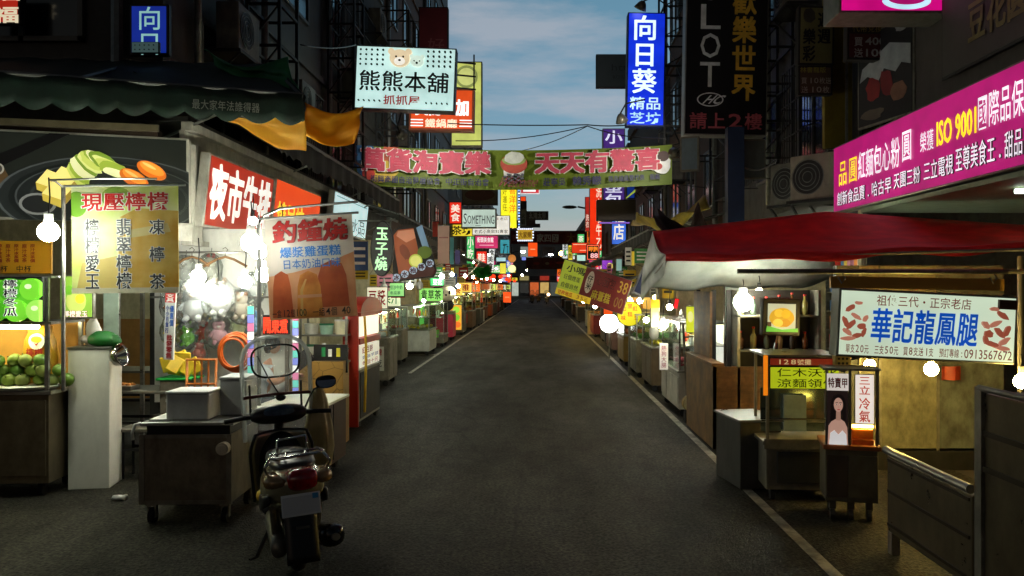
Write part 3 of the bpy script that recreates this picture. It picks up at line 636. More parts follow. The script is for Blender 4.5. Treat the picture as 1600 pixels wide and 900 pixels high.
s_.pic([(.36, .97), (.37, .72), (.43, .62), (.45, .62), (.4, .73), (.39, .97)], sheet('cake_print_light', (236, 196, 110), .45)).pic([(.34, .8), (.34, .77), (.61, .77), (.61, .8)], CAKE)
s_.txt('釣鐘燒', .08, .04, .95, .27, RED, .03, ol=INK, olw=.012, slant=.08)
BLU = pt(46, 120, 190); s_.txt('爆漿雞蛋糕', .16, .3, .86, .41, BLU, .02).txt('日本奶油口味', .18, .42, .85, .52, BLU, .012)
s_.txt('一盒12個', .04, .9, .3, .985, INK, .012).txt('100', .32, .905, .43, .975, pt(70, 80, 30), .012, 'l').txt('一組4個', .5, .9, .78, .985, INK, .012).txt('40', .83, .905, .93, .975, pt(50, 40, 20), .012, 'l')
s_.done()
t = thing('banner_post', 'steel stand with a bent arm beside the bell cake banner', 'post', (P(405, 660, 7.75).x, 7.75, 0))
b = MB(); b.cyl((0, 0, 0), (0, 0, 2.5), .02, 8); b.build('pole', GALV, t)
b = MB(); b.tube([(0, 0, 2.5), (.08, -.1, 2.58), (.3, -.3, 2.63), (1.05, -.42, 2.68)], .012, 6); b.build('arm', GALV, t)
b = MB(); b.cyl((0, 0, 0), (0, 0, .04), .2, 16); b.build('foot', IRON, t)
bulb(P(392, 379, 6.9), .085, BF, 'white bulb hanging in front of the left edge of the bell cake banner', .22)
bulb(P(440, 372, 7.75), .085, BM, 'added white bulb backlighting the bell cake banner', .2)  # extra bulb added behind the vinyl to light it through
bulb(P(404, 392, 8.0), .085, BW, 'white bulb just behind the front one by the bell cake banner', .22)
bulb(P(411, 429, 8.0), .075, BWW, 'white bulb lowest beside the bell cake banner', .2)
bulb(P(383, 440, 8.4), .07, BM, 'white bulb among the toy bags nearest the bell cake banner', .3)
bulb(P(310, 432, 8.9), .08, BM, 'white bulb in front of the hanging toy bags', .3)
bulb(P(340, 460, 8.9), .05, BM, 'smaller white bulb low among the hanging toy bags', .3)
bulb(P(395, 345, 8.9), .05, BW, 'small white bulb high over the steak sign edge', .2)
# ---- fruit cart on the far left
fc = thing('fruit_cart', 'stainless steel fruit juice cart at the left edge of the street', 'food cart', (-4.4, 7.2, 0), (0, 0, R(4)))
CABF = mt('cart_steel', (110, 100, 78), .4, .75, .18, 7, stain=.4)
b = MB(); b.box(-1.9, 0, 0, .62, .13, .93); b.build('body', CABF, fc, bevel=.006)
b = MB(); b.box(-1.94, .04, -.04, .66, .93, .965); b.build('counter_top', STEEL, fc, bevel=.006)
for x in (-1.84, -1.22, -.6):
    d = MB(); d.box(x, x + .58, -.016, -.001, .2, .88); d = d.build('door', CABF, fc, bevel=.004)
    h = MB(); h.tube([(x + .06, -.016, .62), (x + .06, -.05, .62), (x + .06, -.05, .72), (x + .06, -.016, .72)], .007, 6); h.build('handle', CHROME, d)
for x in (-1.8, -.1):
    for y in (.1, .52):
        w = MB(); w.cyl((x - .02, y, .058), (x + .02, y, .058), .058, 14); w.build('wheel', RUBBER, fc); 
        w = MB(); w.box(x - .035, x + .035, y - .03, y + .03, .09, .13); w.build('caster_fork', IRON, fc)
for x in (-.02, -1.86):
    for y in (.0, .6): p_ = MB(); p_.box(x - .016, x + .016, y, y + .03, .965, 1.98); p_.build('post', STEEL, fc)
b = MB(); b.box(-1.9, .02, .0, .62, 1.56, 1.585); b.box(-1.9, .02, .0, .62, 1.98, 2.0); b.build('shelf', STEEL, fc)
b = MB(); b.cyl((-1.5, .1, 1.535), (-.14, .1, 1.535), .018, 10); b.build('tube', TUBEW, fc)
sg = Board('lit_panel', None, None, (-.95, -.03, 1.59), 1.86, .4, .06, lit(96, 190, 40, .8), BLACK); sg.root.parent = fc
for i in range(10):
    for j in range(2): sg.dot(.06 + i * .1 + .03 * j, .28 + j * .48, .05, lit(*[(120, 214, 52), (160, 230, 90), (70, 160, 30)][(i + j) % 3], .85), .052).dot(.05 + i * .1 + .03 * j, .22 + j * .48, .016, lit(226, 250, 190, .9), .012)
for i, w_ in enumerate(('檸檬原汁', '檸檬蘆薈', '檸檬愛玉', '檸檬多多', '梅檸檬', '檸檬冬瓜')): sg.txt(w_, .1 + i * .148, .06, .165 + i * .148, .88, INK, .02, 'v', ol=LW, olw=.03)
sg.done()
b = MB(); b.box(-1.88, 0, .64, .66, .97, 1.56); b.build('back_board', mt('orange_board', (206, 150, 60), .6, 0, .2, 3), fc)
LIMES = [mt('lime_skin_%d' % i, c, .36, 0, .35, 9, bump=.2) for i, c in enumerate(((96, 128, 44), (118, 140, 52), (82, 116, 40), (128, 140, 66)))]
LIMEG = mt('lime_skin', (96, 128, 44), .4, 0, .3, 14, bump=.15)
def lime(loc, r, label=None):
    t = MB(); t.ball((0, 0, 0), r, 14, (random.uniform(.93, 1.05), 1, random.uniform(.85, 1)), .03); q = t.build('green_fruit', random.choice(LIMES), None, smooth=True, loc=loc)
    q.rotation_euler = (random.random(), random.random(), random.random() * 6); tag(q, label or 'round green fruit heaped on the counter of the fruit cart', 'fruit', 'green fruit heaped on the fruit cart')
    k = MB(); k.cyl((0, 0, r * .9), (0, .005, r * 1.12), .005, 6); k.build('stalk', mt('stalk', (70, 74, 40)), q)
tb = thing('fruit_tray', 'shallow plate under the heap of green fruit', 'tray', P(25, 607, 7.32)); b = MB(); b.loft([[Vector((math.cos(a) * r, math.sin(a) * r * .55, z)) for a in [k * math.pi / 14 for k in range(28)]] for r, z in ((.36, 0), (.42, .03))]); b.build('plate', WHITEP, tb)
r_ = .062
for row, n, dz, dx in ((0, 7, 0, 0), (1, 6, .095, .05), (2, 4, .19, .15)):
    for i in range(n): lime(P(-28, 607, 7.3) + Vector((dx + i * .125 + random.uniform(-.01, .01), random.uniform(-.03, .05) - row * .0, .075 + dz * .95)), r_ * random.uniform(.92, 1.08))
YB = sheet('yellow_bag', (222, 176, 40), .3, sc=4, col2=(196, 146, 26))
t = thing('juice_bag', 'yellow paper bag with a smiling lemon badge behind the green fruit', 'bag', P(63, 606, 7.5))
b = MB(); b.loft([[Vector((math.copysign(abs(math.cos(a)) ** .5, math.cos(a)) * w, math.copysign(abs(math.sin(a)) ** .5, math.sin(a)) * .07, z)) for a in [k * math.pi / 10 for k in range(20)]] for w, z in ((.13, 0), (.15, .05), (.15, .3), (.13, .45), (.09, .52), (.1, .58))]); b.build('body', YB, t, smooth=True)
b = MB(); b.disc((.02, .44), .075, -.09, -.075); b.build('badge', WHITEP, t)
b = MB(); b.disc((.02, .46), .05, -.094, -.091, ry=.03); b.build('lemon_mark', pt(240, 200, 40), t)
b = MB(); b.poly([(.0, .43), (.02, .415), (.04, .43), (.02, .4)], -.097, -.094); b.build('smile', RED, t)
lg = Board('bag_lettering', None, None, (-.0, -.078, .2), .2, .18, .004, YB, YB, cabinet=False); lg.root.parent = t; lg.txt('檸檬', .1, 0, .9, .45, LINKR, .02).txt('原汁', .1, .5, .9, .98, LINKR, .02).done()
s_ = psign('menu_sign', 'small green lit panel of a lemon drink beside the fruit cart', 96, 430, 148, 497, 7.35, lit(150, 196, 70, .85), STEEL, .05, rim=.012)
s_.dot(.5, .6, .3, lit(206, 220, 110, .95), .36).dot(.62, .55, .14, lit(240, 214, 60, .95)).dot(.3, .35, .14, lit(120, 190, 50, .9)).txt('檸檬愛玉', .14, .82, .86, .98, lit(255, 240, 220, 1.), .03, ol=LINKR).done()
s_ = psign('menu_board', 'orange yellow price list on the wall above the fruit cart', -20, 376, 82, 428, 7.9, sheet('orange_print', (236, 166, 30), .2), TAN, .02, rim=.004)
for i in range(6): s_.txt('原汁冰茶價'[: 4 + i % 2], .05 + i * .125, .1, .13 + i * .125, .66, LINKR, .02, 'v')
s_.txt('大杯 中杯', .1, .74, .7, .95, INK, .01).done()
# white column, basin
t = thing('freezer_column', 'tall white square cabinet standing beside the fruit cart', 'cabinet', P(142, 765, 7.5), (0, 0, R(10))); t.location.z = 0
b = MB(); b.box(-.2, .16, 0, .36, 0, 1.31); b.build('body', mt('white_enamel', (216, 214, 200), .4, 0, .05, 3, stain=.18), t, bevel=.008)
b = MB(); b.box(-.21, .17, -.01, .37, 1.312, 1.335); b.build('top', STEEL, t, bevel=.004)
t = thing('steel_bowl', 'shiny steel bowl tipped on the white cabinet', 'bowl', P(184, 556, 7.55), (0, R(75), 0))
b = MB(); b.loft([[Vector((r * math.cos(a), r * math.sin(a), z)) for a in [k * math.pi / 12 for k in range(24)]] for r, z in ((.05, -.06), (.09, -.03), (.11, .03), (.112, .05), (.1, .03), (.04, -.05))], cap=False); b.build('shell', CHROME, t, smooth=True)
t = thing('net_bag', 'bright green net bag lying on the white cabinet', 'bag', P(160, 543, 7.6))
b = MB(); b.ball((0, 0, .08), .13, 16, (1, .8, .6), .2); b.ball((.09, .02, .06), .08, 12, (1, .8, .8), .2); b.build('netting', sheet('green_net', (40, 130, 50), .3, col2=(20, 80, 30)), t, smooth=True)
t = thing('paper_bundle', 'crumpled white plastic bags standing on the white cabinet', 'bag', P(146, 540, 7.75))
b = MB(); b.ball((0, 0, .12), .1, 14, (.7, .6, 1.4), .25); b.ball((-.06, .0, .06), .06, 12, (1.2, .8, .7), .25); b.build('body', sheet('white_plastic', (226, 222, 214), .4), t, smooth=True)
s_ = psign('wall_notice', 'tall pale green panel inside the corner shop', 162, 452, 188, 545, 8.6, pt(176, 196, 180), STEEL, .03, rim=.01); s_.done()
# inside: tables and stools
TBL = mt('table_top', (120, 116, 104), .35, .3, .2, 3)
def table(label, loc, w, d, h, rz=0):
    t = thing('folding_table', label, 'table', loc, (0, 0, rz))
    b = MB(); b.box(-w / 2, w / 2, -d / 2, d / 2, h - .03, h); b.build('tabletop', TBL, t, bevel=.006)
    for x in (-1, 1):
        for y in (-1, 1):
            b = MB(); b.cyl((x * (w / 2 - .05), y * (d / 2 - .05), 0), (x * (w / 2 - .05), y * (d / 2 - .05), h - .03), .014, 8); b.build('leg', IRON, t)
    b = MB(); b.box(-w / 2 + .05, w / 2 - .05, -d / 2 + .04, -d / 2 + .06, h * .55, h * .55 + .03); b.box(-w / 2 + .05, w / 2 - .05, d / 2 - .06, d / 2 - .04, h * .55, h * .55 + .03); b.build('stretcher', IRON, t)
    return t
table('dark steel table nearest the white cabinet', (P(205, 600, 8.6).x, 8.7, 0), .9, .55, .8)
table('second dark table deeper inside the corner shop', (P(215, 600, 10).x, 10.2, 0), 1.2, .6, .86)
table('low dark bench table behind the metal cart', (P(228, 600, 7.9).x, 8.0, 0), .55, .3, .5)
t = thing('food_tray', 'steel tray of orange snacks on the dark table', 'tray', P(193, 612, 8.55)); t.location.z = .8
b = MB(); b.box(-.13, .13, -.1, .1, 0, .05); b.build('pan', STEEL, t, bevel=.008)
b = MB()
for i in range(14): b.ball((random.uniform(-.1, .1), random.uniform(-.07, .07), .055), .03, 8, (1, 1, .7), .2)
b.build('snacks', mt('fried', (170, 104, 40), .5, 0, .4, 20), t, smooth=True)
# vertical price strip
s_ = psign('price_strip', 'narrow white price strip with blue and red characters by the toys', 256, 458, 272, 562, 7.9, pt(214, 214, 210), OFFW, .015, roll=R(2), rim=.002)
s_.rect(0, 0, 1, .14, pt(200, 40, 40)).txt('文具', .1, .01, .9, .13, WH, .02, 'v').txt('小小百貨行', .1, .18, .45, .6, pt(30, 60, 150), .03, 'v').txt('優惠價', .5, .18, .9, .5, pt(60, 100, 180), .03, 'v').txt('批發零售', .25, .62, .85, .98, pt(160, 30, 40), .03, 'v').done()
# ---- hanging toys
PLB = clear('plastic_bag', gloss=.16, veil=.22)
toy_group = 'plush toys hung in clear bags'
def toy(px, py, Y, s, c1, c2, label, kind):
    t = thing('plush_toy', label, 'plush toy', P(px, py, Y), (0, 0, random.uniform(-.5, .5)), toy_group)
    m1 = mt('plush_%d_%d_%d' % c1, c1, .9, 0, .15, 20, bump=.2); m2 = mt('plush_%d_%d_%d' % c2, c2, .9, 0, .15, 20)
    b = MB(); b.ball((0, 0, 0), s, 16, (1, .9, 1.05)); b.build('body', m1, t, smooth=True)
    b = MB(); b.ball((0, -s * .15, s * 1.35), s * .78, 16, (1.05, .95, .95)); h = b.build('head', m1, t, smooth=True)
    if kind == 'ear':
        for q in (-1, 1): b = MB(); b.ball((q * s * .6, -.1 * s, s * 2.0), s * .28, 10); b.build('ear', m2, h, smooth=True)
    if kind == 'long':
        for q in (-1, 1): b = MB(); b.tube([(q * s * .3, 0, s * 1.9), (q * s * .5, 0, s * 2.5), (q * s * .7, -.1 * s, s * 2.2)], [s * .2, s * .2, s * .12], 8); b.build('ear', m2, h, smooth=True)
    for q in (-1, 1): b = MB(); b.ball((q * s * .28, -s * .83, s * 1.45), s * .09, 8); b.build('eye', BLACKG, h, smooth=True)
    b = MB(); b.ball((0, -s * .82, s * 1.2), s * .22, 10, (1.2, .7, .8)); b.build('muzzle', m2, h, smooth=True)
    for q in (-1, 1):
        b = MB(); b.tube([(q * s * .7, -.2 * s, .4 * s), (q * s * 1.15, -.5 * s, -.1 * s)], [s * .26, s * .2], 8); b.build('arm', m1, t, smooth=True)
        b = MB(); b.tube([(q * s * .45, -.3 * s, -.7 * s), (q * s * .6, -.9 * s, -1.1 * s)], [s * .3, s * .24], 8); b.build('leg', m1, t, smooth=True)
    b = MB(); b.tube([(0, 0, s * 2.0), (.01, 0, s * 2.0 + .12)], .004, 4); b.build('string', BLACK, t)
    b = MB(); b.ball((0, -.02, s * .4), s * 1.75, 18, (1, .95, 1.3), .16); b.build('bag', PLB, t)
TL = (((274, 480), 9.1, .1, (150, 96, 50), (220, 170, 110), 'brown plush with a tan snout in the upper left bag', 'ear'),
      ((302, 482), 9.0, .12, (226, 226, 230), (240, 220, 200), 'large white plush in a puffed bag under the bulb', 'ear'),
      ((345, 474), 9.0, .11, (235, 235, 230), (230, 200, 170), 'white plush with long ears right of the largest white one', 'long'),
      ((378, 484), 9.1, .09, (226, 210, 190), (180, 120, 80), 'cream plush with brown ears by the stand', 'ear'),
      ((272, 520), 9.2, .085, (240, 206, 60), (250, 240, 200), 'yellow plush at the left end of the lower row', 'ear'),
      ((294, 528), 9.1, .075, (110, 200, 40), (150, 230, 80), 'bright green plush in the lower row', 'long'),
      ((318, 520), 9.2, .07, (200, 50, 40), (235, 235, 230), 'red and white plush in the middle of the lower row', 'ear'),
      ((342, 524), 9.1, .085, (232, 170, 190), (250, 230, 235), 'pink plush in the lower row beside the red one', 'long'),
      ((372, 512), 9.2, .08, (206, 220, 160), (240, 240, 220), 'pale green plush at the right end of the lower row', 'ear'),
      ((290, 430), 9.6, .09, (216, 214, 208), (190, 180, 170), 'grey white plush in the top row at the left', 'ear'),
      ((330, 425), 9.6, .085, (240, 236, 220), (220, 120, 120), 'white plush with pink ears in the top row', 'long'))
TL += (((396, 505), 9.3, .08, (120, 170, 220), (230, 236, 240), 'pale blue plush at the far right of the toy stall', 'ear'), ((357, 500), 9.3, .08, (240, 220, 190), (200, 150, 100), 'cream plush between the two rows', 'long'),
       ((320, 497), 9.35, .07, (250, 200, 90), (255, 240, 200), 'orange yellow plush between the two rows', 'ear'), ((284, 500), 9.35, .07, (190, 150, 210), (240, 230, 240), 'lilac plush half hidden between the rows', 'long'),
       ((398, 455), 9.4, .085, (236, 236, 236), (120, 120, 120), 'white plush with grey ears behind the light post', 'ear'), ((312, 552), 9.2, .07, (236, 120, 110), (250, 220, 210), 'coral plush hanging lowest on the toy stall', 'ear'))
for (pp, Y, s, c1, c2, lb, k) in TL: toy(*pp, Y, s, c1, c2, lb, k)
for i, (px, py) in enumerate(((300, 408), (352, 408))):
    t = thing('coat_hanger', ('wooden coat hanger at the left above the plush toys', 'wider wooden coat hanger at the right above the plush toys')[i], 'hanger', P(px, py, 9.3))
    b = MB(); b.tube([(-.2 - .05 * i, 0, -.06), (-.1, 0, .02), (0, 0, .05), (.1, 0, .02), (.2 + .05 * i, 0, -.06)], .016, 6); b.build('shoulder', WOOD, t, smooth=True)
    b = MB(); b.tube([(0, 0, .05), (0, 0, .1), (.03, 0, .13), (.0, 0, .16), (-.03, 0, .14)], .005, 5); b.build('hook', CHROME, t)
for i, (z, Y, lb) in enumerate(((2.3, 9.3, 'upper steel rail the plush toys hang from'), (1.78, 9.2, 'lower steel rail of the plush toy stall'))):
    b = MB(); b.tube([(-.7, 0, 0), (.75, 0, 0)], .012, 8); tag(b.build('rail', STEEL, None, loc=(P(330, 400, Y).x, Y, z)), lb, 'rail')
t = thing('toy_stall', 'thin steel frame of the plush toy stall', 'frame', (P(330, 400, 9.3).x, 9.4, 0))
for x in (-.85, .85):
    b = MB(); b.box(x - .02, x + .02, -.02, .02, 0, 2.6); b.build('post', STEEL, t)
b = MB(); b.box(-.85, .85, .3, .32, .5, 2.6); b.build('back_panel', WHITEP, t)
t = thing('basin', 'steel tub with a green rim below the yellow packets', 'tub', P(282, 640, 8.6)); t.location.z = .55
b = MB(); b.box(-.16, .16, -.14, .14, 0, .36); b.build('body', STEELD, t, bevel=.01)
b = MB(); b.box(-.19, .19, -.17, .17, .36, .385); b.build('rim', pt(20, 150, 60), t, bevel=.008)
b = MB(); b.box(-.22, .22, -.18, .18, -.55, 0); b.build('base', mt('dark_wood2', (60, 48, 36), .7), t)
t = thing('snack_packets', 'heap of yellow packets in the green rimmed tub', 'packets', P(282, 560, 8.6)); t.location.z = .93
b = MB()
for i in range(12): b.cb((0, 0, 0), .13, .03, .17, Matrix.Translation((random.uniform(-.12, .14), random.uniform(-.1, .1), .1 + random.uniform(0, .1))) @ Matrix.Rotation(random.uniform(-.6, .6), 4, 'Y') @ Matrix.Rotation(random.uniform(-.6, .6), 4, 'X'))
b.build('packets', mt('yellow_pack', (226, 190, 50), .35, 0, .2, 9), t, bevel=.008)
t = thing('hose', 'orange rubber hose coiled and hung on the toy stall', 'hose', P(364, 550, 8.3))
b = MB()
for k in range(5): b.ring((random.uniform(-.02, .02), .02 * k, random.uniform(-.02, .02)), .13 + .012 * k, .012, 'y', 32, 7, (1, 1.15))
b.build('coil', mt('orange_hose', (206, 96, 30), .35, 0, .15, 6), t, smooth=True)
t = thing('chair', 'orange bamboo chair frame behind the white boxes', 'chair', (P(312, 640, 8.2).x, 8.2, 0))
OB = mt('bamboo', (190, 110, 40), .45, 0, .25, 8)
for x in (-.15, .15):
    b = MB(); b.tube([(x, 0, 0), (x, .02, .5), (x, .05, 1.16)], .014, 7); b.build('leg', OB, t, smooth=True)
b = MB()
for z in (.55, .9, 1.15): b.tube([(-.15, .03, z), (.15, .03, z)], .013, 6)
for x in (-.07, 0, .07): b.tube([(x, .03, .55), (x, .05, 1.15)], .01, 6)
b.build('backrest', OB, t)
b = MB(); b.box(-.17, .17, -.3, .02, .48, .51); b.build('seat', OB, t)
for x in (-.15, .15):
    b = MB(); b.tube([(x, -.28, 0), (x, -.28, .48)], .014, 7); b.build('leg', OB, t)
# ---- red led sign + striped light posts
s_ = psign('led_sign', 'red glowing character sign deep in the toy stall', 411, 492, 453, 523, 9.3, pt(60, 8, 6), BLACK, .05, rim=.01)
s_.txt('關東煮', .04, .06, .96, .94, lit(255, 60, 30, 1.6), .035).done()
def strip_post(label, px, y0, y1, Y, cols):
    a, b_ = P(px, y0, Y), P(px, y1, Y); h = a.z - b_.z; t = thing('light_post', label, 'light post', b_)
    b = MB(); b.box(-.02, .02, 0, .03, -b_.z, h); b.build('post', STEEL, t)
    n = 14
    b = MB(); ms = []
    for i in range(n):
        c = cols[i % len(cols)]
        if c not in ms: ms.append(c)
        b.k = ms.index(c); b.box(-.03, .03, -.012, -.001, h * i / n + .004, h * (i + 1) / n - .004)
    b.build('light_strip', ms, t)
CY, PK, LB = lit(110, 220, 200, .9), lit(230, 130, 170, .9), lit(140, 150, 240, .9)
strip_post('striped coloured light post left of the scooter shield', 392, 478, 665, 8.1, [LB, PK, LB, LW, PK, LB, CY])
strip_post('striped coloured light post seen through the scooter shield', 462, 478, 640, 8.6, [PK, LW, LB, CY])
# ---- stone counter, white bench cart
t = thing('stall_counter', 'yellow stone faced counter with a black sloping edge', 'counter', (P(505, 600, 9.6).x, 9.6, 0))
def stone():
    m, tt, bb = pr('yellow_stone'); te = tt.nodes.new('ShaderNodeTexCoord'); v = tt.nodes.new('ShaderNodeTexVoronoi'); v.feature = 'DISTANCE_TO_EDGE'; v.inputs['Scale'].default_value = 5
    v2 = tt.nodes.new('ShaderNodeTexVoronoi'); v2.inputs['Scale'].default_value = 5
    tt.links.new(te.outputs['Object'], v.inputs[0]); tt.links.new(te.outputs['Object'], v2.inputs[0])
    r = tt.nodes.new('ShaderNodeMapRange'); r.inputs[2].default_value = .02; tt.links.new(v.outputs[0], r.inputs[0])
    h = tt.nodes.new('ShaderNodeMix'); h.data_type = 'RGBA'; h.inputs[6].default_value = L3(168, 134, 66) + (1,); h.inputs[7].default_value = L3(150, 110, 48) + (1,); tt.links.new(v2.outputs['Color'], h.inputs[0])
    x = tt.nodes.new('ShaderNodeMix'); x.data_type = 'RGBA'; x.inputs[6].default_value = L3(90, 70, 36) + (1,); tt.links.new(h.outputs[2], x.inputs[7]); tt.links.new(r.outputs[0], x.inputs[0])
    tt.links.new(x.outputs[2], bb.inputs['Base Color']); bb.inputs['Roughness'].default_value = .4; return m
q = [(-.42, 0), (.24, 0), (.24, 1.0), (-.14, 1.0), (-.42, .78)]
b = MB(); b.poly(q, 0, .3); b.build('body', stone(), t)
b = MB(); b.bar((-.44, .15, .79), (-.14, .15, 1.02), .05, .34); b.bar((-.15, .15, 1.025), (.26, .15, 1.025), .05, .34); b.build('edge', BLACK, t)
for i, (x, h, c) in enumerate(((.02, .16, (40, 140, 80)), (.1, .13, (230, 230, 225)), (.2, .15, (220, 210, 60)))):
    tt_ = thing('sauce_bottle', ('green capped bottle on the stone counter', 'white tub on the stone counter', 'yellow jar on the stone counter')[i], 'bottle', t.location + Vector((x - .05, .15, 1.05)))
    b = MB(); b.cyl((0, 0, 0), (0, 0, h * .7), .035, 12); b.build('body', pt(*c), tt_); b = MB(); b.cyl((0, 0, h * .7), (0, 0, h), .025, 12); b.build('cap', WHITEP, tt_)
bc = thing('bench_cart', 'low dark sided cart with a white top beside the scooter shield', 'cart', (-2.42, 7.35, 0), (0, 0, R(-3)))
b = MB(); b.box(-.3, .3, 0, 1.25, .1, .72); b.build('body', mt('brown_panel', (66, 42, 30), .45, 0, .3, 3, stain=.3), bc, bevel=.006)
b = MB(); b.box(-.33, .33, -.03, 1.28, .72, .75); b.build('top', mt('white_laminate', (226, 226, 212), .35, 0, .05, 4, stain=.15), bc, bevel=.006)
b = MB()
for y in (.4, .8): b.box(.3, .307, y, y + .01, .14, .7)
b.build('panel_joint', BLACK, bc)
for x in (-.22, .22):
    for y in (.12, 1.1): b = MB(); b.cyl((x - .02, y, .05), (x + .02, y, .05), .05, 12); b.build('wheel', RUBBER, bc)
t = thing('display_rack', 'steel rack of white tubs behind the stone counter', 'rack', (P(505, 560, 10.45).x, 10.45, 0))
for x in (-.3, .3):
    for y in (0, .35): b = MB(); b.box(x - .015, x + .015, y, y + .03, 0, 1.75); b.build('post', STEEL, t)
for z in (.9, 1.25, 1.6): b = MB(); b.box(-.3, .3, 0, .38, z, z + .02); b.build('shelf', STEEL, t)
for i in range(9):
    x = -.2 + (i % 3) * .2; z = (.92, 1.27, 1.62)[i // 3]; h = random.uniform(.12, .2)
    q = thing('storage_tub', 'pale tub stacked on the rack behind the stone counter', 'tub', t.location + Vector((x, .17, z)), group='tubs on the rack')
    b = MB(); b.cyl((0, 0, 0), (0, 0, h), .08, 14, .09); b.build('body', [WHITEP, pt(170, 210, 190), pt(230, 224, 190)][i % 3], q); b = MB(); b.cyl((0, 0, h), (0, 0, h + .02), .095, 14); b.build('lid', [pt(40, 130, 90), WHITEP][i % 2], q)
# ---- red cabinet cart
rc = thing('food_cart', 'tall red cabinet cart with an arched top beside the stone counter', 'food cart', (-2.6, 10.7, 0), (0, 0, R(-2)))
RP = mt('red_paint', (186, 44, 18), .4, 0, .12, 3, stain=.12)
b = MB(); b.box(-.01, .2, 0, .05, .02, 1.55); b.box(-.01, .01, .05, 1.2, .02, .4); b.build('front_panel', RP, rc, bevel=.008)
b = MB(); b.box(.0, .2, .052, 1.25, .08, .78); b.build('body', STEELD, rc, bevel=.005)
b = MB(); b.box(.202, .21, .1, 1.2, .12, .74); b.build('side_panel', IRON, rc)
n = 16; b = MB(); b.loft([[Vector((x, .62 - .62 * math.cos(math.pi * j / n), 1.56 + .2 * math.sin(math.pi * j / n))) for j in range(n + 1)] for x in (-.02, .24)]); b.build('arch_top', RP, rc)
b = MB(); b.box(-.02, .24, .0, 1.24, 1.5, 1.555); b.box(.0, .215, .06, 1.24, 1.12, 1.2); b.build('red_band', RP, rc)
b = MB(); b.box(.02, .2, .08, 1.22, .8, 1.1); b.build('lit_notice', lit(226, 220, 196, .8), rc)
b = MB(); b.box(.02, .19, .08, 1.22, 1.22, 1.49); b.build('display_light', lit(246, 240, 220, 1.0), rc)
lg = Board('notice_lettering', None, None, (.205, .65, .8), 1.1, .3, .004, WH, WH, (0, 0, R(90)), cabinet=False); lg.root.parent = rc
lg.txt('紅豆餅', .05, .05, .6, .4, LINKR, .02).txt('奶油芋頭', .05, .45, .9, .65, pt(40, 70, 150), .01).txt('每個十元', .05, .7, .9, .95, LINKR, .01).done()
for y in (.15, 1.1):
    for x in (.04, .17): b = MB(); b.cyl((x - .02, y, .06), (x + .02, y, .06), .06, 12); b.build('wheel', RUBBER, rc)
b = MB(); b.tube([(.25, .15, .2), (.27, .15, .9), (.27, .15, 1.1), (.25, .15, 1.5)], .018, 8); b.build('yellow_pole', pt(214, 176, 30), rc)
# ================================================================== METAL CART, BOXES, SCOOTER, PERSON
mc = thing('metal_cart', 'worn sheet metal pushcart on casters left of the scooter', 'cart', (-3.15, 6.35, 0), (0, 0, R(2)))
SHEETM = mt('worn_sheet_metal', (132, 122, 104), .38, .5, .25, 6, bump=.15, stain=.6)
b = MB(); b.box(0, .70, 0, .012, .17, .72); b.box(0, .012, .012, .7, .17, .72); b.box(.688, .70, .012, .7, .17, .72); b.box(0, .70, .7, .712, .17, .72); b.box(.012, .688, .012, .7, .17, .2); b.build('body', SHEETM, mc, bevel=.004)
b = MB()
for x in (.01, .69):
    for k in range(6): b.cyl((x, -.004, .2 + k * .1), (x, .0, .2 + k * .1), .006, 6)
b.build('rivet_row', STEEL, mc)
b = MB(); b.box(-.02, .72, .02, .74, .79, .815); b.build('top', mt('zinc_top', (168, 170, 166), .3, .6, .2, 3, stain=.3), mc, bevel=.005)
b = MB(); b.box(.02, .68, .06, .7, .70, .788); b.build('recess', IRON, mc)
for x in (-.012, .672):
    b = MB(); b.box(x, x + .04, -.006, -.0005, .17, .725); b.build('edge_strip', STEELD, mc)
for z in (.17, .695): b = MB(); b.box(.03, .67, -.006, -.0005, z, z + .03); b.build('edge_strip', STEELD, mc)
b = MB(); b.tube([(-.02, .05, .81), (-.06, .03, .8), (-.075, .02, .74), (-.07, .02, .68)], .012, 8); b.build('hook', WHITEP, mc, smooth=True)
b = MB(); b.cyl((0.66, -.07, .62), (0.66, .0, .62), .05, 18); b.cyl((0.66, -.075, .62), (0.66, -.07, .62), .034, 18); b.build('pipe_end', mt('pipe_end', (196, 184, 160), .4, .2, .2, 8), mc, bevel=.006)
for x in (.06, .64):
    for y in (.08, .62):
        w = MB(); w.cyl((x - .02, y, .062), (x + .02, y, .062), .06, 16); w.build('wheel', RUBBER, mc)
        w = MB(); w.box(x - .032, x - .024, y - .025, y + .025, .05, .14); w.box(x + .024, x + .032, y - .025, y + .025, .05, .14); w.box(x - .04, x + .04, y - .035, y + .035, .14, .168); w.build('caster_fork', STEELD, mc)
b = MB(); b.box(.02, .2, .1, .5, .816, .83); b.build('paper', WHITEP, mc)
def box_thing(name, label, loc, w, d, h, m, rz=0, lid=True, cat='box'):
    t = thing(name, label, cat, loc, (0, 0, rz)); b = MB(); b.box(-w / 2, w / 2, -d / 2, d / 2, 0, h); b.build('body', m, t, bevel=.012)
    if lid: b = MB(); b.box(-w / 2 - .006, w / 2 + .006, -d / 2 - .006, d / 2 + .006, h + .001, h + .025); b.build('lid', m, t, bevel=.008)
    return t
FOAM = mt('foam', (228, 228, 220), .6, 0, .05, 3, stain=.3)
box_thing('foam_box', 'white foam box on the metal cart, left of the taller one', (-2.84, 6.62, .818), .34, .3, .21, FOAM, R(2))
box_thing('foam_box', 'grey white plastic box standing behind the small foam box', (-2.56, 6.86, .818), .22, .3, .3, mt('grey_foam', (196, 198, 194), .55, 0, .06, 3, stain=.3), R(2))
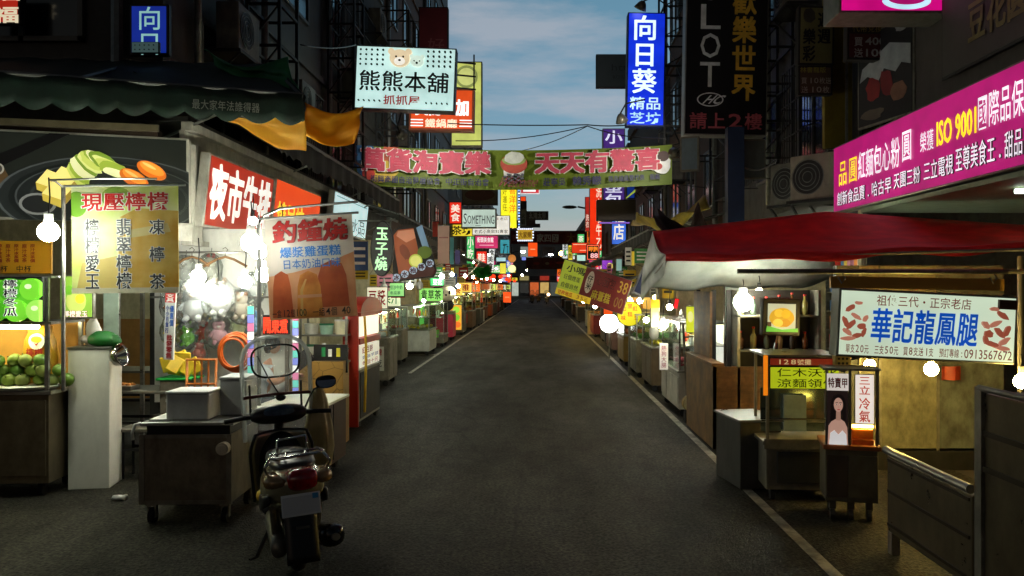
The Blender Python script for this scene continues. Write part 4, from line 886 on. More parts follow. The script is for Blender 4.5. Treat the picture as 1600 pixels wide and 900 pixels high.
t = thing('low_table', 'small pale table with tan drawers behind the foam boxes', 'table', (-3.05, 7.2, 0)); b = MB(); b.box(-.3, .3, 0, .35, .86, .89); b.build('tabletop', WHITEP, t, bevel=.004)
b = MB(); b.box(-.27, .27, .03, .32, .3, .858); b.build('drawers', TAN, t)
for x in (-.26, .26):
    for y in (.05, .3): b = MB(); b.cyl((x, y, 0), (x, y, .3), .015, 8); b.build('leg', IRON, t)
# ------------------------------------------------------------------ scooter
SCB = mt('scooter_olive_silver', (158, 148, 118), .2, .3, .1, 5., spec=.9); SCD = mt('scooter_dark', (18, 18, 19), .38, 0, .2, 8, spec=.5)
def make_scooter(label):
    S = thing('scooter', label, 'scooter')
    def ell(cx, y, cz, a, b_, n=20, p=2.4, lean=0):
        q = []
        for j in range(n):
            t = 2 * math.pi * j / n; c, s = math.cos(t), math.sin(t)
            q.append(Vector((cx + a * math.copysign(abs(c) ** (2 / p), c), y + lean * s, cz + b_ * math.copysign(abs(s) ** (2 / p), s))))
        return q
    for nm, y in (('rear', 0), ('front', 1.24)):
        b = MB(); b.ring((0, y, .215), .165, .052, 'x', 32, 12); w = b.build('wheel', RUBBER, S, smooth=True)
        b = MB(); b.cyl((-.035, y, .215), (.035, y, .215), .12, 20); b.cyl((-.06, y, .215), (.06, y, .215), .03, 10); b.build('rim', STEELD, w)
    # tail body: cowls flowing back from the floorboard to the tail lamp
    secs = [(.62, .42, .14, .12), (.5, .48, .185, .2), (.3, .55, .2, .2), (.08, .6, .205, .18), (-.12, .64, .195, .155), (-.28, .68, .17, .12), (-.38, .70, .13, .085), (-.42, .71, .08, .05)]
    b = MB(); b.loft([ell(0, y, z, a, c) for y, z, a, c in secs]); b.build('rear_body', SCB, S, smooth=True)
    for s in (-1, 1):
        b = MB(); b.loft([ell(s * x, y, z, .012, hh, 10) for y, z, x, hh in ((.48, .42, .185, .05), (.2, .47, .205, .06), (-.05, .53, .205, .05), (-.25, .59, .175, .03))]); b.build('cowl_trim', SCD, S, smooth=True)
    b = MB(); b.loft([ell(0, y, z, a, c, p=2.8) for y, z, a, c in ((.62, .70, .07, .035), (.55, .74, .13, .05), (.35, .76, .15, .055), (.1, .775, .15, .05), (-.1, .79, .14, .045), (-.22, .795, .11, .035), (-.26, .795, .07, .02))]); b.build('seat', mt('seat_vinyl', (46, 46, 42), .35, 0, .25, 14, spec=.6), S, smooth=True)
    b = MB(); b.loft([ell(0, y, z, a, c, p=3.5) for y, z, a, c in ((.55, .3, .15, .06), (.7, .28, .17, .045), (.92, .28, .18, .045), (1.0, .33, .17, .06))]); b.build('floorboard', SCD, S, smooth=True)
    # leg shield
    def shield(u, v):
        z = .3 + v * .56; w = .235 * (1 - .12 * (1 - v)) * (1 - .35 * max(0, v - .75) / .25 * .6); x = (u - .5) * 2 * w
        return (x, 1.02 + .1 * (1 - v) * .3 - .13 * (abs(u - .5) * 2) ** 2 - .1 * v, z)
    b = MB(); b.grid(shield, 16, 12); b.build('leg_shield', SCB, S, smooth=True, solid=.03)
    b = MB(); b.tube([shield(0.0, v / 10) for v in range(11)] + [shield(k / 10, 1.0) for k in range(1, 10)] + [shield(1.0, 1 - v / 10) for v in range(11)], .014, 6); b.build('shield_edge', SCD, S, smooth=True)
    b = MB(); b.loft([ell(0, y, z, a, c) for y, z, a, c in ((.8, .58, .12, .18), (.9, .6, .17, .25), (.97, .6, .18, .27))]); b.build('glove_box', SCD, S, smooth=True)
    b = MB(); b.tube([(0, 1.24, .22), (0, 1.05, .72), (0, .98, .93)], [.03, .035, .035], 10); b.build('steering_column', SCD, S)
    for x in (-.085, .085): b = MB(); b.tube([(x, 1.25, .22), (x * .9, 1.14, .55)], .02, 8); b.build('fork', STEELD, S)
    b = MB(); b.grid(lambda u, v: ((v - .5) * .17, 1.24 + .25 * math.cos(R(20 + 150 * u)), .215 + .25 * math.sin(R(20 + 150 * u)) - .04 * (2 * v - 1) ** 2), 14, 6); b.build('front_fender', SCB, S, smooth=True, solid=.012)
    b = MB(); b.loft([ell(0, y, z, a, c) for y, z, a, c in ((1.0, .62, .15, .2), (1.1, .6, .13, .17), (1.16, .57, .07, .09))]); b.build('front_fairing', SCB, S, smooth=True)
    # headset
    hb = MB(); hb.loft([ell(0, y, z, a, c, 24) for y, z, a, c in ((.87, .985, .1, .03), (.89, .985, .19, .065), (.94, .99, .215, .08), (1.0, .99, .2, .075), (1.06, .98, .12, .05))]); hb = hb.build('handlebar_cover', SCD, S, smooth=True)
    b = MB(); b.loft([ell(0, .868 + .012 * k, 1.018 + .02 * k, .115 - .01 * k, .03, 20) for k in (0, 1)]); b.build('instrument_glass', mt('dial_glass', (70, 96, 120), .12, 0, .4, 14, spec=.8), hb)
    b = MB(); b.disc((0, .96), .09, 1.055, 1.075, 20, .05); b.build('headlight', mt('lamp_glass', (180, 186, 186), .1, .4, .1, 6), hb)
    for s in (-1, 1):
        b = MB(); b.tube([(s * .17, .95, .985), (s * .26, .93, .985), (s * .39, .88, .98)], [.022, .019, .019], 10); g = b.build('grip', BLACK, S, smooth=True)
        b = MB(); b.tube([(s * .2, .99, .985), (s * .28, .985, .98), (s * .38, .945, .965)], .007, 6); b.build('brake_lever', STEELD, g)
    mi = MB(); mi.tube([(.2, .95, 1.02), (.235, .94, 1.1), (.27, .91, 1.17), (.33, .9, 1.2)], .008, 7); mi = mi.build('mirror_stem', BLACK, S, smooth=True)
    b = MB(); b.loft([ell(.36, y, 1.225, a, c, 22, 2.6) for y, a, c in ((.925, .04, .025), (.905, .075, .05), (.89, .08, .055))]); m_ = b.build('mirror', BLACKG, mi, smooth=True)
    b = MB(); b.loft([[Vector((.36 + .07 * math.cos(q), .882 - .03 * math.sin(q) * -1 - .002 * k, 1.225 + .045 * math.sin(q))) for q in [2 * math.pi * j / 22 for j in range(22)]] for k in (0, 1)]); b.build('mirror_glass', mt('mirror_silver', (214, 222, 226), .05, 1, .03, 3), m_)
    # clear rider shield with a framed window and a brown stiffening bar
    def arch(n, w, z0, z1, dy=0):
        pts = [(-w, z0)]
        for j in range(n + 1):
            a = math.pi - math.pi * j / n; pts.append((w * math.copysign(abs(math.cos(a)) ** .72, math.cos(a)), z1 - .24 + .24 * abs(math.sin(a)) ** .8))
        return pts + [(w, z0)]
    yz = lambda x, z: 1.06 - .12 * (x / .29) ** 2 - .1 * (z - 1.0)
    A = arch(26, .25, .78, 1.63)
    b = MB(); zs = [k / 18 for k in range(19)]
    def sh(u, v):
        z = .78 + v * .85
        w = .25 if z < 1.39 else .25 * max(.02, (1 - ((z - 1.39) / .242) ** 2.6)) ** (1 / 2.6) if z < 1.63 else .01
        x = (2 * u - 1) * w; return (x, yz(x, z), z)
    b.grid(sh, 18, 30); ws = b.build('rider_shield', clear('shield_plastic', gloss=.14, veil=.2), S, smooth=True)
    b = MB(); b.tube([(x, yz(x, z), z) for x, z in A], .016, 8); b.build('shield_rim', clear('shield_edge_plastic', gloss=.2, veil=.65), ws, smooth=True)
    W = [(.185 * math.copysign(abs(math.cos(a)) ** .62, math.cos(a)) * (1 - .1 * (1 - math.sin(a)) / 2), 1.425 + .135 * math.copysign(abs(math.sin(a)) ** .7, math.sin(a))) for a in [2 * math.pi * j / 40 for j in range(40)]]
    b = MB(); b.tube([(x, yz(x, z) - .006, z) for x, z in W], .0085, 7, closed=True); b.build('window_trim', BLACKG, ws, smooth=True)
    b = MB(); b.tube([(x, yz(x, 1.14) - .012, 1.145 + .0 * x) for x in (-.25, -.14, 0, .14, .25)], .014, 6); b.build('stiffening_bar', mt('brown_strip', (96, 44, 32), .4), ws, smooth=True)
    b = MB(); b.ball((.03, yz(0, 1.12) - .015, 1.115), .036, 12, (1.1, .5, .9)); b.tube([(.03, yz(0, 1.1) - .02, 1.12), (-.06, yz(0, 1.3) - .03, 1.3), (-.13, yz(0, 1.45) - .03, 1.48)], .006, 5); b.build('wiper', BLACK, ws, smooth=True)
    for x in (-.2, .18):
        b = MB(); b.tube([(x, yz(x, 1.26) - .012, 1.25), (x, yz(x, 1.0) - .01, 1.0), (x * .8, .98, .95)], .009, 6); b.build('bracket', BLACK, ws)
    # rack
    b = MB(); b.tube([(-.13, .05, .83), (-.15, -.15, .885), (-.16, -.36, .9), (-.13, -.42, .9), (.13, -.42, .915), (.16, -.36, .91), (.15, -.15, .895), (.13, .05, .83)], .011, 8)
    for x in (-.06, .06): b.tube([(x, -.42, .905), (x, -.2, .895), (x, -.02, .845)], .007, 6)
    b.tube([(-.155, -.2, .89), (.155, -.2, .895)], .007, 6); b.tube([(-.16, -.33, .9), (-.2, -.36, .84), (-.16, -.3, .72)], .009, 6); b.tube([(.16, -.33, .9), (.2, -.36, .84), (.16, -.3, .72)], .009, 6)
    b.tube([(-.1, -.05, .84), (-.09, -.02, .95), (.09, -.02, .965), (.1, -.05, .84)], .009, 7)
    b.build('rear_rack', CHROME, S, smooth=True)
    # lamps, plate
    tl = MB(); tl.loft([ell(.02, y, z, a, c, 16, 3) for y, z, a, c in ((-.36, .745, .1, .075), (-.42, .74, .092, .07), (-.445, .735, .078, .05))]); tl = tl.build('tail_light', mt('red_lens', (150, 12, 14), .12, 0, .5, 22, spec=.8), S, smooth=True)
    for s in (-1, 1):
        b = MB(); b.loft([ell(s * x, y, .735, a, c, 14, 2.6) for y, x, a, c in ((-.26, .165, .05, .055), (-.36, .15, .06, .045), (-.41, .125, .045, .025))]); b.build('turn_signal', mt('clear_lens', (150, 120, 80), .12, .3, .4, 18, spec=.8), S, smooth=True)
    b = MB(); b.box(-.1, .1, -.36, -.16, .52, .6); b.build('tail_under', SCD, S, bevel=.03)
    b = MB(); b.grid(lambda u, v: ((u - .5) * .2, -.33 - .13 * v + .03 * v * v, .56 - .38 * v), 4, 8); b.build('mud_flap', SCD, S, smooth=True, solid=.014)
    q = Matrix.Translation((.0, -.45, .585)) @ Matrix.Rotation(R(-14), 4, 'X')
    b = MB(); b.box(-.118, .118, -.006, .0, -.072, .072, q); p_ = b.build('license_plate', mt('plate_grey', (232, 236, 236), .4, 0, .08, 6), S, bevel=.003)
    b = MB(); b.box(-.11, .11, -.009, -.0055, -.06, .055, q); b.build('plate_field', mt('plate_field', (206, 212, 216), .5, 0, .05, 4), p_)
    b = MB(); b.box(.07, .105, -.0125, -.0085, .03, .064, q); b.build('plate_sticker', pt(70, 150, 200), p_)
    b = MB(); b.box(-.04, .04, -.482, -.472, .43, .445); b.build('maker_badge', STEEL, S)
    # engine, exhaust, stand
    b = MB(); b.loft([ell(-.12, y, z, .05, c, 16) for y, z, c in ((-.1, .2, .06), (-.02, .21, .1), (.2, .25, .09), (.42, .28, .07))]); b.build('transmission_case', STEELD, S, smooth=True)
    b = MB(); b.loft([ell(x, y, z, r, r, 18) for x, y, z, r in ((.15, .3, .2, .03), (.17, .12, .22, .06), (.19, -.1, .25, .08), (.2, -.28, .29, .08), (.2, -.32, .295, .06))]); ex = b.build('exhaust', BLACKG, S, smooth=True)
    b = MB(); b.cyl((.21, -.31, .29), (.215, -.36, .3), .025, 12); b.build('exhaust_tip', STEELD, ex)
    b = MB(); b.loft([ell(.265, y, z, .012, c, 12) for y, z, c in ((.1, .24, .03), (-.1, .27, .05), (-.26, .3, .04))]); b.build('heat_shield', IRON, ex, smooth=True)
    b = MB(); b.tube([(-.12, .42, .26), (-.24, .36, .03), (-.29, .33, .02)], .013, 8); b.build('side_stand', IRON, S)
    for s in (-1, 1): b = MB(); b.tube([(s * .13, .02, .22), (s * .15, -.12, .5)], .022, 8); b.build('shock_absorber', STEELD, S)
    return S
scoot = make_scooter('parked olive grey scooter with a tall clear rider shield')
scoot.location = (-1.61, 5.38, 0); scoot.rotation_euler = (0, R(-3), R(23)); scoot.scale = (1.0, .93, .93)
SM = Matrix.LocRotScale(scoot.location, scoot.rotation_euler, scoot.scale)
t = thing('rain_coat', 'beige raincoat hung over the right handlebar of the scooter', 'raincoat', SM @ Vector((.3, .97, .95)))
b = MB(); b.loft([[Vector((math.cos(a) * w * (1 + .18 * math.sin(5 * a)), math.sin(a) * d * (1 + .2 * math.sin(4 * a + z * 9)), z)) for a in [k * math.pi / 14 for k in range(28)]] for w, d, z in ((.05, .04, -.42), (.09, .06, -.4), (.11, .07, -.25), (.1, .07, -.1), (.075, .05, .02), (.06, .04, .12), (.03, .03, .2), (.01, .01, .22))]); b.build('cloth', sheet('raincoat_cloth', (196, 182, 140), .3, sc=5, col2=(160, 146, 108)), t, smooth=True)
t = thing('ball', 'yellow ball resting on the left edge of the scooter floorboard', 'ball', SM @ Vector((-.15, .74, .385)))
b = MB(); b.ball((0, 0, 0), .056, 18); b.build('shell', mt('yellow_ball', (226, 186, 60), .5, 0, .1, 12), t, smooth=True)
b = MB(); b.ring((0, 0, 0), .0565, .002, 'x', 28, 5); b.build('seam', WHITEP, t)
# ------------------------------------------------------------------ person working behind the toy stall
def skin_body(name, joints, edges, mat, parent=None, levels=2):
    me = bpy.data.meshes.new(name); me.from_pydata([j[0] for j in joints], edges, []); o = bpy.data.objects.new(name, me); COL.objects.link(o)
    if parent: o.parent = parent
    s = o.modifiers.new('skin', 'SKIN')
    for i, j in enumerate(joints):
        sv = me.skin_vertices[0].data[i]; r = j[1]; sv.radius = r if isinstance(r, tuple) else (r, r); sv.use_root = (i == 0)
    s.use_smooth_shade = True; o.modifiers.new('sub', 'SUBSURF').levels = levels; o.modifiers['sub'].render_levels = levels
    me.materials.append(mat); return o
SKIN = mt('skin', (196, 140, 110), .55, 0, .08, 9); HAIR = mt('black_hair', (20, 17, 16), .45, 0, .3, 40)
ps = thing('person', 'person in a white shirt sitting behind the stalls and reaching right', 'person', (P(413, 560, 9.9).x, 9.75, 0))
J = [((0, 0, .5), (.14, .11)), ((.03, 0, .66), (.14, .1)), ((.08, 0, .82), (.17, .1)), ((.11, 0, .95), (.1, .08)), ((.14, 0, 1.02), .055), ((.16, -.0, 1.08), .05),
     ((.1, -.18, .91), .065), ((.24, -.23, .75), .05), ((.44, -.2, .86), .036), ((.1, .18, .91), .065), ((.24, .24, .74), .05), ((.42, .22, .84), .036),
     ((.03, -.09, .48), .09), ((.44, -.1, .49), .065), ((.42, -.1, .08), .045), ((.54, -.11, .04), .04), ((.03, .09, .48), .09), ((.44, .1, .49), .065), ((.42, .1, .08), .045), ((.54, .11, .04), .04)]
Ed = [(0, 1), (1, 2), (2, 3), (3, 4), (4, 5), (2, 6), (6, 7), (7, 8), (2, 9), (9, 10), (10, 11), (0, 12), (12, 13), (13, 14), (14, 15), (0, 16), (16, 17), (17, 18), (18, 19)]
body = skin_body('body', J, Ed, SKIN, ps)
b = MB(); b.ball((.185, 0, 1.18), .1, 18, (1, .82, 1.16)); b.tube([(.15, 0, 1.05), (.165, 0, 1.14)], .05, 12); b.ball((.288, 0, 1.17), .018, 8, (1.1, .8, 1.2)); b.ball((.265, 0, 1.125), .016, 8, (.8, 1.5, .5)); b.ball((.17, -.085, 1.18), .022, 8, (.6, .4, 1.2)); b.ball((.17, .085, 1.18), .022, 8, (.6, .4, 1.2)); hd = b.build('head', SKIN, ps, smooth=True)
b = MB(); b.ball((.165, 0, 1.215), .112, 18, (1, .9, 1.02)); b.ball((.11, 0, 1.16), .085, 14, (.8, .95, 1.1)); b.build('hair', HAIR, ps, smooth=True)
for y in (-.038, .038): b = MB(); b.ball((.272, y, 1.195), .011, 8); b.build('eye', BLACKG, hd, smooth=True)
JS = [((0, 0, .49), (.16, .125)), ((.03, 0, .66), (.155, .115)), ((.08, 0, .82), (.185, .115)), ((.105, 0, .94), (.11, .09)), ((.1, -.185, .91), .08), ((.2, -.22, .79), .07), ((.1, .185, .91), .08), ((.2, .23, .79), .07)]
skin_body('shirt', JS, [(0, 1), (1, 2), (2, 3), (2, 4), (4, 5), (2, 6), (6, 7)], mt('white_shirt', (216, 220, 226), .8, 0, .06, 6), ps)
JT = [((0, 0, .51), (.15, .12)), ((.04, -.095, .48), .1), ((.44, -.1, .49), .078), ((.43, -.1, .12), .06), ((.04, .095, .48), .1), ((.44, .1, .49), .078), ((.43, .1, .12), .06)]
skin_body('trousers', JT, [(0, 1), (1, 2), (2, 3), (0, 4), (4, 5), (5, 6)], mt('dark_trousers', (40, 42, 52), .85), ps)
for hy, hz, hx in ((-.2, .86, .44), (.22, .84, .42)):
    b = MB(); b.ball((hx + .045, hy, hz - .005), .04, 10, (1.2, .9, .45))
    for k in range(4):
        L_ = (.06, .075, .07, .055)[k]; y = hy - .03 + k * .02
        b.tube([(hx + .07, y, hz), (hx + .09 + L_ * .5, y, hz - .005), (hx + .09 + L_ * .85, y, hz - .03)], [.0095, .009, .007], 7)
    b.tube([(hx + .03, hy + (.03 if hy < 0 else -.03), hz), (hx + .07, hy + (.055 if hy < 0 else -.055), hz - .01), (hx + .095, hy + (.055 if hy < 0 else -.055), hz - .02)], [.012, .01, .008], 7)
    b.build('hand', SKIN, ps, smooth=True)
t = thing('stall_desk', 'white stall desk in front of the seated person', 'table', (ps.location.x + .62, 10.15, 0)); b = MB(); b.box(-.27, .12, -.19, .19, .74, .78); b.build('tabletop', WHITEP, t, bevel=.005)
b = MB(); b.box(-.23, .1, -.17, .17, 0, .738); b.build('base', STEELD, t)
t = thing('stool', 'round stool the person in the white shirt sits on', 'stool', (ps.location.x, 9.75, 0)); b = MB(); b.cyl((0, 0, .36), (0, 0, .4), .17, 20); b.build('seat', BLACK, t)
for a in range(4): b = MB(); b.cyl((.14 * math.cos(a * 1.57 + .8), .14 * math.sin(a * 1.57 + .8), 0), (.1 * math.cos(a * 1.57 + .8), .1 * math.sin(a * 1.57 + .8), .36), .012, 8); b.build('leg', STEEL, t)
t = thing('monitor', 'black screen standing on the stall desk', 'monitor', (ps.location.x + .56, 10.1, .78), (0, 0, R(15))); b = MB(); b.box(-.13, .13, 0, .03, .06, .26); b.build('screen', BLACKG, t, bevel=.005)
b = MB(); b.box(-.03, .03, .0, .04, 0, .06); b.box(-.08, .08, -.05, .08, 0, .01); b.build('stand', BLACK, t)
# litter
t = thing('crushed_cup', 'crushed paper cup lying on the road by the white cabinet', 'cup', (P(186, 780, 7.1).x, 7.1, .0)); b = MB(); b.loft([[Vector((x, r * math.cos(a), .03 + r * .7 * math.sin(a))) for a in [k * math.pi / 8 for k in range(16)]] for x, r in ((-.05, .028), (-.01, .034), (.03, .03), (.06, .04))]); b.build('body', WHITEP, t, smooth=True)
# ================================================================== MID LEFT: carts and signs up the street
YCASE = [lit(250, 240, 190, 1.4), lit(255, 206, 90, 1.4), lit(226, 246, 210, 1.4), lit(250, 246, 236, 1.5)]
GM0 = [pt(*c, .35) for c in ((236, 230, 214), (226, 190, 70), (206, 70, 50), (120, 180, 80), (236, 236, 236), (214, 140, 60))]
LZ = R(90)
def food_cart(label, loc, w, d, hb, hg, body, glow, roof=None, rz=0, tube=None, stuff=((226, 200, 120),), group=None, posts=True, sign=None, back=True, ends=None):
    """w along street(local x), d deep(local y); front/street face is -y"""
    t = thing('food_cart', label, 'food cart', loc, (0, 0, rz), group)
    b = MB(); b.box(-w / 2, w / 2, -d / 2, d / 2, .12, hb - .03); bd = b.build('body', body, t, bevel=.008)
    n = max(2, int(w / .5))
    for k in range(n):
        a = -w / 2 + .03 + k * (w - .03) / n; b = MB(); b.box(a, a + (w - .03) / n - .03, -d / 2 - .012, -d / 2 - .001, .18, hb - .1); b.build('door', body, bd, bevel=.004)
    b = MB(); b.box(-w / 2 - .03, w / 2 + .03, -d / 2 - .03, d / 2 + .03, hb - .029, hb); b.build('counter_top', STEEL, t, bevel=.004)
    for x in (-w / 2 + .1, w / 2 - .1):
        for y in (-d / 2 + .08, d / 2 - .08):
            b = MB(); b.cyl((x - .018, y, .055), (x + .018, y, .055), .055, 12); b.box(x - .025, x + .025, y - .02, y + .02, .09, .12); b.build('wheel', RUBBER, t)
    if hg > hb:
        b = MB()
        for x in (-w / 2, w / 2 - .025):
            for y in (-d / 2, d / 2 - .025): b.box(x, x + .025, y, y + .025, hb, hg)
        b.box(-w / 2, w / 2, -d / 2 + .0, d / 2, hg, hg + .03); b.build('case_frame', STEEL, t)
        b = MB(); b.box(-w / 2 + .03, w / 2 - .03, -d / 2 + .008, -d / 2 + .012, hb + .005, hg - .005); b.box(-w / 2 + .008, -w / 2 + .012, -d / 2 + .03, d / 2 - .03, hb + .005, hg - .005); b.box(w / 2 - .012, w / 2 - .008, -d / 2 + .03, d / 2 - .03, hb + .005, hg - .005); b.build('glass', GLASS, t)
        if back: b = MB(); b.box(-w / 2 + .03, w / 2 - .03, d / 2 - .02, d / 2 - .008, hb + .005, hg - .005); b.build('back_light', glow, t)
        b = MB(); b.cyl((-w / 2 + .06, 0, hg - .03), (w / 2 - .06, 0, hg - .03), .015, 8); b.build('tube', tube or TUBEW, t)
        b = MB(); ms = []
        for k in range(int(w / .13) * 2):
            c = stuff[k % len(stuff)]; m_ = mt('food_%d_%d_%d' % c, c, .5, 0, .3, 14)
            if m_ not in ms: ms.append(m_)
            b.k = ms.index(m_)
            b.ball((random.uniform(-w / 2 + .1, w / 2 - .1), random.uniform(-d / 2 + .1, d / 2 - .12), hb + .05), random.uniform(.04, .075), 8, (1.2, 1, .8), .2)
        b.build('food', ms, t, smooth=True)
        zs = hb + (hg - hb) * .52; b = MB(); b.box(-w / 2 + .03, w / 2 - .03, -d / 2 + .12, d / 2 - .03, zs, zs + .012); b.build('shelf', STEEL, t)
        b = MB(); ms = []
        for k in range(int(w / .1)):
            m_ = GM0[random.randrange(len(GM0))]
            if m_ not in ms: ms.append(m_)
            b.k = ms.index(m_); x = -w / 2 + .08 + k * (w - .16) / max(1, int(w / .1)); y = random.uniform(-d / 2 + .18, d / 2 - .1)
            b.cyl((x, y, zs + .013), (x, y, zs + random.uniform(.08, max(.1, (hg - hb) * .38))), random.uniform(.025, .042), 9, .022)
        b.build('goods', ms, t)
    if roof:
        zr = roof[0]
        for x in (-w / 2, w / 2 - .03):
            for y in (-d / 2, d / 2 - .03): b = MB(); b.box(x, x + .03, y, y + .03, max(hb, hg + .03), zr); b.build('post', STEEL, t)
        b = MB(); b.box(-w / 2 - .1, w / 2 + .1, -d / 2 - .1, d / 2 + .1, zr, zr + .05); b.build('roof', roof[1], t, bevel=.01)
        if len(roof) > 2:
            b = MB(); b.box(-w / 2 - .1, w / 2 + .1, -d / 2 - .13, -d / 2 - .101, zr - .26, zr + .06); b.box(-w / 2 - .13, -w / 2 - .101, -d / 2 - .1, d / 2 + .1, zr - .26, zr + .06); b.build('sign_board', roof[2], t)
    if sign:
        z = max(hg, hb) + .42
        for x in (-w / 2, w / 2 - .025): b = MB(); b.box(x, x + .025, -d / 2, -d / 2 + .025, max(hg, hb) + .03, z); b.build('post', STEEL, t)
        q = Board('sign_board', None, None, (0, -d / 2 - .02, z), w + .1, .34, .06, sign[1], STEEL, rim=.012); q.root.parent = t; q.txt(sign[0], .08, .12, .92, .88, sign[2], .02).done()
    if ends:
        q = Board('added_end_sign', None, None, (-w / 2 - .02, 0, max(hb, hg) + .06), d * .95, .42, .04, ends[1], STEEL, (0, 0, -LZ), rim=.012); q.root.parent = t; q.txt(ends[0], .08, .12, .92, .88, ends[2], .02).done()  # glowing board added to brighten the end of the cart
        q = Board('menu_notice', None, None, (-w / 2 - .006, 0, .3), d * .6, hb * .5, .01, ends[3], STEEL, (0, 0, -LZ), rim=.004); q.root.parent = t; q.txt('招牌', .15, .08, .85, .4, RED, .02).txt('好吃', .15, .5, .85, .85, INK, .01).done()
    return t
LZ = R(90)   # left carts face the street (+x)
def lcart(label, xf, Y0, w, d, *a, **k): return food_cart(label, (xf - d / 2, Y0 + w / 2, 0), w, d, *a, rz=LZ, **k)
lcart('steel cart with an empty glass top just past the red cabinet', -2.83, 15.2, .9, .42, .93, 1.42, STEELD, YCASE[3], stuff=((226, 190, 130), (230, 230, 220)), ends=('豆漿', lit(236, 226, 196, .9), RED, OFFW))
lcart('narrow steel cart with red cups inside its glass case', -3.3, 19.4, .9, .5, .86, 1.36, STEELD, YCASE[0], stuff=((200, 40, 40), (240, 230, 220), (230, 180, 60)), ends=('果汁', lit(226, 236, 190, .9), pt(40, 120, 50), pt(220, 200, 120)))
lcart('white low cart with a wide glass case and yellow food', -2.98, 22.0, 1.5, .85, .72, 1.36, mt('white_cart', (200, 202, 192), .45, 0, .08, 3, stain=.35), lit(206, 206, 180, .45), stuff=((236, 206, 60), (226, 220, 170)), tube=TUBE)
lcart('green glowing glass cart behind the white low cart', -2.95, 25.2, 1.1, .8, .4, 1.38, STEELD, lit(110, 220, 90, .8), stuff=((80, 190, 60), (120, 220, 80)), ends=('青草茶', lit(150, 230, 110, .9), pt(20, 80, 30), pt(120, 200, 90)), tube=lit(150, 255, 120, 6))
lcart('red and pink machine cart that carries the panda toy', -3.0, 28.3, 1.0, .8, .95, 1.0, mt('pink_paint', (206, 60, 84), .4, 0, .1, 3), YCASE[1])
lcart('drink cart with a bright fruit picture on its end', -2.9, 31.2, 1.3, .8, .9, 1.5, STEELD, YCASE[1], stuff=((240, 160, 40), (150, 200, 60)), ends=('果茶', lit(250, 206, 90, 1.), RED, pt(240, 150, 50)))
lcart('orange lit snack cart with a white front box', -2.9, 44.5, 1.8, 1.5, .8, 1.75, mt('brown_cart', (120, 76, 44), .5, 0, .2, 3), lit(255, 206, 90, 1.3), roof=(2.0, mt('brown_roof', (110, 64, 40), .6), lit(180, 90, 40, .6)), tube=TUBEY, stuff=((240, 190, 80),))
b_ = box_thing('storage_box', 'white storage box on the road in front of the orange lit snack cart', P(748, 497, 44.0), .62, .4, .6, WHITEP)
b_.location.z = 0
# panda toy
t = thing('plush_panda', 'round white panda plush on top of the pink machine cart', 'plush toy', (-3.2, 28.3, 1.06)); PW = mt('panda_white', (236, 226, 196), .9, 0, .08, 12); PB = mt('panda_black', (30, 28, 28), .9)
b = MB(); b.ball((0, 0, .2), .24, 16, (1, .8, .9)); b.build('body', PB, t, smooth=True)
b = MB(); b.ball((0, -.06, .6), .31, 18, (1.08, .9, .92)); h = b.build('head', PW, t, smooth=True)
for s in (-1, 1):
    b = MB(); b.ball((s * .22, -.02, .85), .09, 10); b.build('ear', PB, h, smooth=True)
    b = MB(); b.ball((s * .12, -.31, .64), .06, 10, (.8, .5, 1.2)); b.build('eye', PB, h, smooth=True)
b = MB(); b.ball((0, -.34, .55), .035, 8); b.build('nose', PB, h, smooth=True)
# fruit picture panel
s_ = psign('menu_sign', 'picture panel of orange and lime fruit on the left cart row', 704, 476, 722, 516, 31, lit(236, 170, 50, .95), STEEL, .08, rim=.02)
s_.dot(.5, .2, .3, lit(150, 210, 60, .95), .3).dot(.55, .5, .26, lit(120, 190, 50, 1.), .3).dot(.6, .78, .3, lit(236, 110, 40, .95), .26).dot(.2, .85, .15, lit(250, 230, 200, .95)).done()
# oval black sign
t = psign('hanging_sign', 'black oval hanging sign with pale green characters', 578, 345, 614, 432, 12.2, BLACK, BLACK, .08, R(2), cabinet=False)
b = MB(); b.disc((0, t.h / 2), t.w / 2, -.05, .05, 36, t.h / 2); b.build('oval_board', BLACK, t.root, bevel=.008); t.yf = -.052
t.txt('玉子燒', .22, .1, .78, .9, lit(196, 246, 190, 1.05), .025, 'v').done()
hang_rope('hanger_rod', 'thin rod the black oval sign hangs from', P(560, 345, 12.2), P(612, 345, 12.2))
# drink board with lime and five round characters
s_ = psign('picture_board', 'tilted drink picture board with lime slices and five round characters', 614, 348, 684, 436, 15.0, lit(120, 60, 34, .6), BLACK, .05, R(-7), cabinet=False)
b = MB(); w, h = s_.w, s_.h; b.poly([(-w * .5, 0), (w * .42, 0), (w * .5, h * .1), (w * .43, h * .55), (w * .22, h * .9), (-.05 * w, h), (-w * .38, h * .9)], -.02, .02); b.build('board', mt('drink_board', (52, 54, 56), .4), s_.root, bevel=.004); s_.yf = -.022
s_.pic([(.15, .88), (.12, .2), (.25, .1), (.6, .1), (.68, .8)], lit(150, 78, 44, .75)).pic([(.2, .2), (.25, .12), (.6, .12), (.62, .28), (.4, .34)], lit(196, 130, 96, .75)).pic([(.66, .1), (.8, .06), (.92, .6), (.8, .66)], lit(120, 150, 170, .6)).dot(.35, .5, .1, lit(120, 60, 36, .7), .2, 14, .3, .3).dot(.78, .55, .16, lit(90, 110, 40, .7), .14).dot(.56, .68, .15, lit(190, 200, 70, .85)).dot(.56, .68, .12, lit(220, 220, 120, .85)).pic([(.0, .98), (.9, .78), (.98, .9), (.9, .98)], lit(70, 34, 28, .6))
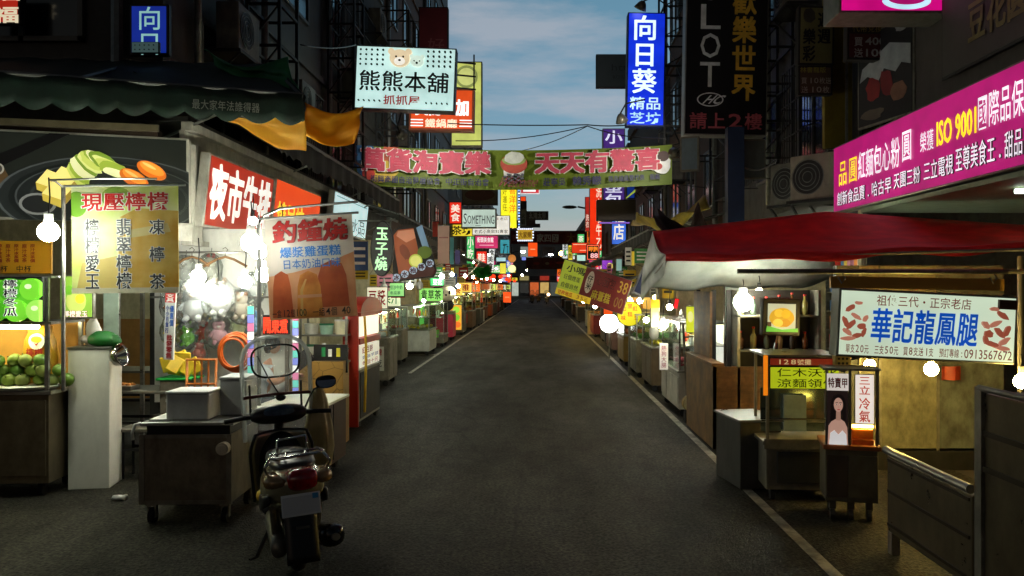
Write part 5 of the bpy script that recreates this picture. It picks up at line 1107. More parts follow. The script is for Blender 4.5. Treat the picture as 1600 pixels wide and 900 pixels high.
for i, ch in enumerate('冰水柚檸飲'):
    u, v = .09 + i * .195, .935 - i * .045; s_.dot(u, v, .085, lit(176, 190, 206, .8)); s_.txt(ch, u - .07, v - .055, u + .07, v + .055, pt(90, 40, 50), .03)
s_.done()
# assorted lit signs over the left pavement
s_ = psign('shop_sign', 'big pale lit sign of the bear shop with black characters and dots', 555, 76, 711, 175, 17, lit(196, 232, 226, .95), mt('sign_frame', (110, 114, 112), .5, .5), .3, R(2.2))
for u0 in (.05, .72):
    for i in range(5 if u0 < .5 else 5):
        for j in range(4): s_.dot(u0 + i * .056, .07 + j * .076, .011, INK, n=10)
for k in range(5): s_.dot(.05 + k * .052, .87, .0085, INK, n=8); s_.dot(.72 + k * .052, .88, .0085, INK, n=8)
br = lit(226, 204, 166, .95); bw = lit(246, 240, 226, 1.)
for u in (.36, .53): s_.dot(u, .1, .032, br)
s_.dot(.445, .2, .1, br, .085).dot(.445, .25, .055, bw, .04).dot(.445, .235, .014, INK, .01).dot(.41, .18, .01, INK).dot(.48, .18, .01, INK)
br2 = lit(206, 226, 210, .95)
for u in (.565, .67): s_.dot(u, .17, .02, br2)
s_.dot(.617, .24, .065, br2, .055).dot(.617, .27, .012, INK).dot(.59, .24, .007, INK).dot(.645, .24, .007, INK)
s_.txt('熊熊本舖', .05, .4, .95, .74, INK, .015).txt('抓抓屋', .3, .78, .67, .94, lit(150, 40, 40, .8), .02).done()
s_ = psign('shop_sign', 'orange lit sign with a large white character behind the bear sign', 640, 140, 741, 206, 22, lit(214, 74, 24, .9), mt('orange_frame', (140, 70, 40), .5), .35, R(1), rim=.06)
s_.txt('加', .72, .25, .93, .66, LW, .05).txt('美而', .1, .25, .5, .66, LW, .05).txt('鐵鍋廳', .25, .72, .75, .94, lit(250, 230, 200, 1), .02)
for v in (.74, .81, .88): s_.rect(.03, v, .22, v + .025, LW); s_.rect(.78, v, .97, v + .025, LW)
s_.done()
s_ = psign('shop_sign', 'tall pale yellow lit sign behind the orange sign', 705, 98, 754, 230, 26, lit(206, 214, 110, .8), STEELD, .3, rim=.04)
s_.dot(.5, .18, .36, lit(150, 160, 90, .7)).dot(.5, .18, .28, lit(214, 220, 130, .8)).txt('宜家', .3, .5, .7, .8, lit(120, 130, 120, .6), .02, 'v').done()
for k in range(3):
    b = MB(); b.box(-.6 + .1 * k, .5, -.3, -.27, .0, .05)
t = thing('sign_bracket', 'black steel bracket with a lamp above the orange sign', 'bracket', P(712, 140, 21.8)); b = MB()
for z in (.1, .45, .8): b.bar((-.5, 0, z), (.55, 0, z - .1), .04)
for x in (-.5, 0, .5): b.bar((x, 0, 0), (x, 0, .95), .04)
b.build('frame', IRON, t)
s_ = psign('shop_sign', 'dark red unlit sign high on the left against the sky', 655, 13, 701, 86, 24, mt('dark_red_sign', (84, 24, 30), .5, 0, .15, 2), IRON, .25); s_.txt('好', .3, .65, .9, .98, pt(110, 60, 62), .01).done()
s_ = psign('shop_sign', 'pale sign with SOMETHING in thin dark letters', 721, 326, 776, 357, 30, lit(190, 210, 196, .9), STEELD, .25, rim=.05)
s_.txt('S', .07, .26, .16, .78, INK, .0, 'l').txt('OMETHING', .18, .36, .94, .78, INK, .0, 'l').rect(.4, .86, .56, .88, INK).done()
s_ = psign('shop_sign', 'brown unlit sign with a dark oval above the pale sign', 722, 294, 778, 321, 30.5, pt(92, 84, 70), IRON, .2); s_.dot(.5, .4, .42, pt(74, 34, 26), .16).done()
s_ = psign('shop_sign', 'white lit sign with a row of small dark characters', 738, 337, 797, 368, 33, lit(236, 232, 220, .95), STEEL, .25); s_.txt('老式小魚飲料專家', .05, .7, .95, .92, pt(70, 60, 50), .01).txt('六年老店', .5, .08, .95, .26, pt(150, 60, 50), .0).done()
s_ = psign('shop_sign', 'magenta lit sign with white lettering under the white sign', 742, 368, 779, 389, 34, lit(206, 50, 106, .9), STEELD, .2); s_.txt('街頭美食館', .1, .12, .8, .55, LW, .01).rect(.2, .7, .8, .76, lit(250, 180, 200, .9)).done()
s_ = psign('shop_sign', 'turquoise palm tree sign beside the magenta sign', 781, 374, 797, 397, 34, lit(60, 160, 176, .8), STEELD, .2); s_.pic([(.3, .95), (.45, .4), (.5, .4), (.4, .95)], INK).dot(.48, .38, .22, pt(20, 60, 60), .1, 10, 0, .6).dot(.75, .5, .12, pt(20, 60, 60), .06, 10, 0, .6).pic([(.7, .95), (.75, .5), (.78, .5), (.77, .95)], INK).done()
def led_dots(s_, n, m, vert=True):
    for k in range(n):
        v = (k + .5) / n
        if vert: s_.dot(1.0, v, .09, m, .09, 8)
    return s_
s_ = psign('shop_sign', 'bright yellow vertical lit sign edged with small lamps', 782, 289, 808, 357, 40, lit(250, 240, 40, 1.1), STEELD, .3, rim=.03)
s_.txt('好運旺', .12, .06, .42, .62, lit(170, 160, 20, .8), .02, 'v').txt('喜洋洋', .52, .02, .95, .66, lit(250, 150, 30, 1.), .03, 'v').rect(.0, .86, .6, .94, lit(250, 250, 250, 1)).done()
t = thing('lamp_strip', 'vertical strip of small white lamps beside the yellow sign', 'lamp strip', P(811, 357, 39.8)); b = MB(); b.box(-.05, .05, -.02, .02, 0, 2.2); b.build('strip', BLACK, t)
b = MB(); ms = [lit(230, 240, 255, 1.6), lit(120, 170, 255, 1.4)]
for k in range(16): b.k = k % 2; b.ball((.0, -.04, .06 + k * .14), .045, 8)
b.build('lamps', ms, t)
s_ = psign('shop_sign', 'small red and white sign under the middle of the green banner', 813, 294, 843, 303, 46, lit(206, 50, 60, .9), lit(230, 220, 220, .9), .2, rim=.04); s_.rect(.15, .3, .8, .65, LW).done()
s_ = psign('shop_sign', 'small orange red box sign on the dark post', 813, 307, 822, 315, 44, lit(240, 70, 20, 1.), BLACK, .2); s_.done()
s_ = psign('shop_sign', 'grey vertical sign with faint marks on the left against the sky', 812, 327, 823, 354, 45, pt(96, 104, 108), IRON, .2); s_.txt('火鍋', .2, .2, .8, .9, pt(40, 44, 46), .02, 'v').done()
s_ = psign('shop_sign', 'black unlit sign above the grey vertical sign', 813, 314, 823, 327, 44, BLACK, IRON, .2); s_.done()
s_ = psign('arrow_sign', 'black horizontal sign with pale strokes hanging against the sky', 822, 330, 857, 344, 50, BLACK, IRON, .15); s_.txt('幺鴻太早', .12, .12, .9, .9, pt(110, 116, 120), .02).done()
# orange / blue boxes farther
for x0, y0, x1, y1, Y, c, lb in ((825, 379, 840, 401, 62, (250, 80, 20), 'orange red lit box sign hanging low over the street'), (786, 456, 799, 473, 52, (250, 84, 24), 'orange red lit box standing by the left carts'), (815, 401, 822, 407, 55, (120, 140, 230), 'tiny blue lit screen under the eaves'), (775, 402, 791, 409, 42, (160, 200, 206), 'narrow pale blue lit sign under the left eaves'), (781, 411, 791, 428, 42, (230, 220, 70), 'small yellow lit panel under the left eaves')):
    s_ = psign('lit_box', lb, x0, y0, x1, y1, Y, lit(*c, 1.), BLACK, .25, rim=.02)
    if Y > 50 and c[0] > 200: s_.rect(.25, .45, .75, .52, lit(255, 170, 120, 1))
    s_.done()
def round_sign(label, px, py, r, Y, face, rim, rd=None, post=0):
    c = P(px, py, Y); rr = r / F * Y; t = thing('round_sign', label, 'sign', c)
    b = MB(); b.disc((0, 0), rr, -.07, .07, 36); b.build('drum', rim, t, bevel=.01)
    b = MB(); b.disc((0, 0), rr * .94, -.078, -.069, 36); b.build('face_panel', face, t)
    if post: b = MB(); b.cyl((0, 0, -rr), (0, 0, -c.z + .0), .02, 8); b.build('post', STEEL, t)
    return t, rr
round_sign('round pale yellow lit sign under the left eaves', 800, 420, 6.5, 42, lit(236, 236, 170, 1.2), STEELD)
round_sign('round sign with an orange band above the pale round one', 800, 404, 6.5, 42.5, lit(206, 130, 60, .8), STEELD)
# curtains, cups and canopies along the left pavement
def flag(label, x0, y0, x1, y1, Y, m):
    s_ = banner('hanging_banner', label, x0, y0, x1, y1, Y, m, rail=True); return s_
flag('plain pinkish banner hanging over the left pavement', 684, 352, 702, 412, 22, sheet('pink_vinyl', (206, 170, 150), .5)).rect(.1, .3, .9, .34, pt(150, 100, 90)).done()
flag('narrow cyan banner beside the pinkish one', 703, 370, 709, 413, 23, sheet('cyan_vinyl', (130, 196, 200), .5)).done()
flag('dark purple banner farther along the left pavement', 711, 390, 719, 413, 25, pt(60, 50, 100)).done()
flag('red narrow banner behind the drink picture board', 676, 345, 684, 370, 18, pt(170, 50, 30)).done()
s_ = psign('menu_sign', 'green framed lit menu sign above the white low cart', 600, 441, 633, 464, 17, lit(150, 214, 130, .75), BLACK, .06, rim=.02); s_.txt('綠豆沙牛奶', .15, .2, .9, .5, lit(40, 120, 60, .6), .02).txt('冬瓜茶', .3, .6, .8, .85, lit(40, 120, 60, .6), .02).done()
s_ = psign('menu_sign', 'small green lit sign with pale characters over the panda', 672, 434, 694, 447, 24, lit(70, 200, 110, .9), BLACK, .06, rim=.015); s_.txt('豆花', .2, .12, .85, .9, LW, .03).done()
street_awning('low black awning over the middle of the left pavement', -1, -4.6, -2.95, 27, 33, 3.6, 3.15, SA, .25)
street_awning('dark awning with lamps under it past the magenta sign', -1, -4.6, -2.7, 36, 47, 3.6, 3.1, SA, .3)
tarp('tarp', 'bright green tarp bundle hanging under the dark awning', (P(737, 409, 36), P(764, 412, 36.5), P(767, 431, 36.6), P(741, 428, 36)), sheet('lit_green_tarp', (30, 150, 60), .4, col2=(20, 100, 40)), sag=.15, seed=4)
t = thing('gooseneck_lamp', 'white bent lamp arm by the green tarp bundle', 'lamp', P(722, 441, 34)); b = MB(); b.tube([(0, 0, 0), (.3, 0, .35), (.62, 0, .68), (.72, 0, .85), (.66, 0, .95)], .025, 8); b.build('arm', WHITEP, t, smooth=True)
b = MB(); b.cyl((.66, 0, .94), (.6, 0, 1.0), .05, 10, .02); b.build('shade', WHITEP, t)
# bulbs up the left row
for i, (px, py, Y, r, m) in enumerate(((716, 447, 28, .13, BW), (640, 447, 18, .07, BW), (662, 470, 22.4, .05, BW), (752, 411, 40, .1, BWW), (775, 420, 44, .08, BWW), (764, 398, 38, .1, BWW), (740, 410, 36, .07, BWW), (795, 430, 50, .1, BY), (816, 430, 60, .14, BWW), (690, 470, 27, .06, BWW), (823, 422, 72, .12, BWW), (724, 399, 35, .08, BWW), (745, 441, 40, .08, BWW))):
    bulb(P(px, py, Y), r * (1 if Y < 25 else .5), m, 'added small warm lamp hanging among the left stalls', .25, 'lamps hung along the left stalls')
# generic stalls further up on the left
names = ['dark snack stall with amber light', 'stall with a yellow lit case', 'orange glowing stall', 'stall with a white lit case', 'stall with red and gold front', 'dim stall with brown roof', 'small stall under a dark roof', 'farthest lit stall']
for i, Y in enumerate((35, 38.5, 49, 53, 58, 64, 72, 82)):
    c = [(120, 90, 60), (60, 60, 56), (150, 70, 30), (80, 80, 76), (120, 40, 30), (70, 60, 50), (60, 60, 60), (80, 70, 60)][i]
    lcart(names[i] + ' on the left side, %s the orange lit snack cart' % ('before' if Y < 44 else 'beyond'), -2.85 + .1 * (i % 2), Y, 1.8, 1.1, .85, 1.6, mt('cart_%d_%d_%d' % c, c, .5, 0, .2, 3, stain=.4), [lit(255, 190, 80, .9), lit(250, 226, 110, 1.), lit(255, 120, 40, .9), lit(250, 246, 226, 1.)][i % 4], roof=(2.15, [SA, RP, mt('brown_roof', (110, 64, 40), .6)][i % 3]), tube=[TUBEY, TUBEW][i % 2], stuff=((226, 170, 80), (200, 90, 50)), ends=(['炸雞', '滷味', '燒烤', '豆花', '臭豆腐', '肉圓', '麵線', '粉圓'][i], lit(*[(255, 206, 90), (250, 110, 40), (240, 236, 210), (206, 230, 110)][i % 4], 1.), [RED, WH, INK, RED][i % 4], [RED, OFFW][i % 2]))
# ================================================================== BANNER ACROSS THE STREET
LG = sheet('lime_banner', (140, 160, 44), .55, sc=1.3, col2=(120, 142, 36))
PKL = pt(186, 66, 86); DKB = pt(50, 48, 84)
def street_banner(label, x0, y0, x1, y1, Y, m, build, sag=.12, ropes=True):
    a = P(x0, y1, Y); w = (x1 - x0) / F * Y; h = (y1 - y0) / F * Y
    s_ = Board('street_banner', label, 'banner', P((x0 + x1) / 2, y1, Y), w, h, .01, m, m, cabinet=False)
    s_.yf = -.004; build(s_)
    s_.done()
    bend = lambda x: -sag * (1 - (2 * x / w) ** 2)
    b = MB(); b.grid(lambda u, v: ((u - .5) * w, .0, v * h), 48, 6); b.build('cloth', m, s_.root, solid=.003)
    if ropes:
        for s in (-1, 1):
            for z in (.02, h - .02):
                b = MB(); b.tube([(s * w / 2, 0, z), (s * (w / 2 + .9), .1, z + (.25 if z > .5 else -.1))], .012, 5); b.build('rope', BLACK, s_.root)
    for ch in s_.root.children:
        if ch.type == 'MESH' and ch.name.split('.')[0] != 'rope':
            for v in ch.data.vertices: v.co.z += bend(v.co.x); v.co.y += .012 * math.sin(v.co.x * 2.3) * (v.co.z / h)
    return s_
def bb_(s_):
    s_.dot(.05, .35, .045, pt(60, 110, 160), .05, 16, 0, .3).dot(.13, .3, .045, pt(190, 90, 60), .04, 16, 0, .3).dot(.1, .62, .05, pt(200, 170, 60), .035, 16, 0, .3).dot(.06, .7, .02, pt(190, 60, 50))
    s_.pic([(.475, .3), (.545, .3), (.54, .66), (.48, .66)], pt(216, 216, 210)).dot(.51, .35, .042, pt(176, 76, 60), .03).dot(.51, .27, .036, pt(140, 160, 90), .014, 18, 0, .2).dot(.51, .2, .03, pt(196, 200, 190), .02, 14, 0, .2)
    for i in range(6):
        for j in range(5):
            if (i + j) % 2: s_.rect(.478 + i * .0105, .6 + j * .05, .488 + i * .0105, .65 + j * .05, pt(90, 90, 100))
    s_.dot(.965, .5, .028, pt(214, 214, 210), .03, 18, 0, .15).dot(.97, .3, .018, pt(70, 50, 46), .016).dot(.955, .55, .012, pt(170, 60, 60), .01)
    s_.txt('萬貨淘寶樂', .04, .06, .44, .66, PKL, .05, ol=OFFW, olw=.03).txt('天天有驚喜', .575, .06, .96, .64, PKL, .05, ol=OFFW, olw=.03)
    s_.txt('街興商圈自治發展協會', .07, .74, .285, .93, DKB, .015).txt('中正街自治會', .3, .74, .435, .93, DKB, .015)
    s_.txt('Welcome', .455, .7, .575, .95, pt(140, 60, 70), -.005, 'l', slant=.25)
    s_.txt('莊寧吳', .6, .72, .67, .94, DKB, .02).txt('賴秀戀', .69, .7, .78, .94, DKB, .025).txt('縣長議員暨代表 服務', .8, .72, .96, .88, DKB, .015)
street_banner('wide lime green banner with big pink characters strung across the street', 546, 226, 1050, 288, 20, LG, bb_, .14)
def rb_(s_): s_.txt('家四國', .33, .2, .62, .85, OFFW, .03).rect(.7, .1, .95, .9, pt(150, 66, 50)).txt('大八', .72, .15, .93, .9, pt(190, 140, 80), .02).txt('美', .02, .3, .1, .8, pt(190, 90, 60), .02)
street_banner('dark red banner with white characters far up the street', 798, 360, 920, 381, 72, sheet('dark_red_cloth', (140, 44, 46), .4, col2=(110, 34, 38)), rb_, .05)
def rb2(s_): s_.dot(.25, .5, .08, pt(170, 60, 40), .03).dot(.5, .5, .05, pt(180, 160, 120), .03).dot(.8, .45, .1, pt(200, 70, 40), .03).txt('慶祝', .55, .2, .7, .8, pt(150, 40, 40), .02)
street_banner('faded brown red banner hanging low at the end of the street', 822, 402, 888, 420, 88, sheet('faded_red_cloth', (128, 74, 60), .4, col2=(100, 60, 52)), rb2, .05)
s_ = psign('shop_sign', 'gold sign with small white lamps round its edge over the red banner', 808, 358, 833, 376, 66, lit(190, 150, 40, .8), BLACK, .25, rim=.05); s_.txt('大家樂', .1, .2, .9, .8, lit(120, 80, 20, .6), .02).done()
b = MB()
for k in range(8):
    for v in (0, 1): b.ball((-s_.w / 2 + (k + .5) * s_.w / 8, -.2, v * s_.h), .07, 8)
for v in (.25, .5, .75): b.ball((-s_.w / 2, -.2, v * s_.h), .07, 8); b.ball((s_.w / 2, -.2, v * s_.h), .07, 8)
b.build('edge_lamps', lit(226, 234, 255, 1.5), s_.root)
# ================================================================== RIGHT SIDE
def rfascia(name, label, Ya, Yb, zb, zt, X, face, frame, d=.16, **k):
    return Board(name, label, 'sign', (X, (Ya + Yb) / 2, zb), abs(Yb - Ya), zt - zb, d, face, frame, (0, 0, R(-90)), **k)
MAG = lit(170, 8, 104, .92, .06)
s_ = rfascia('shop_sign', 'long magenta backlit fascia with two rows of characters', 11.4, 5.6, 2.94, 3.88, 4.3, MAG, STEELD, rim=.025)
Yv = lambda y: (11.4 - y) / 5.8
YL, WL = lit(255, 226, 40, 1.05), lit(250, 240, 250, 1.05)
def ry(px): return Yv(4.22 * F / (px - 840))
s_.txt('品', ry(1312), .24, ry(1326), .64, YL, .012).txt('圓', ry(1328), .24, ry(1342), .64, YL, .012)
s_.txt('紅麵包心粉', ry(1343), .22, ry(1409), .64, WL, .012).txt('圓', ry(1411), .18, ry(1428), .6, WL, .012)
s_.txt('榮獲', ry(1440), .3, ry(1462), .56, WL, .0).txt('ISO 9001', ry(1466), .26, ry(1528), .54, YL, .02, 'l')
s_.txt('國際品保', ry(1530), .16, ry(1604), .54, WL, .012).txt('認證', ry(1606), .14, ry(1660), .56, WL, .03)
s_.txt('創新食品賣.哈古早', ry(1311), .7, ry(1397), .92, WL, .0, ol=INK, olw=.03).txt('天團三粉', ry(1400), .68, ry(1442), .9, WL, .0, ol=INK, olw=.03).txt('三立電視', ry(1447), .66, ry(1494), .9, WL, .0, ol=INK, olw=.03).txt('至尊美食王.甜品', ry(1497), .62, ry(1604), .9, WL, .0, ol=INK, olw=.03).done()
t = thing('shop_soffit', 'pale green shop ceiling with a tube lamp under the magenta fascia', 'ceiling', (4.3, 5.2, 2.86))
b = MB(); b.box(-.1, 2.4, 0, 5.2, .0, .05); b.build('ceiling_panel', mt('pale_green', (150, 164, 136), .6, 0, .1, 2, stain=.3), t)
b = MB(); b.cyl((.3, 2.5, -.04), (1.7, 2.5, -.04), .025, 10); b.build('tube', lit(230, 246, 226, 5), t)
s_ = psign('shop_sign', 'magenta lit box sign cut by the top edge of the picture at the right', 1298, -120, 1516, 32, 9.2, lit(206, 10, 124, .9, .05), STEELD, .5, rim=.03); s_.dot(.47, .88, .17, lit(190, 230, 246, 1.), .06, 30).dot(.47, .86, .13, lit(170, 16, 104, .9), .04, 30).done()
s_ = psign('shop_sign', 'tall black unlit slot parlour sign with white and gold characters', 1066, -60, 1194, 214, 14, mt('sign_black', (20, 18, 20), .35, 0, .2, 4), mt('sign_edge', (150, 150, 146), .4, .6), .3, R(1), rim=.02)
SG, GD, MR = pt(226, 228, 230), pt(226, 176, 60), pt(190, 90, 100)
for i, ch in enumerate('SLOT'): s_.txt(ch, .18, .1 + i * .163, .42, .24 + i * .163, SG, .012, 'l')
s_.txt('歡樂世界', .56, .16, .86, .81, GD, .03, 'v')
s_.dot(.31, .8, .16, SG, .085, 30).dot(.31, .8, .145, INK, .072, 30).txt('HC', .21, .775, .41, .825, SG, .02, 'l', slant=.2).txt('請上2樓', .06, .87, .95, .97, MR, .02).done()
s_ = psign('shop_sign', 'blue lit vertical sign with bright white characters on the right', 977, 23, 1036, 199, 20, lit(16, 48, 210, 1.0), mt('blue_frame', (40, 50, 90), .5, .4), .34, R(1), rim=.03)
s_.txt('向日葵', .12, .02, .8, .72, lit(226, 250, 250, 1.15), .02, 'v').txt('精品', .08, .74, .92, .86, lit(200, 236, 240, 1.), .015).txt('芝坊', .08, .875, .92, .985, lit(170, 214, 230, .9), .015).done()
for (px, py, lb, a) in ((1000, 14, 'white spot lamp on an arm above the blue lit sign', 25), (972, 190, 'white spot lamp clipped below the blue lit sign', -20)):
    t = thing('spot_lamp', lb, 'lamp', P(px, py, 19.6), (R(30), R(a), 0)); b = MB(); b.loft([[Vector((r * math.cos(q), r * math.sin(q), z)) for q in [k * math.pi / 8 for k in range(16)]] for r, z in ((.05, .2), (.1, .14), (.16, 0))]); b.build('shade', STEELD, t, smooth=True)
    b = MB(); b.cyl((0, 0, -.004), (0, 0, .01), .13, 16); b.build('lens', lit(250, 255, 240, 3.), t)
    b = MB(); b.tube([(0, 0, .2), (.2, 0, .4), (.7, .1, .3)], .02, 6); b.build('arm', IRON, t)
s_ = psign('shop_sign', 'grey unlit sign showing its back left of the blue lit sign', 931, 86, 985, 138, 24, mt('grey_sign', (74, 84, 92), .5, 0, .1, 3), IRON, .2, rim=.02); s_.txt('htt', .45, .3, .9, .5, pt(50, 58, 66), .0, 'l').txt('初坊', .45, .62, .95, .75, pt(50, 58, 66), .0).done()
PUR = lit(70, 40, 120, .8)
s_ = psign('shop_sign', 'purple lit vertical sign seen above and below the green banner', 941, 202, 976, 314, 26, PUR, STEELD, .3, rim=.03); s_.txt('小', .1, .02, .9, .22, lit(226, 226, 250, .9), .02).txt('羽塑包', .1, .55, .9, 1.08, lit(226, 226, 250, .9), .02, 'v').done()
s_ = psign('shop_sign', 'small dark blue lit sign right of the purple vertical sign', 978, 290, 992, 311, 27, lit(20, 50, 130, .7), BLACK, .2); s_.pic([(0, .9), (1, .3), (1, .5), (0, 1)], lit(170, 190, 60, .8)).done()
RDL = lit(236, 50, 16, 1.0)
s_ = psign('shop_sign', 'tall red lit sign with slanting white strokes beyond the banner', 921, 288, 940, 392, 38, RDL, STEELD, .4, rim=.02); s_.txt('洗衣坊牛乙', .5, .02, .98, .98, lit(255, 226, 200, 1.), .02, 'v').done()
s_ = psign('shop_sign', 'narrow red lit sign left of the tall red sign', 914, 308, 921, 362, 40, lit(180, 40, 30, .8), STEELD, .3, rim=.02); s_.txt('洗衣', .1, .5, .9, .9, lit(250, 220, 200, .8), .02, 'v').done()
s_ = psign('shop_sign', 'red lit sign lying under the red banner on the right', 893, 379, 918, 396, 50, lit(230, 60, 26, .95), BLACK, .3); s_.rect(.1, .15, .9, .22, lit(255, 190, 150, 1)).rect(.5, .7, .95, .76, lit(255, 190, 150, 1)).done()
s_ = psign('neon_sign', 'dark sign with a red neon outline and small orange marks', 916, 382, 937, 407, 37, BLACK, BLACK, .2)
NE = lit(255, 110, 80, 1.3)
for r_ in ((.06, .05, .94, .09), (.06, .91, .94, .95), (.06, .05, .1, .95), (.9, .05, .94, .95)): s_.rect(*r_, NE)
s_.txt('呷飽', .15, .12, .85, .48, lit(255, 140, 40, 1.2), .02).txt('88', .3, .55, .85, .85, lit(255, 190, 190, 1.2), .02, 'l').done()
s_ = psign('shop_sign', 'brown unlit box sign jutting out on the right below the banner', 932, 313, 992, 345, 24, mt('brown_sign', (62, 50, 36), .5, 0, .15, 3), IRON, .4, rim=.02); s_.done()
s_ = psign('lit_strip', 'thin purple lit strip under the brown unlit box sign', 936, 347, 984, 350, 24, lit(120, 60, 200, .8), BLACK, .1, rim=.01); s_.done()
s_ = psign('lit_box', 'purple lit panel with a yellow circle behind the leaning menu board', 940, 406, 957, 424, 28, lit(140, 50, 190, .9), BLACK, .1, rim=.02); s_.dot(.75, .55, .3, lit(240, 220, 120, .9)).done()
s_ = psign('lit_box', 'small pale cyan lit window behind the leaning menu board', 901, 398, 915, 408, 44, lit(190, 236, 220, .9), BLACK, .1, rim=.02); s_.done()
s_ = psign('lit_box', 'pale teal lit pane above the globe lamp on the right', 962, 404, 972, 424, 28, lit(150, 190, 180, .6), BLACK, .1, rim=.02); s_.done()
s_ = psign('lit_box', 'narrow yellow lit pane under the yellow tarp on the right', 984, 392, 992, 416, 26, lit(210, 180, 50, .7), BLACK, .1, rim=.02); s_.done()
t = thing('street_lamp', 'thin street lamp arm reaching left against the sky', 'street lamp', (4.3, 40, 0)); zt = P(890, 323, 40)
b = MB(); b.cyl((0, 0, 0), (0, 0, zt.z - .8), .08, 10, .05); b.build('pole', IRON, t)
b = MB(); b.tube([(0, 0, zt.z - .85), (-.8, 0, zt.z - .3), (zt.x - 4.3 + .4, 0, zt.z)], .045, 8); b.build('arm', IRON, t)
b = MB(); b.ball((zt.x - 4.3, 0, zt.z - .02), .2, 12, (1.9, .7, .45)); b.build('lamp_head', IRON, t, smooth=True)
t = thing('street_lamp', 'glowing orange street lamp at the far end of the street', 'street lamp', (P(877, 396, 95).x, 95, 0)); zt = P(877, 396, 95)
b = MB(); b.cyl((0, 0, 0), (0, 0, zt.z), .08, 10); b.build('pole', IRON, t); b = MB(); b.ball((0, 0, zt.z), .28, 12); b.build('lamp_head', lit(255, 190, 90, 60, .01), t, smooth=True)
# leaning two colour menu board
c = (P(869, 458, 15.4), P(969, 476, 14.2)); w = (c[1] - c[0]).length
s_ = Board('menu_board', 'tilted green and dark red menu board leaning over the right stalls', 'sign', (P(869, 458, 15.2) + P(972, 492, 14.6)) / 2, 1.32, .66, .06, mt('board_red', (110, 30, 32), .45, 0, .1, 3), STEELD, (R(4), R(17.5), R(-12)), rim=.01)
s_.rect(0, 0, .33, .82, lit(160, 176, 40, .5)).rect(0, .82, .52, 1, lit(220, 186, 40, .5)).txt('小嗎', .06, .06, .34, .3, INK, .02).txt('日個煙蛋', .05, .36, .3, .52, pt(50, 60, 40), .015).txt('自個自然', .04, .6, .3, .76, pt(50, 60, 40), .015)
s_.txt('甘梅地瓜', .03, .84, .25, .98, pt(180, 40, 20), .02).txt('35元', .3, .84, .48, .98, pt(150, 90, 20), .015)
s_.dot(.43, .4, .055, pt(206, 196, 180), .16, 24).txt('仔米', .39, .2, .47, .62, INK, .02, 'v').txt('心因包', .52, .1, .8, .42, pt(40, 14, 16), .0, ol=pt(190, 90, 80), olw=.012).txt('麻薏糕', .5, .54, .78, .84, pt(190, 170, 60), .02).txt('38', .84, .1, .97, .44, pt(180, 150, 60), .01, 'l').txt('00', .84, .56, .96, .86, pt(150, 120, 60), .0, 'l').done()
s_ = psign('sign_board', 'dark blue board end next to the leaning menu board', 986, 414, 1003, 460, 13.6, pt(36, 44, 80), pt(150, 150, 150), .05, R(24)); s_.done()
t = thing('sign_post', 'steel post with an arm carrying the leaning menu board', 'post', (2.3, 15.4, 0)); b = MB(); b.cyl((0, 0, 0), (0, 0, 2.4), .035, 10); b.build('pole', STEELD, t); b = MB(); b.tube([(0, 0, 2.2), (-.7, -.3, 2.0), (-1.4, -.35, 2.1)], .025, 8); b.build('arm', STEELD, t)
# yellow tarp and clutter above
tarp('tarp', 'yellow green tarp sloping over the right stalls below the banner', (P(985, 352, 17), P(1100, 306, 14.5), P(1108, 322, 13.5), P(1000, 338, 15)), sheet('yellow_tarp_right', (170, 150, 36), .35, sc=3, col2=(120, 104, 26)), sag=.12, seed=11)
tarp('tarp', 'dark brown sheet bunched behind the red canopy', (P(1030, 330, 14), P(1092, 318, 13), P(1104, 352, 12.5), P(1026, 352, 13)), mt('brown_sheet', (60, 44, 36), .8, 0, .3, 4), sag=.15, seed=12)
s_ = psign('wall_sign', 'pale blue grey panel under the black slot parlour sign', 1064, 214, 1092, 268, 13.6, mt('pale_blue', (120, 140, 150), .5, 0, .1, 2, stain=.3), STEELD, .1, yaw=R(-20)); s_.done()
s_ = psign('wall_sign', 'plain white grey panel behind the cables right of the blue pillar', 1148, 218, 1196, 280, 14, mt('grey_white', (110, 116, 112), .5, 0, .1, 2, stain=.3), STEELD, .06); s_.done()
b = MB(); b.box(-.14, .14, -.1, .1, 0, 4.6); tag(b.build('pillar', mt('blue_pillar', (26, 40, 66), .5, 0, .2, 4), None, loc=(3.35, 13.6, 0)), 'dark blue steel pillar under the slot parlour sign', 'pillar')
# unlit signs high on the right
s_ = psign('shop_sign', 'yellowish unlit lottery sign with black characters', 1244, 12, 1300, 104, 11.5, mt('dull_yellow', (112, 106, 66), .5, 0, .15, 3, stain=.3), IRON, .15, R(1)); s_.txt('樂彩', .12, .38, .48, .95, INK, .03, 'v').txt('週週', .52, .1, .9, .65, INK, .03, 'v').dot(.3, .16, .16, pt(60, 56, 48), .2, 14, 0, .3).done()
s_ = psign('shop_sign', 'small brown price sign below the unlit lottery sign', 1245, 104, 1299, 150, 11.5, mt('dull_brown', (84, 66, 52), .5, 0, .15, 3, stain=.3), IRON, .12); s_.txt('林書龍版', .05, .05, .8, .26, pt(150, 140, 60), .01).txt('買10枚送', .08, .4, .95, .64, pt(160, 150, 140), .01).txt('送10枚', .08, .7, .9, .95, pt(160, 150, 140), .01).done()
s_ = psign('shop_sign', 'dim red price sign reading 400 and 100', 1320, 40, 1392, 96, 10.5, mt('dull_red', (84, 34, 38), .5, 0, .15, 3, stain=.3), IRON, .15, R(.5)); s_.rect(0, 0, 1, .28, pt(46, 36, 32)).txt('代幣兌換區', .1, .03, .92, .25, pt(140, 120, 60), .01)
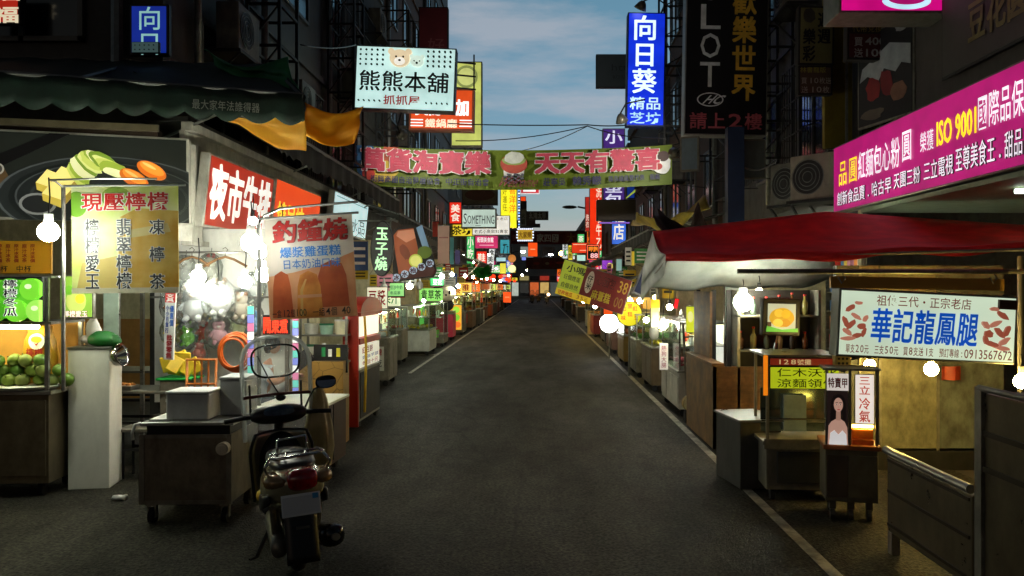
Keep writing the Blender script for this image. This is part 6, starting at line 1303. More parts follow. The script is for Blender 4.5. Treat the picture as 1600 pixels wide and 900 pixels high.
s_.txt('買', .14, .36, .34, .64, pt(170, 166, 166), .02).txt('400.', .38, .38, .88, .6, pt(170, 166, 166), .015, 'l').txt('送', .14, .68, .34, .95, pt(170, 166, 166), .02).txt('100', .4, .7, .84, .92, pt(170, 166, 166), .015, 'l').done()
s_ = Board('poster', 'dark poster with pale fringe and red figures on the right facade', 'poster', (4.5, 10.35, P(1400, 190, 10.3).z), 1.15, 1.25, .03, mt('poster_dark', (30, 28, 30), .5), STEELD, (0, 0, R(-78)))
s_.pic([(.05, .5), (.1, .36), (.3, .3), (.6, .2), (.95, .3), (.95, .5), (.8, .45), (.7, .52), (.5, .44), (.4, .55), (.2, .46)], pt(150, 156, 160)).dot(.3, .62, .12, pt(130, 36, 36), .14, 14, .2, .4).dot(.55, .6, .1, pt(110, 30, 34), .16, 14, .4, .4).dot(.75, .72, .14, pt(120, 84, 64), .1, 12, 0, .4).dot(.3, .88, .2, pt(96, 84, 70), .06, 14, 0, .4).dot(.8, .1, .1, pt(140, 140, 140), .05, 14, 0, .5).done()
s_ = Board('wall_poster', 'dim wall poster with yellow characters in the top right corner', 'poster', (4.53, 8.0, P(1570, 88, 8).z), 1.9, 1.5, .02, mt('poster_grey', (58, 56, 52), .6, 0, .3, 3), IRON, (0, 0, R(-90)))
s_.txt('豆花圓', .3, .55, .85, .86, pt(96, 90, 44), .03, ol=INK, olw=.02).dot(.3, .25, .12, pt(96, 96, 92), .12, 14, 0, .3).dot(.6, .22, .14, pt(80, 76, 70), .1, 14, 0, .3).done()
b = MB(); b.box(-.2, .2, -.05, .05, 0, 2.2); tag(b.build('pilaster', mt('yellow_paint', (120, 106, 26), .6, 0, .2, 3, stain=.4), None, loc=P(1308, 232, 11.7)), 'dull yellow pilaster behind the unlit lottery sign', 'pilaster')
def aircon(label, loc, rz, m):
    t = thing('air_conditioner', label, 'air conditioner', loc, (0, 0, rz)); b = MB(); b.box(-.42, .42, -.16, .16, 0, .66); b.build('case', m, t, bevel=.015)
    b = MB(); b.disc((-.12, .33), .25, -.17, -.161, 24); b.build('fan_recess', IRON, t)
    b = MB()
    for r in (.08, .14, .2, .26): b.ring((-.12, -.175, .33), r, .006, 'y', 24, 5)
    b.build('fan_guard', GALV, t)
    b = MB(); b.box(-.46, .46, -.2, .3, -.05, -.005); b.bar((-.4, .25, -.45), (-.4, -.18, -.04), .03); b.bar((.4, .25, -.45), (.4, -.18, -.04), .03); b.build('bracket', IRON, t)
ACM = mt('ac_beige', (150, 140, 124), .5, 0, .1, 3, stain=.45)
aircon('beige air conditioner nearer the magenta fascia', (4.2, 11.85, P(1260, 312, 11.9).z), R(-50), ACM)
aircon('dirty grey air conditioner beside the beige one', (4.18, 12.9, P(1235, 318, 12.8).z), R(-60), mt('ac_grey', (112, 108, 98), .55, 0, .15, 3, stain=.6))
# steel scaffold frames on the right facade
def scaffold(label, x0, x1, Y, z0, z1, n, m=IRON, d=.9):
    t = thing('scaffold', label, 'steel frame', ((x0 + x1) / 2, Y, z0)); w = x1 - x0; h = z1 - z0
    for x in (-w / 2, w / 2):
        for y in (0, d): b = MB(); b.bar((x, y, 0), (x, y, h), .05); b.build('upright', m, t)
    for k in range(n + 1):
        z = h * k / n; b = MB(); b.bar((-w / 2, 0, z), (w / 2, 0, z), .04); b.bar((-w / 2, d, z), (w / 2, d, z), .04); b.bar((-w / 2, 0, z), (-w / 2, d, z), .04); b.bar((w / 2, 0, z), (w / 2, d, z), .04)
        if k < n: b.bar((-w / 2, 0, z), (w / 2, 0, z + h / n), .025)
        b.build('crossbar', m, t)
scaffold('dark lattice frame carrying the blue lit sign', 3.2, 4.55, 20.2, 5.2, 10.5, 7)
scaffold('dark lattice frame carrying the slot parlour sign', 3.95, 4.55, 14.3, 4.2, 9.5, 8)
scaffold('dark lattice frame left of the bear shop sign', -4.5, -3.95, 17.2, 4.6, 10.5, 8)
scaffold('dark lattice frame on the left above the green tarp', -4.5, -4.0, 12.4, 5, 9.5, 7)
scaffold('dark lattice frame behind the orange sign on the left', -4.5, -3.6, 22.3, 4.6, 9.6, 6)
# ---- red canopy
can = thing('canopy', 'red market canopy with a silver lining over the right stalls', 'canopy', (2.6, 9.0, 2.2)); o = Vector((2.6, 9.0, 2.2))
n0, n1 = P(1040, 398, 8.0), P(1660, 379, 6.6); r0, r1, r2 = P(1020, 362, 8.9), P(1290, 331, 9.3), P(1660, 356, 8.6); f0, f1 = P(1002, 446, 9.9), P(1310, 436, 10.4)
def top(u, v):
    e = n0.lerp(n1, u); rr = r0.lerp(r1, u / .45) if u < .45 else r1.lerp(r2, (u - .45) / .55)
    p = e.lerp(rr, v); p.z -= .07 * math.sin(math.pi * v) + .03 * math.sin(math.pi * min(1, u * 1.2)) * (1 - v); p.z += .012 * math.sin(u * 22) * (1 - v); return p - o
CR_ = sheet('red_canvas', (236, 44, 40), .3, col2=(206, 34, 34), sc=4, rough=.6); SIL = sheet('silver_lining', (206, 212, 204), .3, sc=3, col2=(170, 178, 172), rough=.38)
b = MB(); b.grid(top, 40, 12); b.build('red_top', CR_, can, smooth=True, solid=.008)
def back(u, v):
    rr = r0.lerp(r1, u); p = rr.lerp(f0.lerp(f1, u), v); p.z += -.05 * math.sin(math.pi * v) - .09 * math.sin(math.pi * u) * v + .03 * math.sin(u * 9 + v * 4) * v + .02 * math.sin(u * 21) * v; return p - o
b = MB(); b.grid(back, 30, 14); b.build('rear_slope', SIL, can, smooth=True, solid=.006)
def flap(u, v):
    a = n0.lerp(f0, u); p = a.copy(); p.z -= v * (.1 + .16 * u) + .02 * math.sin(u * 10) * v; p.x += .04 * math.sin(u * 6) * v; return p - o
b = MB(); b.grid(flap, 20, 5); b.build('side_flap', SIL, can, smooth=True, solid=.005)
b = MB(); b.grid(lambda u, v: r0.lerp(n0.lerp(f0, u), v) + Vector((-.03 * math.sin(math.pi * v), 0, -.05 * math.sin(math.pi * v))) - o, 16, 10); b.build('end_panel', SIL, can, smooth=True, solid=.006)
b = MB(); b.grid(lambda u, v: Vector(top(u, 0)) + Vector((0, -.004, -v * (.06 + .015 * math.sin(u * 18)))), 60, 2); b.build('hem', CR_, can, smooth=True, solid=.006)
for x, y, zt in ((4.4, 7.3, 2.18), (4.25, 10.4, 2.3)):
    b = MB(); b.cyl((x - o.x, y - o.y, -o.z), (x - o.x, y - o.y, zt - o.z), .022, 8); b.build('pole', STEELD, can)
for (a, c_) in ((n0, f0), (n0, n1)): b = MB(); b.tube([a - o + Vector((.02, .03, -.05)), c_ - o + Vector((.02, -.03, -.05))], .016, 6); b.build('frame_tube', STEELD, can)
# ---- dragon phoenix lightbox
s_ = psign('lightbox_sign', 'tilted white lightbox with blue brush characters and a phone number', 1300, 456, 1576, 562, 6.7, lit(206, 224, 196, .88, .14, 1.6), mt('lightbox_frame', (90, 92, 84), .45, .5, .2, 5), .18, R(2.8), rim=.02)
BB, RB = lit(10, 80, 190, .75), lit(126, 44, 28, .6)
s_.txt('祖傳三代・正宗老店', .2, .07, .73, .24, RB, .012)
s_.txt('華記龍鳳腿', .17, .25, .77, .78, BB, .022, slant=.06)
s_.txt('單支20元', .04, .8, .17, .94, RB, .012).txt('三支50元', .2, .8, .335, .94, RB, .008).txt('買8支送1支', .36, .8, .53, .94, RB, .008).txt('預訂專線:', .56, .8, .7, .94, RB, .008).txt('0913567672', .7, .8, .965, .935, RB, .008, 'l')
DR = lit(150, 76, 56, .8); DR2 = lit(176, 112, 90, .85)
def squig(s_, u, v, k, mir):
    for (du, dv, r, ry_, a) in ((0, 0, .03, .012, .8), (.02, -.1, .028, .011, -.5), (-.01, -.2, .03, .012, .6), (.03, -.27, .02, .009, 0), (.05, .02, .02, .016, .2), (-.02, .1, .03, .012, -.6), (.03, .14, .028, .012, .3), (.06, .1, .022, .01, 1.2), (-.03, -.02, .012, .03, .4), (.065, -.08, .012, .02, -.6), (-.015, .18, .035, .01, .1)):
        s_.dot(u + mir * du * k, v + dv * k, r * k, DR if (du > 0) == (dv > 0) else DR2, ry_ * k, 12, a * mir, .35)
squig(s_, .075, .52, 1.15, 1); squig(s_, .9, .54, 1.25, -1); s_.rect(.885, .06, .985, .2, pt(70, 36, 28)).done()
b = MB(); b.box(-.74, .74, -.02, .02, 0, .1); t = tag(b.build('timber_batten', mt('batten', (186, 140, 54), .55, 0, .2, 3, stretch=(.3, 1, 1)), None, loc=P(1432, 452, 6.85)), 'yellow wooden batten above the white lightbox', 'batten')
t.rotation_euler = (0, R(1), 0)
t = thing('metal_rail', 'dark metal rail under the red canopy that carries the lightbox', 'rail', P(1430, 424, 6.75)); b = MB(); b.tube([(-1.5, 0, 0), (1.4, 0, .0)], .02, 8); b.build('tube', STEELD, t)
for x in (-.62, .66): b = MB(); b.tube([(x, 0, 0), (x + .03, 0, -.06), (x, 0, -.1), (x - .03, 0, -.05)], .008, 6); b.build('hook', STEELD, t)
bulb(P(1359, 570, 7.3), .05, BY, 'yellow bulb under the left half of the lightbox', .1)
bulb(P(1455, 577, 7.3), .062, BY, 'yellow bulb under the middle of the lightbox', .1)
bulb(P(1596, 596, 6.6), .06, BY, 'yellow bulb at the right edge of the picture', .12)
bulb(P(1161, 472, 9.2), .11, BW, 'large white bulb under the silver canopy lining', .1)
bulb(P(1186, 456, 9.6), .045, BWW, 'smaller white bulb beside the large one under the canopy', .1)
# ---- walls of the right stall
YW = mt('yellow_sheet_wall', (132, 128, 100), .5, .15, .35, 2.6, bump=.15, stain=.8); GW = mt('grey_sheet_wall', (104, 108, 98), .55, .15, .35, 2.6, bump=.15, stain=.85)
t = thing('stall_wall', 'stained yellow grey sheet wall lit by the yellow bulbs', 'wall', (3.1, 8.3, 0))
for i, (a, c_, m) in enumerate(((.0, .24, GW), (.245, .45, YW), (.455, 1.05, YW), (1.055, 1.75, GW))):
    b = MB(); b.box(a, c_ - .006, .01 * (i % 2), .05, .22, 2.12); b.build('sheet_panel', m, t, bevel=.004)
b = MB(); b.box(0, 1.75, .06, .1, 0, 2.12); b.box(.0, 1.75, -.02, .058, 0, .2); b.build('frame', IRON, t)
for x in (.245, .452, 1.052): b = MB(); b.box(x - .012, x + .012, -.012, .0, .2, 2.12); b.build('seam_strip', STEELD, t)
t = thing('red_cloth', 'small red cloth pinned to the sheet wall beside the yellow bulb', 'cloth', P(1487, 594, 8.15)); b = MB(); b.grid(lambda u, v: ((u - .5) * .2, .02 * math.sin(u * 8), -v * .02 + (v) * .16), 10, 6); b.build('cloth', sheet('red_rag', (176, 60, 24), .3), t, solid=.004)
# dark opening with shelf & bottles
t = thing('stall_shelf', 'dark shelf rack of bottles behind the green sign cart', 'shelf', (2.95, 9.2, 0))
for z in (1.15, 1.55): b = MB(); b.box(-.65, .3, 0, .3, z, z + .02); b.build('shelf', STEELD, t)
for x in (-.65, .28): b = MB(); b.box(x, x + .03, 0, .3, 0, 1.86); b.build('upright', STEELD, t)
b = MB(); b.box(-.7, .33, .32, .35, 0, 1.86); b.build('back_panel', mt('dark_board', (46, 42, 36), .7, 0, .3, 3), t)
for i in range(12):
    x = -.58 + (i % 6) * .15; z = (1.172, 1.572)[i // 6]; c = [(90, 60, 34), (120, 112, 60), (60, 70, 60), (140, 120, 90), (50, 40, 36)][i % 5]; h = random.uniform(.18, .26)
    q = thing('bottle', 'dim bottle standing on the dark shelf rack', 'bottle', t.location + Vector((x, .14, z)), group='bottles on the dark shelf')
    b = MB(); b.loft([[Vector((r * math.cos(a), r * math.sin(a), zz)) for a in [k * math.pi / 6 for k in range(12)]] for r, zz in ((.035, 0), (.038, h * .6), (.015, h * .8), (.014, h))]); b.build('body', pt(*c, .2), q, smooth=True); b = MB(); b.cyl((0, 0, h), (0, 0, h + .02), .017, 10); b.build('cap', RED, q)
# TV menu
t = psign('menu_screen', 'black framed lit menu picture of a yellow dish hanging by the white bulb', 1187, 466, 1249, 524, 8.0, lit(190, 196, 170, .75), BLACK, .07, R(1.5), R(8), rim=.055)
t.dot(.5, .52, .33, lit(206, 160, 40, .85), .24, 26, 0, .05).dot(.42, .4, .12, lit(226, 186, 60, .85), .1).dot(.6, .42, .12, lit(226, 176, 40, .85), .1).dot(.6, .66, .12, lit(200, 140, 30, .85), .1).dot(.4, .66, .13, lit(230, 200, 80, .85), .1).pic([(.1, .86), (.12, .74), (.5, .84), (.92, .8), (.92, .9), (.1, .9)], lit(90, 180, 60, .8)).rect(.13, .64, .22, .76, lit(90, 60, 40, .6)).done()
# white doorway panel with paper notes
s_ = psign('doorway_screen', 'pale white door panel lit by the large white bulb', 1131, 448, 1192, 640, 10.2, WHITEP, STEELD, .05, rim=.02); s_.rect(.02, .0, .38, .52, mt('pale_teal', (170, 196, 190), .4)).rect(.42, .72, .8, .9, pt(206, 160, 90)).txt('價目表', .45, .3, .6, .8, pt(120, 90, 60), .01, 'v').txt('今日特餐', .7, .3, .85, .85, pt(120, 90, 60), .01, 'v').done()
s_.root.location.z = .5; 
# ---- plywood hoarding
t = thing('plywood_wall', 'tall worn plywood wall standing along the right edge line', 'wall', (2.12, 9.3, 0))
b = MB(); b.box(.0, .03, .55, 1.55, 1.021, 1.84); b.build('upper_board', WOOD, t); b = MB(); b.box(-.1, -.06, -.1, 1.55, .03, .98); b.build('lower_board', mt('lower_ply', (126, 96, 56), .6, 0, .5, 4, bump=.3, stain=.55), t)
b = MB(); b.box(-.12, .02, -.12, 1.56, .982, 1.02); b.build('ledge', WOOD, t); b = MB(); b.box(-.1, .5, -.1, -.07, .03, .98); b.build('end_board', WOOD, t)
for y in (.56, 1.5): b = MB(); b.box(.032, .08, y, y + .05, 0, 1.86); b.build('post', IRON, t)
t = thing('rolled_umbrella', 'black furled umbrella leaning behind the stainless counter', 'umbrella', (2.45, 8.75, 0), (R(4), R(6), 0)); b = MB(); b.tube([(0, 0, 0), (0, 0, .3), (0, 0, .9), (0, 0, 1.3)], [.03, .07, .06, .02], 10); b.build('canopy', BLACK, t, smooth=True); b = MB(); b.cyl((0, 0, 1.3), (0, 0, 1.4), .012, 8); b.build('handle', WOOD, t)
# ---- stainless counter
t = thing('steel_counter', 'low stainless counter box standing on the right edge line', 'counter', (1.88, 7.42, 0), (0, 0, R(8)))
b = MB(); b.box(0, .4, 0, .62, .02, .64); b.build('body', mt('counter_steel', (96, 96, 92), .35, .7, .2, 3, stain=.4), t, bevel=.006); b = MB(); b.box(-.02, .42, -.02, .64, .642, .665); b.build('top', STEEL, t, bevel=.005)
# ---- green sign cart
gc = thing('food_cart', 'steel cart with a lime green character sign and dark lower cabinet', 'food cart', (2.03, 7.1, 0), (0, 0, R(-4)))
b = MB(); b.box(0, .62, 0, .55, .1, .5); b.build('body', STEELD, gc, bevel=.006); b = MB(); b.box(.09, .53, -.016, -.001, .16, .44); b.build('door', mt('door_dark', (74, 76, 76), .35, .6, .2, 4), gc, bevel=.03)
b = MB(); b.box(-.04, .66, -.05, .6, .505, .54); b.box(-.03, .65, -.06, -.052, .47, .56); b.build('counter_top', STEELD, gc, bevel=.005)
for x in (0, .595):
    for y in (0, .52): b = MB(); b.box(x, x + .025, y, y + .025, .54, 1.28); b.build('post', STEELD, gc)
for x in (.06, .56):
    for y in (.06, .5): b = MB(); b.cyl((x - .018, y, .05), (x + .018, y, .05), .05, 12); b.build('wheel', RUBBER, gc)
b = MB(); b.box(-.03, .65, -.05, .6, 1.28, 1.3); b.build('roof', STEEL, gc); b = MB(); b.box(.02, .6, .35, .36, .56, .96); b.build('mirror_back', mt('dim_mirror', (120, 136, 134), .12, .9, .1, 3), gc)
b = MB(); b.tube([(.02, .05, .72), (.6, .05, .72)], .01, 6); b.tube([(.02, .3, .66), (.6, .3, .66)], .01, 6); b.build('shelf_rail', CHROME, gc)
b = MB(); b.box(.22, .42, .28, .33, .57, .9); b.build('milky_box', mt('milky', (150, 170, 168), .4), gc)
q = Board('lit_panel', None, None, (.315, -.035, 1.0), .6, .2, .05, lit(190, 206, 30, .72), BLACK, rim=.008); q.root.parent = gc; q.txt('仁木沃化', .1, .06, .98, .46, pt(40, 50, 10), .01).txt('涼麵領竹', .1, .52, .98, .94, pt(40, 50, 10), .01).done()
q = Board('red_panel', None, None, (.315, -.035, 1.205), .6, .07, .05, lit(130, 40, 20, .6), BLACK, rim=.006); q.root.parent = gc; q.txt('128號攤', .08, .12, .6, .9, lit(220, 190, 130, .7), .01).done()
q = Board('amber_strip', None, None, (-.02, -.05, .94), .045, .36, .02, lit(240, 130, 20, .9), BLACK, rim=.004); q.root.parent = gc; q.done()
# ---- poster cart
pc = thing('food_cart', 'narrow steel cart with a portrait poster and a white lit strip', 'food cart', (2.34, 6.5, 0), (0, 0, R(-13)))
PCM = mt('poster_cart', (112, 108, 88), .45, .5, .2, 3, stain=.45)
b = MB(); b.box(0, .4, 0, .4, .16, .58); b.build('body', PCM, pc, bevel=.006); b = MB(); b.box(.005, .17, -.014, -.001, .2, .54); b.build('door', mt('door_brown', (88, 76, 62), .4, .4, .2, 3), pc, bevel=.004)
b = MB(); b.box(.175, .395, -.014, -.001, .2, .54); b.build('side_door', PCM, pc, bevel=.004); b = MB(); b.box(-.02, .42, -.03, .42, .585, .62); b.build('counter_top', mt('orange_wood', (150, 84, 40), .45, 0, .2, 4), pc, bevel=.004)
for x in (.0, .175, .38): b = MB(); b.box(x, x + .022, 0, .022, .62, 1.22); b.build('post', STEELD, pc)
b = MB(); b.box(-.02, .42, -.02, .3, 1.222, 1.24); b.build('roof', STEELD, pc)
for x in (.06, .2, .34):
    b = MB(); b.cyl((x - .018, .06, .05), (x + .018, .06, .05), .05, 14); b.box(x - .026, x + .026, .04, .08, .09, .155); b.build('wheel', mt('caster', (80, 76, 66), .4, .5), pc)
b = MB(); b.cyl((.06, .34, .05), (.1, .34, .05), .05, 14); b.build('wheel', RUBBER, pc)
q = Board('portrait_poster', None, None, (.088, -.02, .63), .165, .57, .012, lit(40, 28, 26, .5), BLACK, rim=.004); q.root.parent = pc
q.rect(0, 0, 1, .24, lit(230, 220, 210, .75)).txt('特賣甲', .04, .05, .96, .2, pt(170, 30, 30), .03)
sk, hr, wh_ = lit(206, 160, 140, .6), lit(26, 18, 18, .4), lit(226, 222, 220, .7)
q.dot(.53, .45, .36, hr, .56, 26).pic([(.18, .44), (.86, .44), (.9, .72), (.14, .72)], hr)
q.pic([(.04, 1), (.08, .74), (.2, .68), (.42, .64), (.64, .64), (.82, .68), (.94, .76), (.97, 1)], sk).pic([(.42, .66), (.43, .52), (.63, .52), (.64, .66)], lit(186, 140, 120, .6)).dot(.53, .44, .21, sk, .34, 26)
q.pic([(.3, .42), (.33, .33), (.45, .3), (.6, .3), (.72, .35), (.76, .42), (.7, .36), (.55, .335), (.4, .35)], hr)
for u in (.45, .62): q.dot(u, .435, .045, lit(236, 226, 220, .6), .022, 10).dot(u, .435, .024, hr, .024, 10).pic([(u - .06, .415), (u + .06, .41), (u + .05, .403), (u - .05, .407)], hr)
q.dot(.535, .468, .022, lit(186, 130, 110, .6), .03, 8).dot(.535, .505, .07, lit(176, 60, 64, .6), .022, 12).pic([(.1, 1), (.16, .84), (.34, .8), (.53, .86), (.72, .8), (.88, .85), (.92, 1)], wh_)
q.done()
q = Board('lit_strip', None, None, (.292, -.02, .8), .15, .4, .02, lit(240, 226, 214, .92), PCM, rim=.006); q.root.parent = pc; q.txt('三立', .2, .03, .8, .42, lit(190, 60, 40, .7), .015, 'v').txt('冷氣', .2, .46, .8, .97, lit(190, 60, 40, .7), .015, 'v').done()
b = MB(); b.box(.21, .37, .03, .2, .622, .66); b.box(.21, .37, .05, .2, .67, .74); b.build('snack_boxes', mt('orange_box', (206, 110, 30), .4, 0, .3, 12), pc)
b = MB(); b.cyl((.21, .05, .77), (.37, .05, .77), .012, 8); b.build('tube', TUBEY, pc)
t = thing('exhaust_pipe', 'bent black pipe over the portrait poster cart', 'pipe', P(1330, 560, 6.9)); b = MB(); b.tube([(-.05, .05, -.12), (-.04, .05, -.04), (.02, .05, 0), (.1, .05, .02), (.16, .05, .09)], .022, 10); b.build('tube', BLACK, t, smooth=True)
t = thing('meter_box', 'small yellowish meter box hanging left of the lightbox', 'meter', P(1318, 575, 6.9)); b = MB(); b.box(-.07, .07, 0, .08, 0, .11); b.build('case', mt('meter_cream', (170, 156, 96), .5), t, bevel=.01)
b = MB()
for i in range(3):
    for j in range(2): b.box(-.05 + i * .035, -.03 + i * .035, -.004, .0, .03 + j * .04, .05 + j * .04)
b.build('keys', BLACK, t)
# ---- front right counters
BR = mt('bronze_panel', (112, 100, 76), .3, .65, .2, 5, stain=.4)
t = thing('stall_counter', 'low bronze panelled counter with a bright round top rail', 'counter', (2.5, 4.6, 0))
b = MB(); b.box(0, .07, 0, 1.12, .16, .70); b.build('body', BR, t, bevel=.006)
b = MB(); b.tube([(-.01, 0.0, .735), (-.01, 1.12, .735)], .028, 12); b.build('top_rail', STEEL, t)
for z in (.205, .44, .66): b = MB(); b.box(-.012, -.001, .02, 1.1, z, z + .02); b.build('trim_strip', mt('dark_bronze', (54, 44, 32), .4, .5), t)
for y in (.03, 1.05): b = MB(); b.box(.0, .06, y, y + .06, 0, .158); b.build('leg', STEELD, t)
t = thing('stall_cabinet', 'tall bronze panelled stall cabinet at the right edge of the picture', 'cabinet', (2.52, 3.05, 0))
b = MB(); b.box(0, .9, 0, 1.5, .06, 1.3); b.build('body', BR, t, bevel=.008)
for z in (.12, .86, 1.06): b = MB(); b.box(-.014, -.001, .01, 1.49, z, z + .03); b.build('trim_strip', mt('dark_bronze', (54, 44, 32), .4, .5), t)
b = MB(); b.box(-.02, .02, 1.46, 1.53, .0, 1.33); b.build('corner_post', STEELD, t); b = MB(); b.tube([(-.01, 0, 1.325), (-.01, 1.5, 1.325)], .018, 10); b.build('top_rail', STEELD, t)
# ---- right carts further up
RZ = R(-90)
def rcart(label, xf, Y0, w, d, *a, **k): return food_cart(label, (xf + d / 2, Y0 + w / 2, 0), w, d, *a, rz=RZ, **k)
rcart('steel frame cart with a white bench beyond the plywood wall', 2.05, 11.6, 1.6, .75, .68, 1.35, mt('white_bench', (190, 186, 170), .5, 0, .1, 3, stain=.4), lit(246, 240, 226, 1.1), stuff=((190, 60, 80), (226, 200, 160), (200, 190, 180)))
t = thing('hand_trolley', 'folding steel trolley leaning at the end of the plywood wall', 'trolley', (2.1, 11.15, 0), (0, R(-3), 0)); b = MB()
for x in (0, .4): b.tube([(x, 0, .08), (x, .0, 1.4)], .016, 7)
for z in (.3, .6, .9, 1.2): b.tube([(0, 0, z), (.4, 0, z)], .012, 6)
b.build('frame', STEELD, t); b = MB(); b.box(0, .4, -.2, 0, .06, .08); b.build('foot_plate', STEELD, t)
for x in (-.02, .42): b = MB(); b.cyl((x - .02, .03, .09), (x + .02, .03, .09), .09, 16); b.build('wheel', RUBBER, t)
round_sign('small round sign with a red mark on the folding trolley', 1078, 630, 12, 11.0, pt(206, 196, 150), pt(150, 130, 60))
t_, rr = round_sign('round yellow lit sign with orange characters on the right', 983, 490, 20, 17, lit(226, 214, 20, 1.0), mt('green_rim', (70, 84, 30), .5), post=1)
q = Board('round_lettering', None, None, (0, -.078, -rr), 2 * rr, 2 * rr, .002, YB, YB, cabinet=False); q.root.parent = t_; OR_ = lit(206, 100, 10, .9)
for ch, u, v in (('七', .18, .2), ('里', .42, .1), ('紅', .62, .2), ('豆', .66, .55), ('糕', .42, .42), ('味', .16, .56)): q.txt(ch, u, v, u + .2, v + .2, OR_, .02)
q.done()
t = thing('globe_lamp', 'large white glowing globe lamp left of the round yellow sign', 'lamp', P(952, 505, 21)); b = MB(); b.ball((0, 0, 0), .25, 24); b.build('globe', lit(255, 255, 248, 9, .01), t, smooth=True); b = MB(); b.cyl((0, 0, -.95), (0, 0, -.24), .02, 8); b.build('pole', STEELD, t)
rcart('wooden fronted cart with a carved character below the round yellow sign', 2.05, 14.4, 1.3, .7, .82, 1.3, mt('cart_wood', (92, 76, 54), .5, .1, .25, 4, stain=.4), lit(250, 246, 200, 1.0), stuff=((226, 206, 60), (226, 226, 210)))
rcart('cart with a green plastic front behind the globe lamp', 2.05, 16.6, 1.2, .7, .8, 1.3, STEELD, lit(150, 226, 90, .9), stuff=((110, 180, 60),), tube=lit(190, 255, 140, 6))
rcart('dark cart with a yellow cabinet left of the globe lamp', 2.05, 19.0, 1.4, .7, .75, 1.3, mt('ochre', (130, 100, 40), .5, 0, .2, 3, stain=.3), lit(250, 200, 100, .9), stuff=((206, 120, 60),))
s_ = psign('drink_sign', 'tall lit drink panel with a yellow cap above the white bench cart', 1016, 468, 1030, 512, 12.6, lit(236, 200, 110, .9), STEEL, .08, rim=.01); s_.rect(0, 0, 1, .3, lit(240, 170, 30, 1.)).rect(.2, .45, .8, .9, lit(220, 150, 120, .9)).done()
s_ = psign('drink_sign', 'yellow lit strip panel near the end of the plywood wall', 1072, 478, 1086, 520, 11.5, lit(220, 226, 50, .9), STEEL, .06, rim=.01, yaw=R(-15)); s_.dot(.5, .4, .3, lit(240, 236, 150, 1), .6).done()
s_ = psign('drink_sign', 'small red lit sign under the rear canopy edge', 1051, 466, 1058, 482, 12, lit(230, 30, 36, 1.), BLACK, .05, R(12), rim=.005); s_.done()
s_ = psign('notice_board', 'white notice with red writing behind the bench cart posts', 1030, 536, 1044, 578, 12.4, lit(226, 216, 200, .6), STEEL, .03, rim=.006); s_.txt('熱狗大腸', .2, .08, .8, .92, pt(170, 60, 70), .01, 'v').done()
t = thing('meat_tray', 'pile of pink red sausages on the white bench cart', 'food', (2.4, 12.3, .685)); b = MB()
for i in range(16): a = random.uniform(-.3, .3); b.tube([Vector((random.uniform(-.25, .25), random.uniform(-.4, .4), .04 + .03 * (i % 3))) + Vector((math.cos(a) * k * .08, math.sin(a) * k * .08, .01 * (k == 0))) for k in (-1, 0, 1)], [.015, .025, .015], 8)
b.build('sausages', mt('sausage', (170, 60, 70), .35, 0, .2, 9), t, smooth=True)
for i, (px, py, Y, r, m, lb) in enumerate(((1036, 508, 12.2, .07, BW, ''), (1000, 470, 14, .05, BWW, ''), (1010, 500, 14.2, .05, BWW, ''), (1046, 480, 12.8, .05, BWW, ''), (985, 470, 20, .06, BWW, ''), (930, 478, 22, .07, BWW, ''), (912, 470, 30, .08, BY, ''), (1024, 465, 16, .05, BY, ''), (1086, 498, 11.9, .06, BW, ''), (900, 462, 42, .1, BWW, ''))):
    bulb(P(px, py, Y), r, m, 'added small warm lamp hanging among the right stalls', .25, 'lamps hung along the right stalls')
s_ = psign('menu_sign', 'orange and red lit sign under the leaning menu board', 942, 470, 958, 492, 20, lit(230, 80, 20, .95), BLACK, .08, rim=.02); s_.rect(.4, .1, .9, .35, lit(250, 210, 160, 1)).done()
for i, (Y, c, nm) in enumerate(((22.5, (90, 60, 44), 'brown sided stall'), (26, (60, 60, 64), 'dark grey stall'), (30, (130, 40, 30), 'red fronted stall'), (35, (150, 150, 140), 'pale box stall'), (42, (80, 70, 60), 'dim stall'), (50, (70, 44, 34), 'dark brown stall'), (60, (60, 64, 60), 'grey green stall'), (72, (80, 60, 50), 'farthest lit stall'))):
    rcart(nm + ' on the right side %s' % ('between the globe lamp and the narrow far end' if Y < 40 else 'near the narrow far end'), 2.1 + .1 * (i % 2), Y, 1.9, 1.1, .85, 1.6, mt('rc_%d_%d_%d' % c, c, .5, 0, .2, 3, stain=.4), [lit(255, 190, 80, .7), lit(255, 140, 60, .8), lit(250, 226, 200, .8)][i % 3], roof=(2.15, [SA, mt('brown_roof', (110, 64, 40), .6), RP][i % 3]), tube=[TUBEY, TUBEW][i % 2], stuff=((200, 120, 60),), ends=(['肉羹', '蚵仔煎', '烤魷魚', '刨冰', '湯包', '藥燉', '小吃', '麻糬'][i], lit(*[(255, 190, 80), (236, 236, 220), (250, 90, 40)][i % 3], .9), [RED, INK, WH][i % 3], [OFFW, RED][i % 2]))
street_awning('black awning over the right pavement beyond the tarp', 1, 4.6, 2.5, 18, 27, 3.7, 3.2, SA, .25)
street_awning('dark awning farther along the right pavement', 1, 4.6, 2.4, 29, 40, 3.6, 3.0, SA, .25)
box_thing('cardboard_box', 'tan box on the right edge of the road below the leaning board', (2.25, 32, 0), .5, .5, .95, mt('card', (176, 150, 104), .7, 0, .1, 3), lid=False)
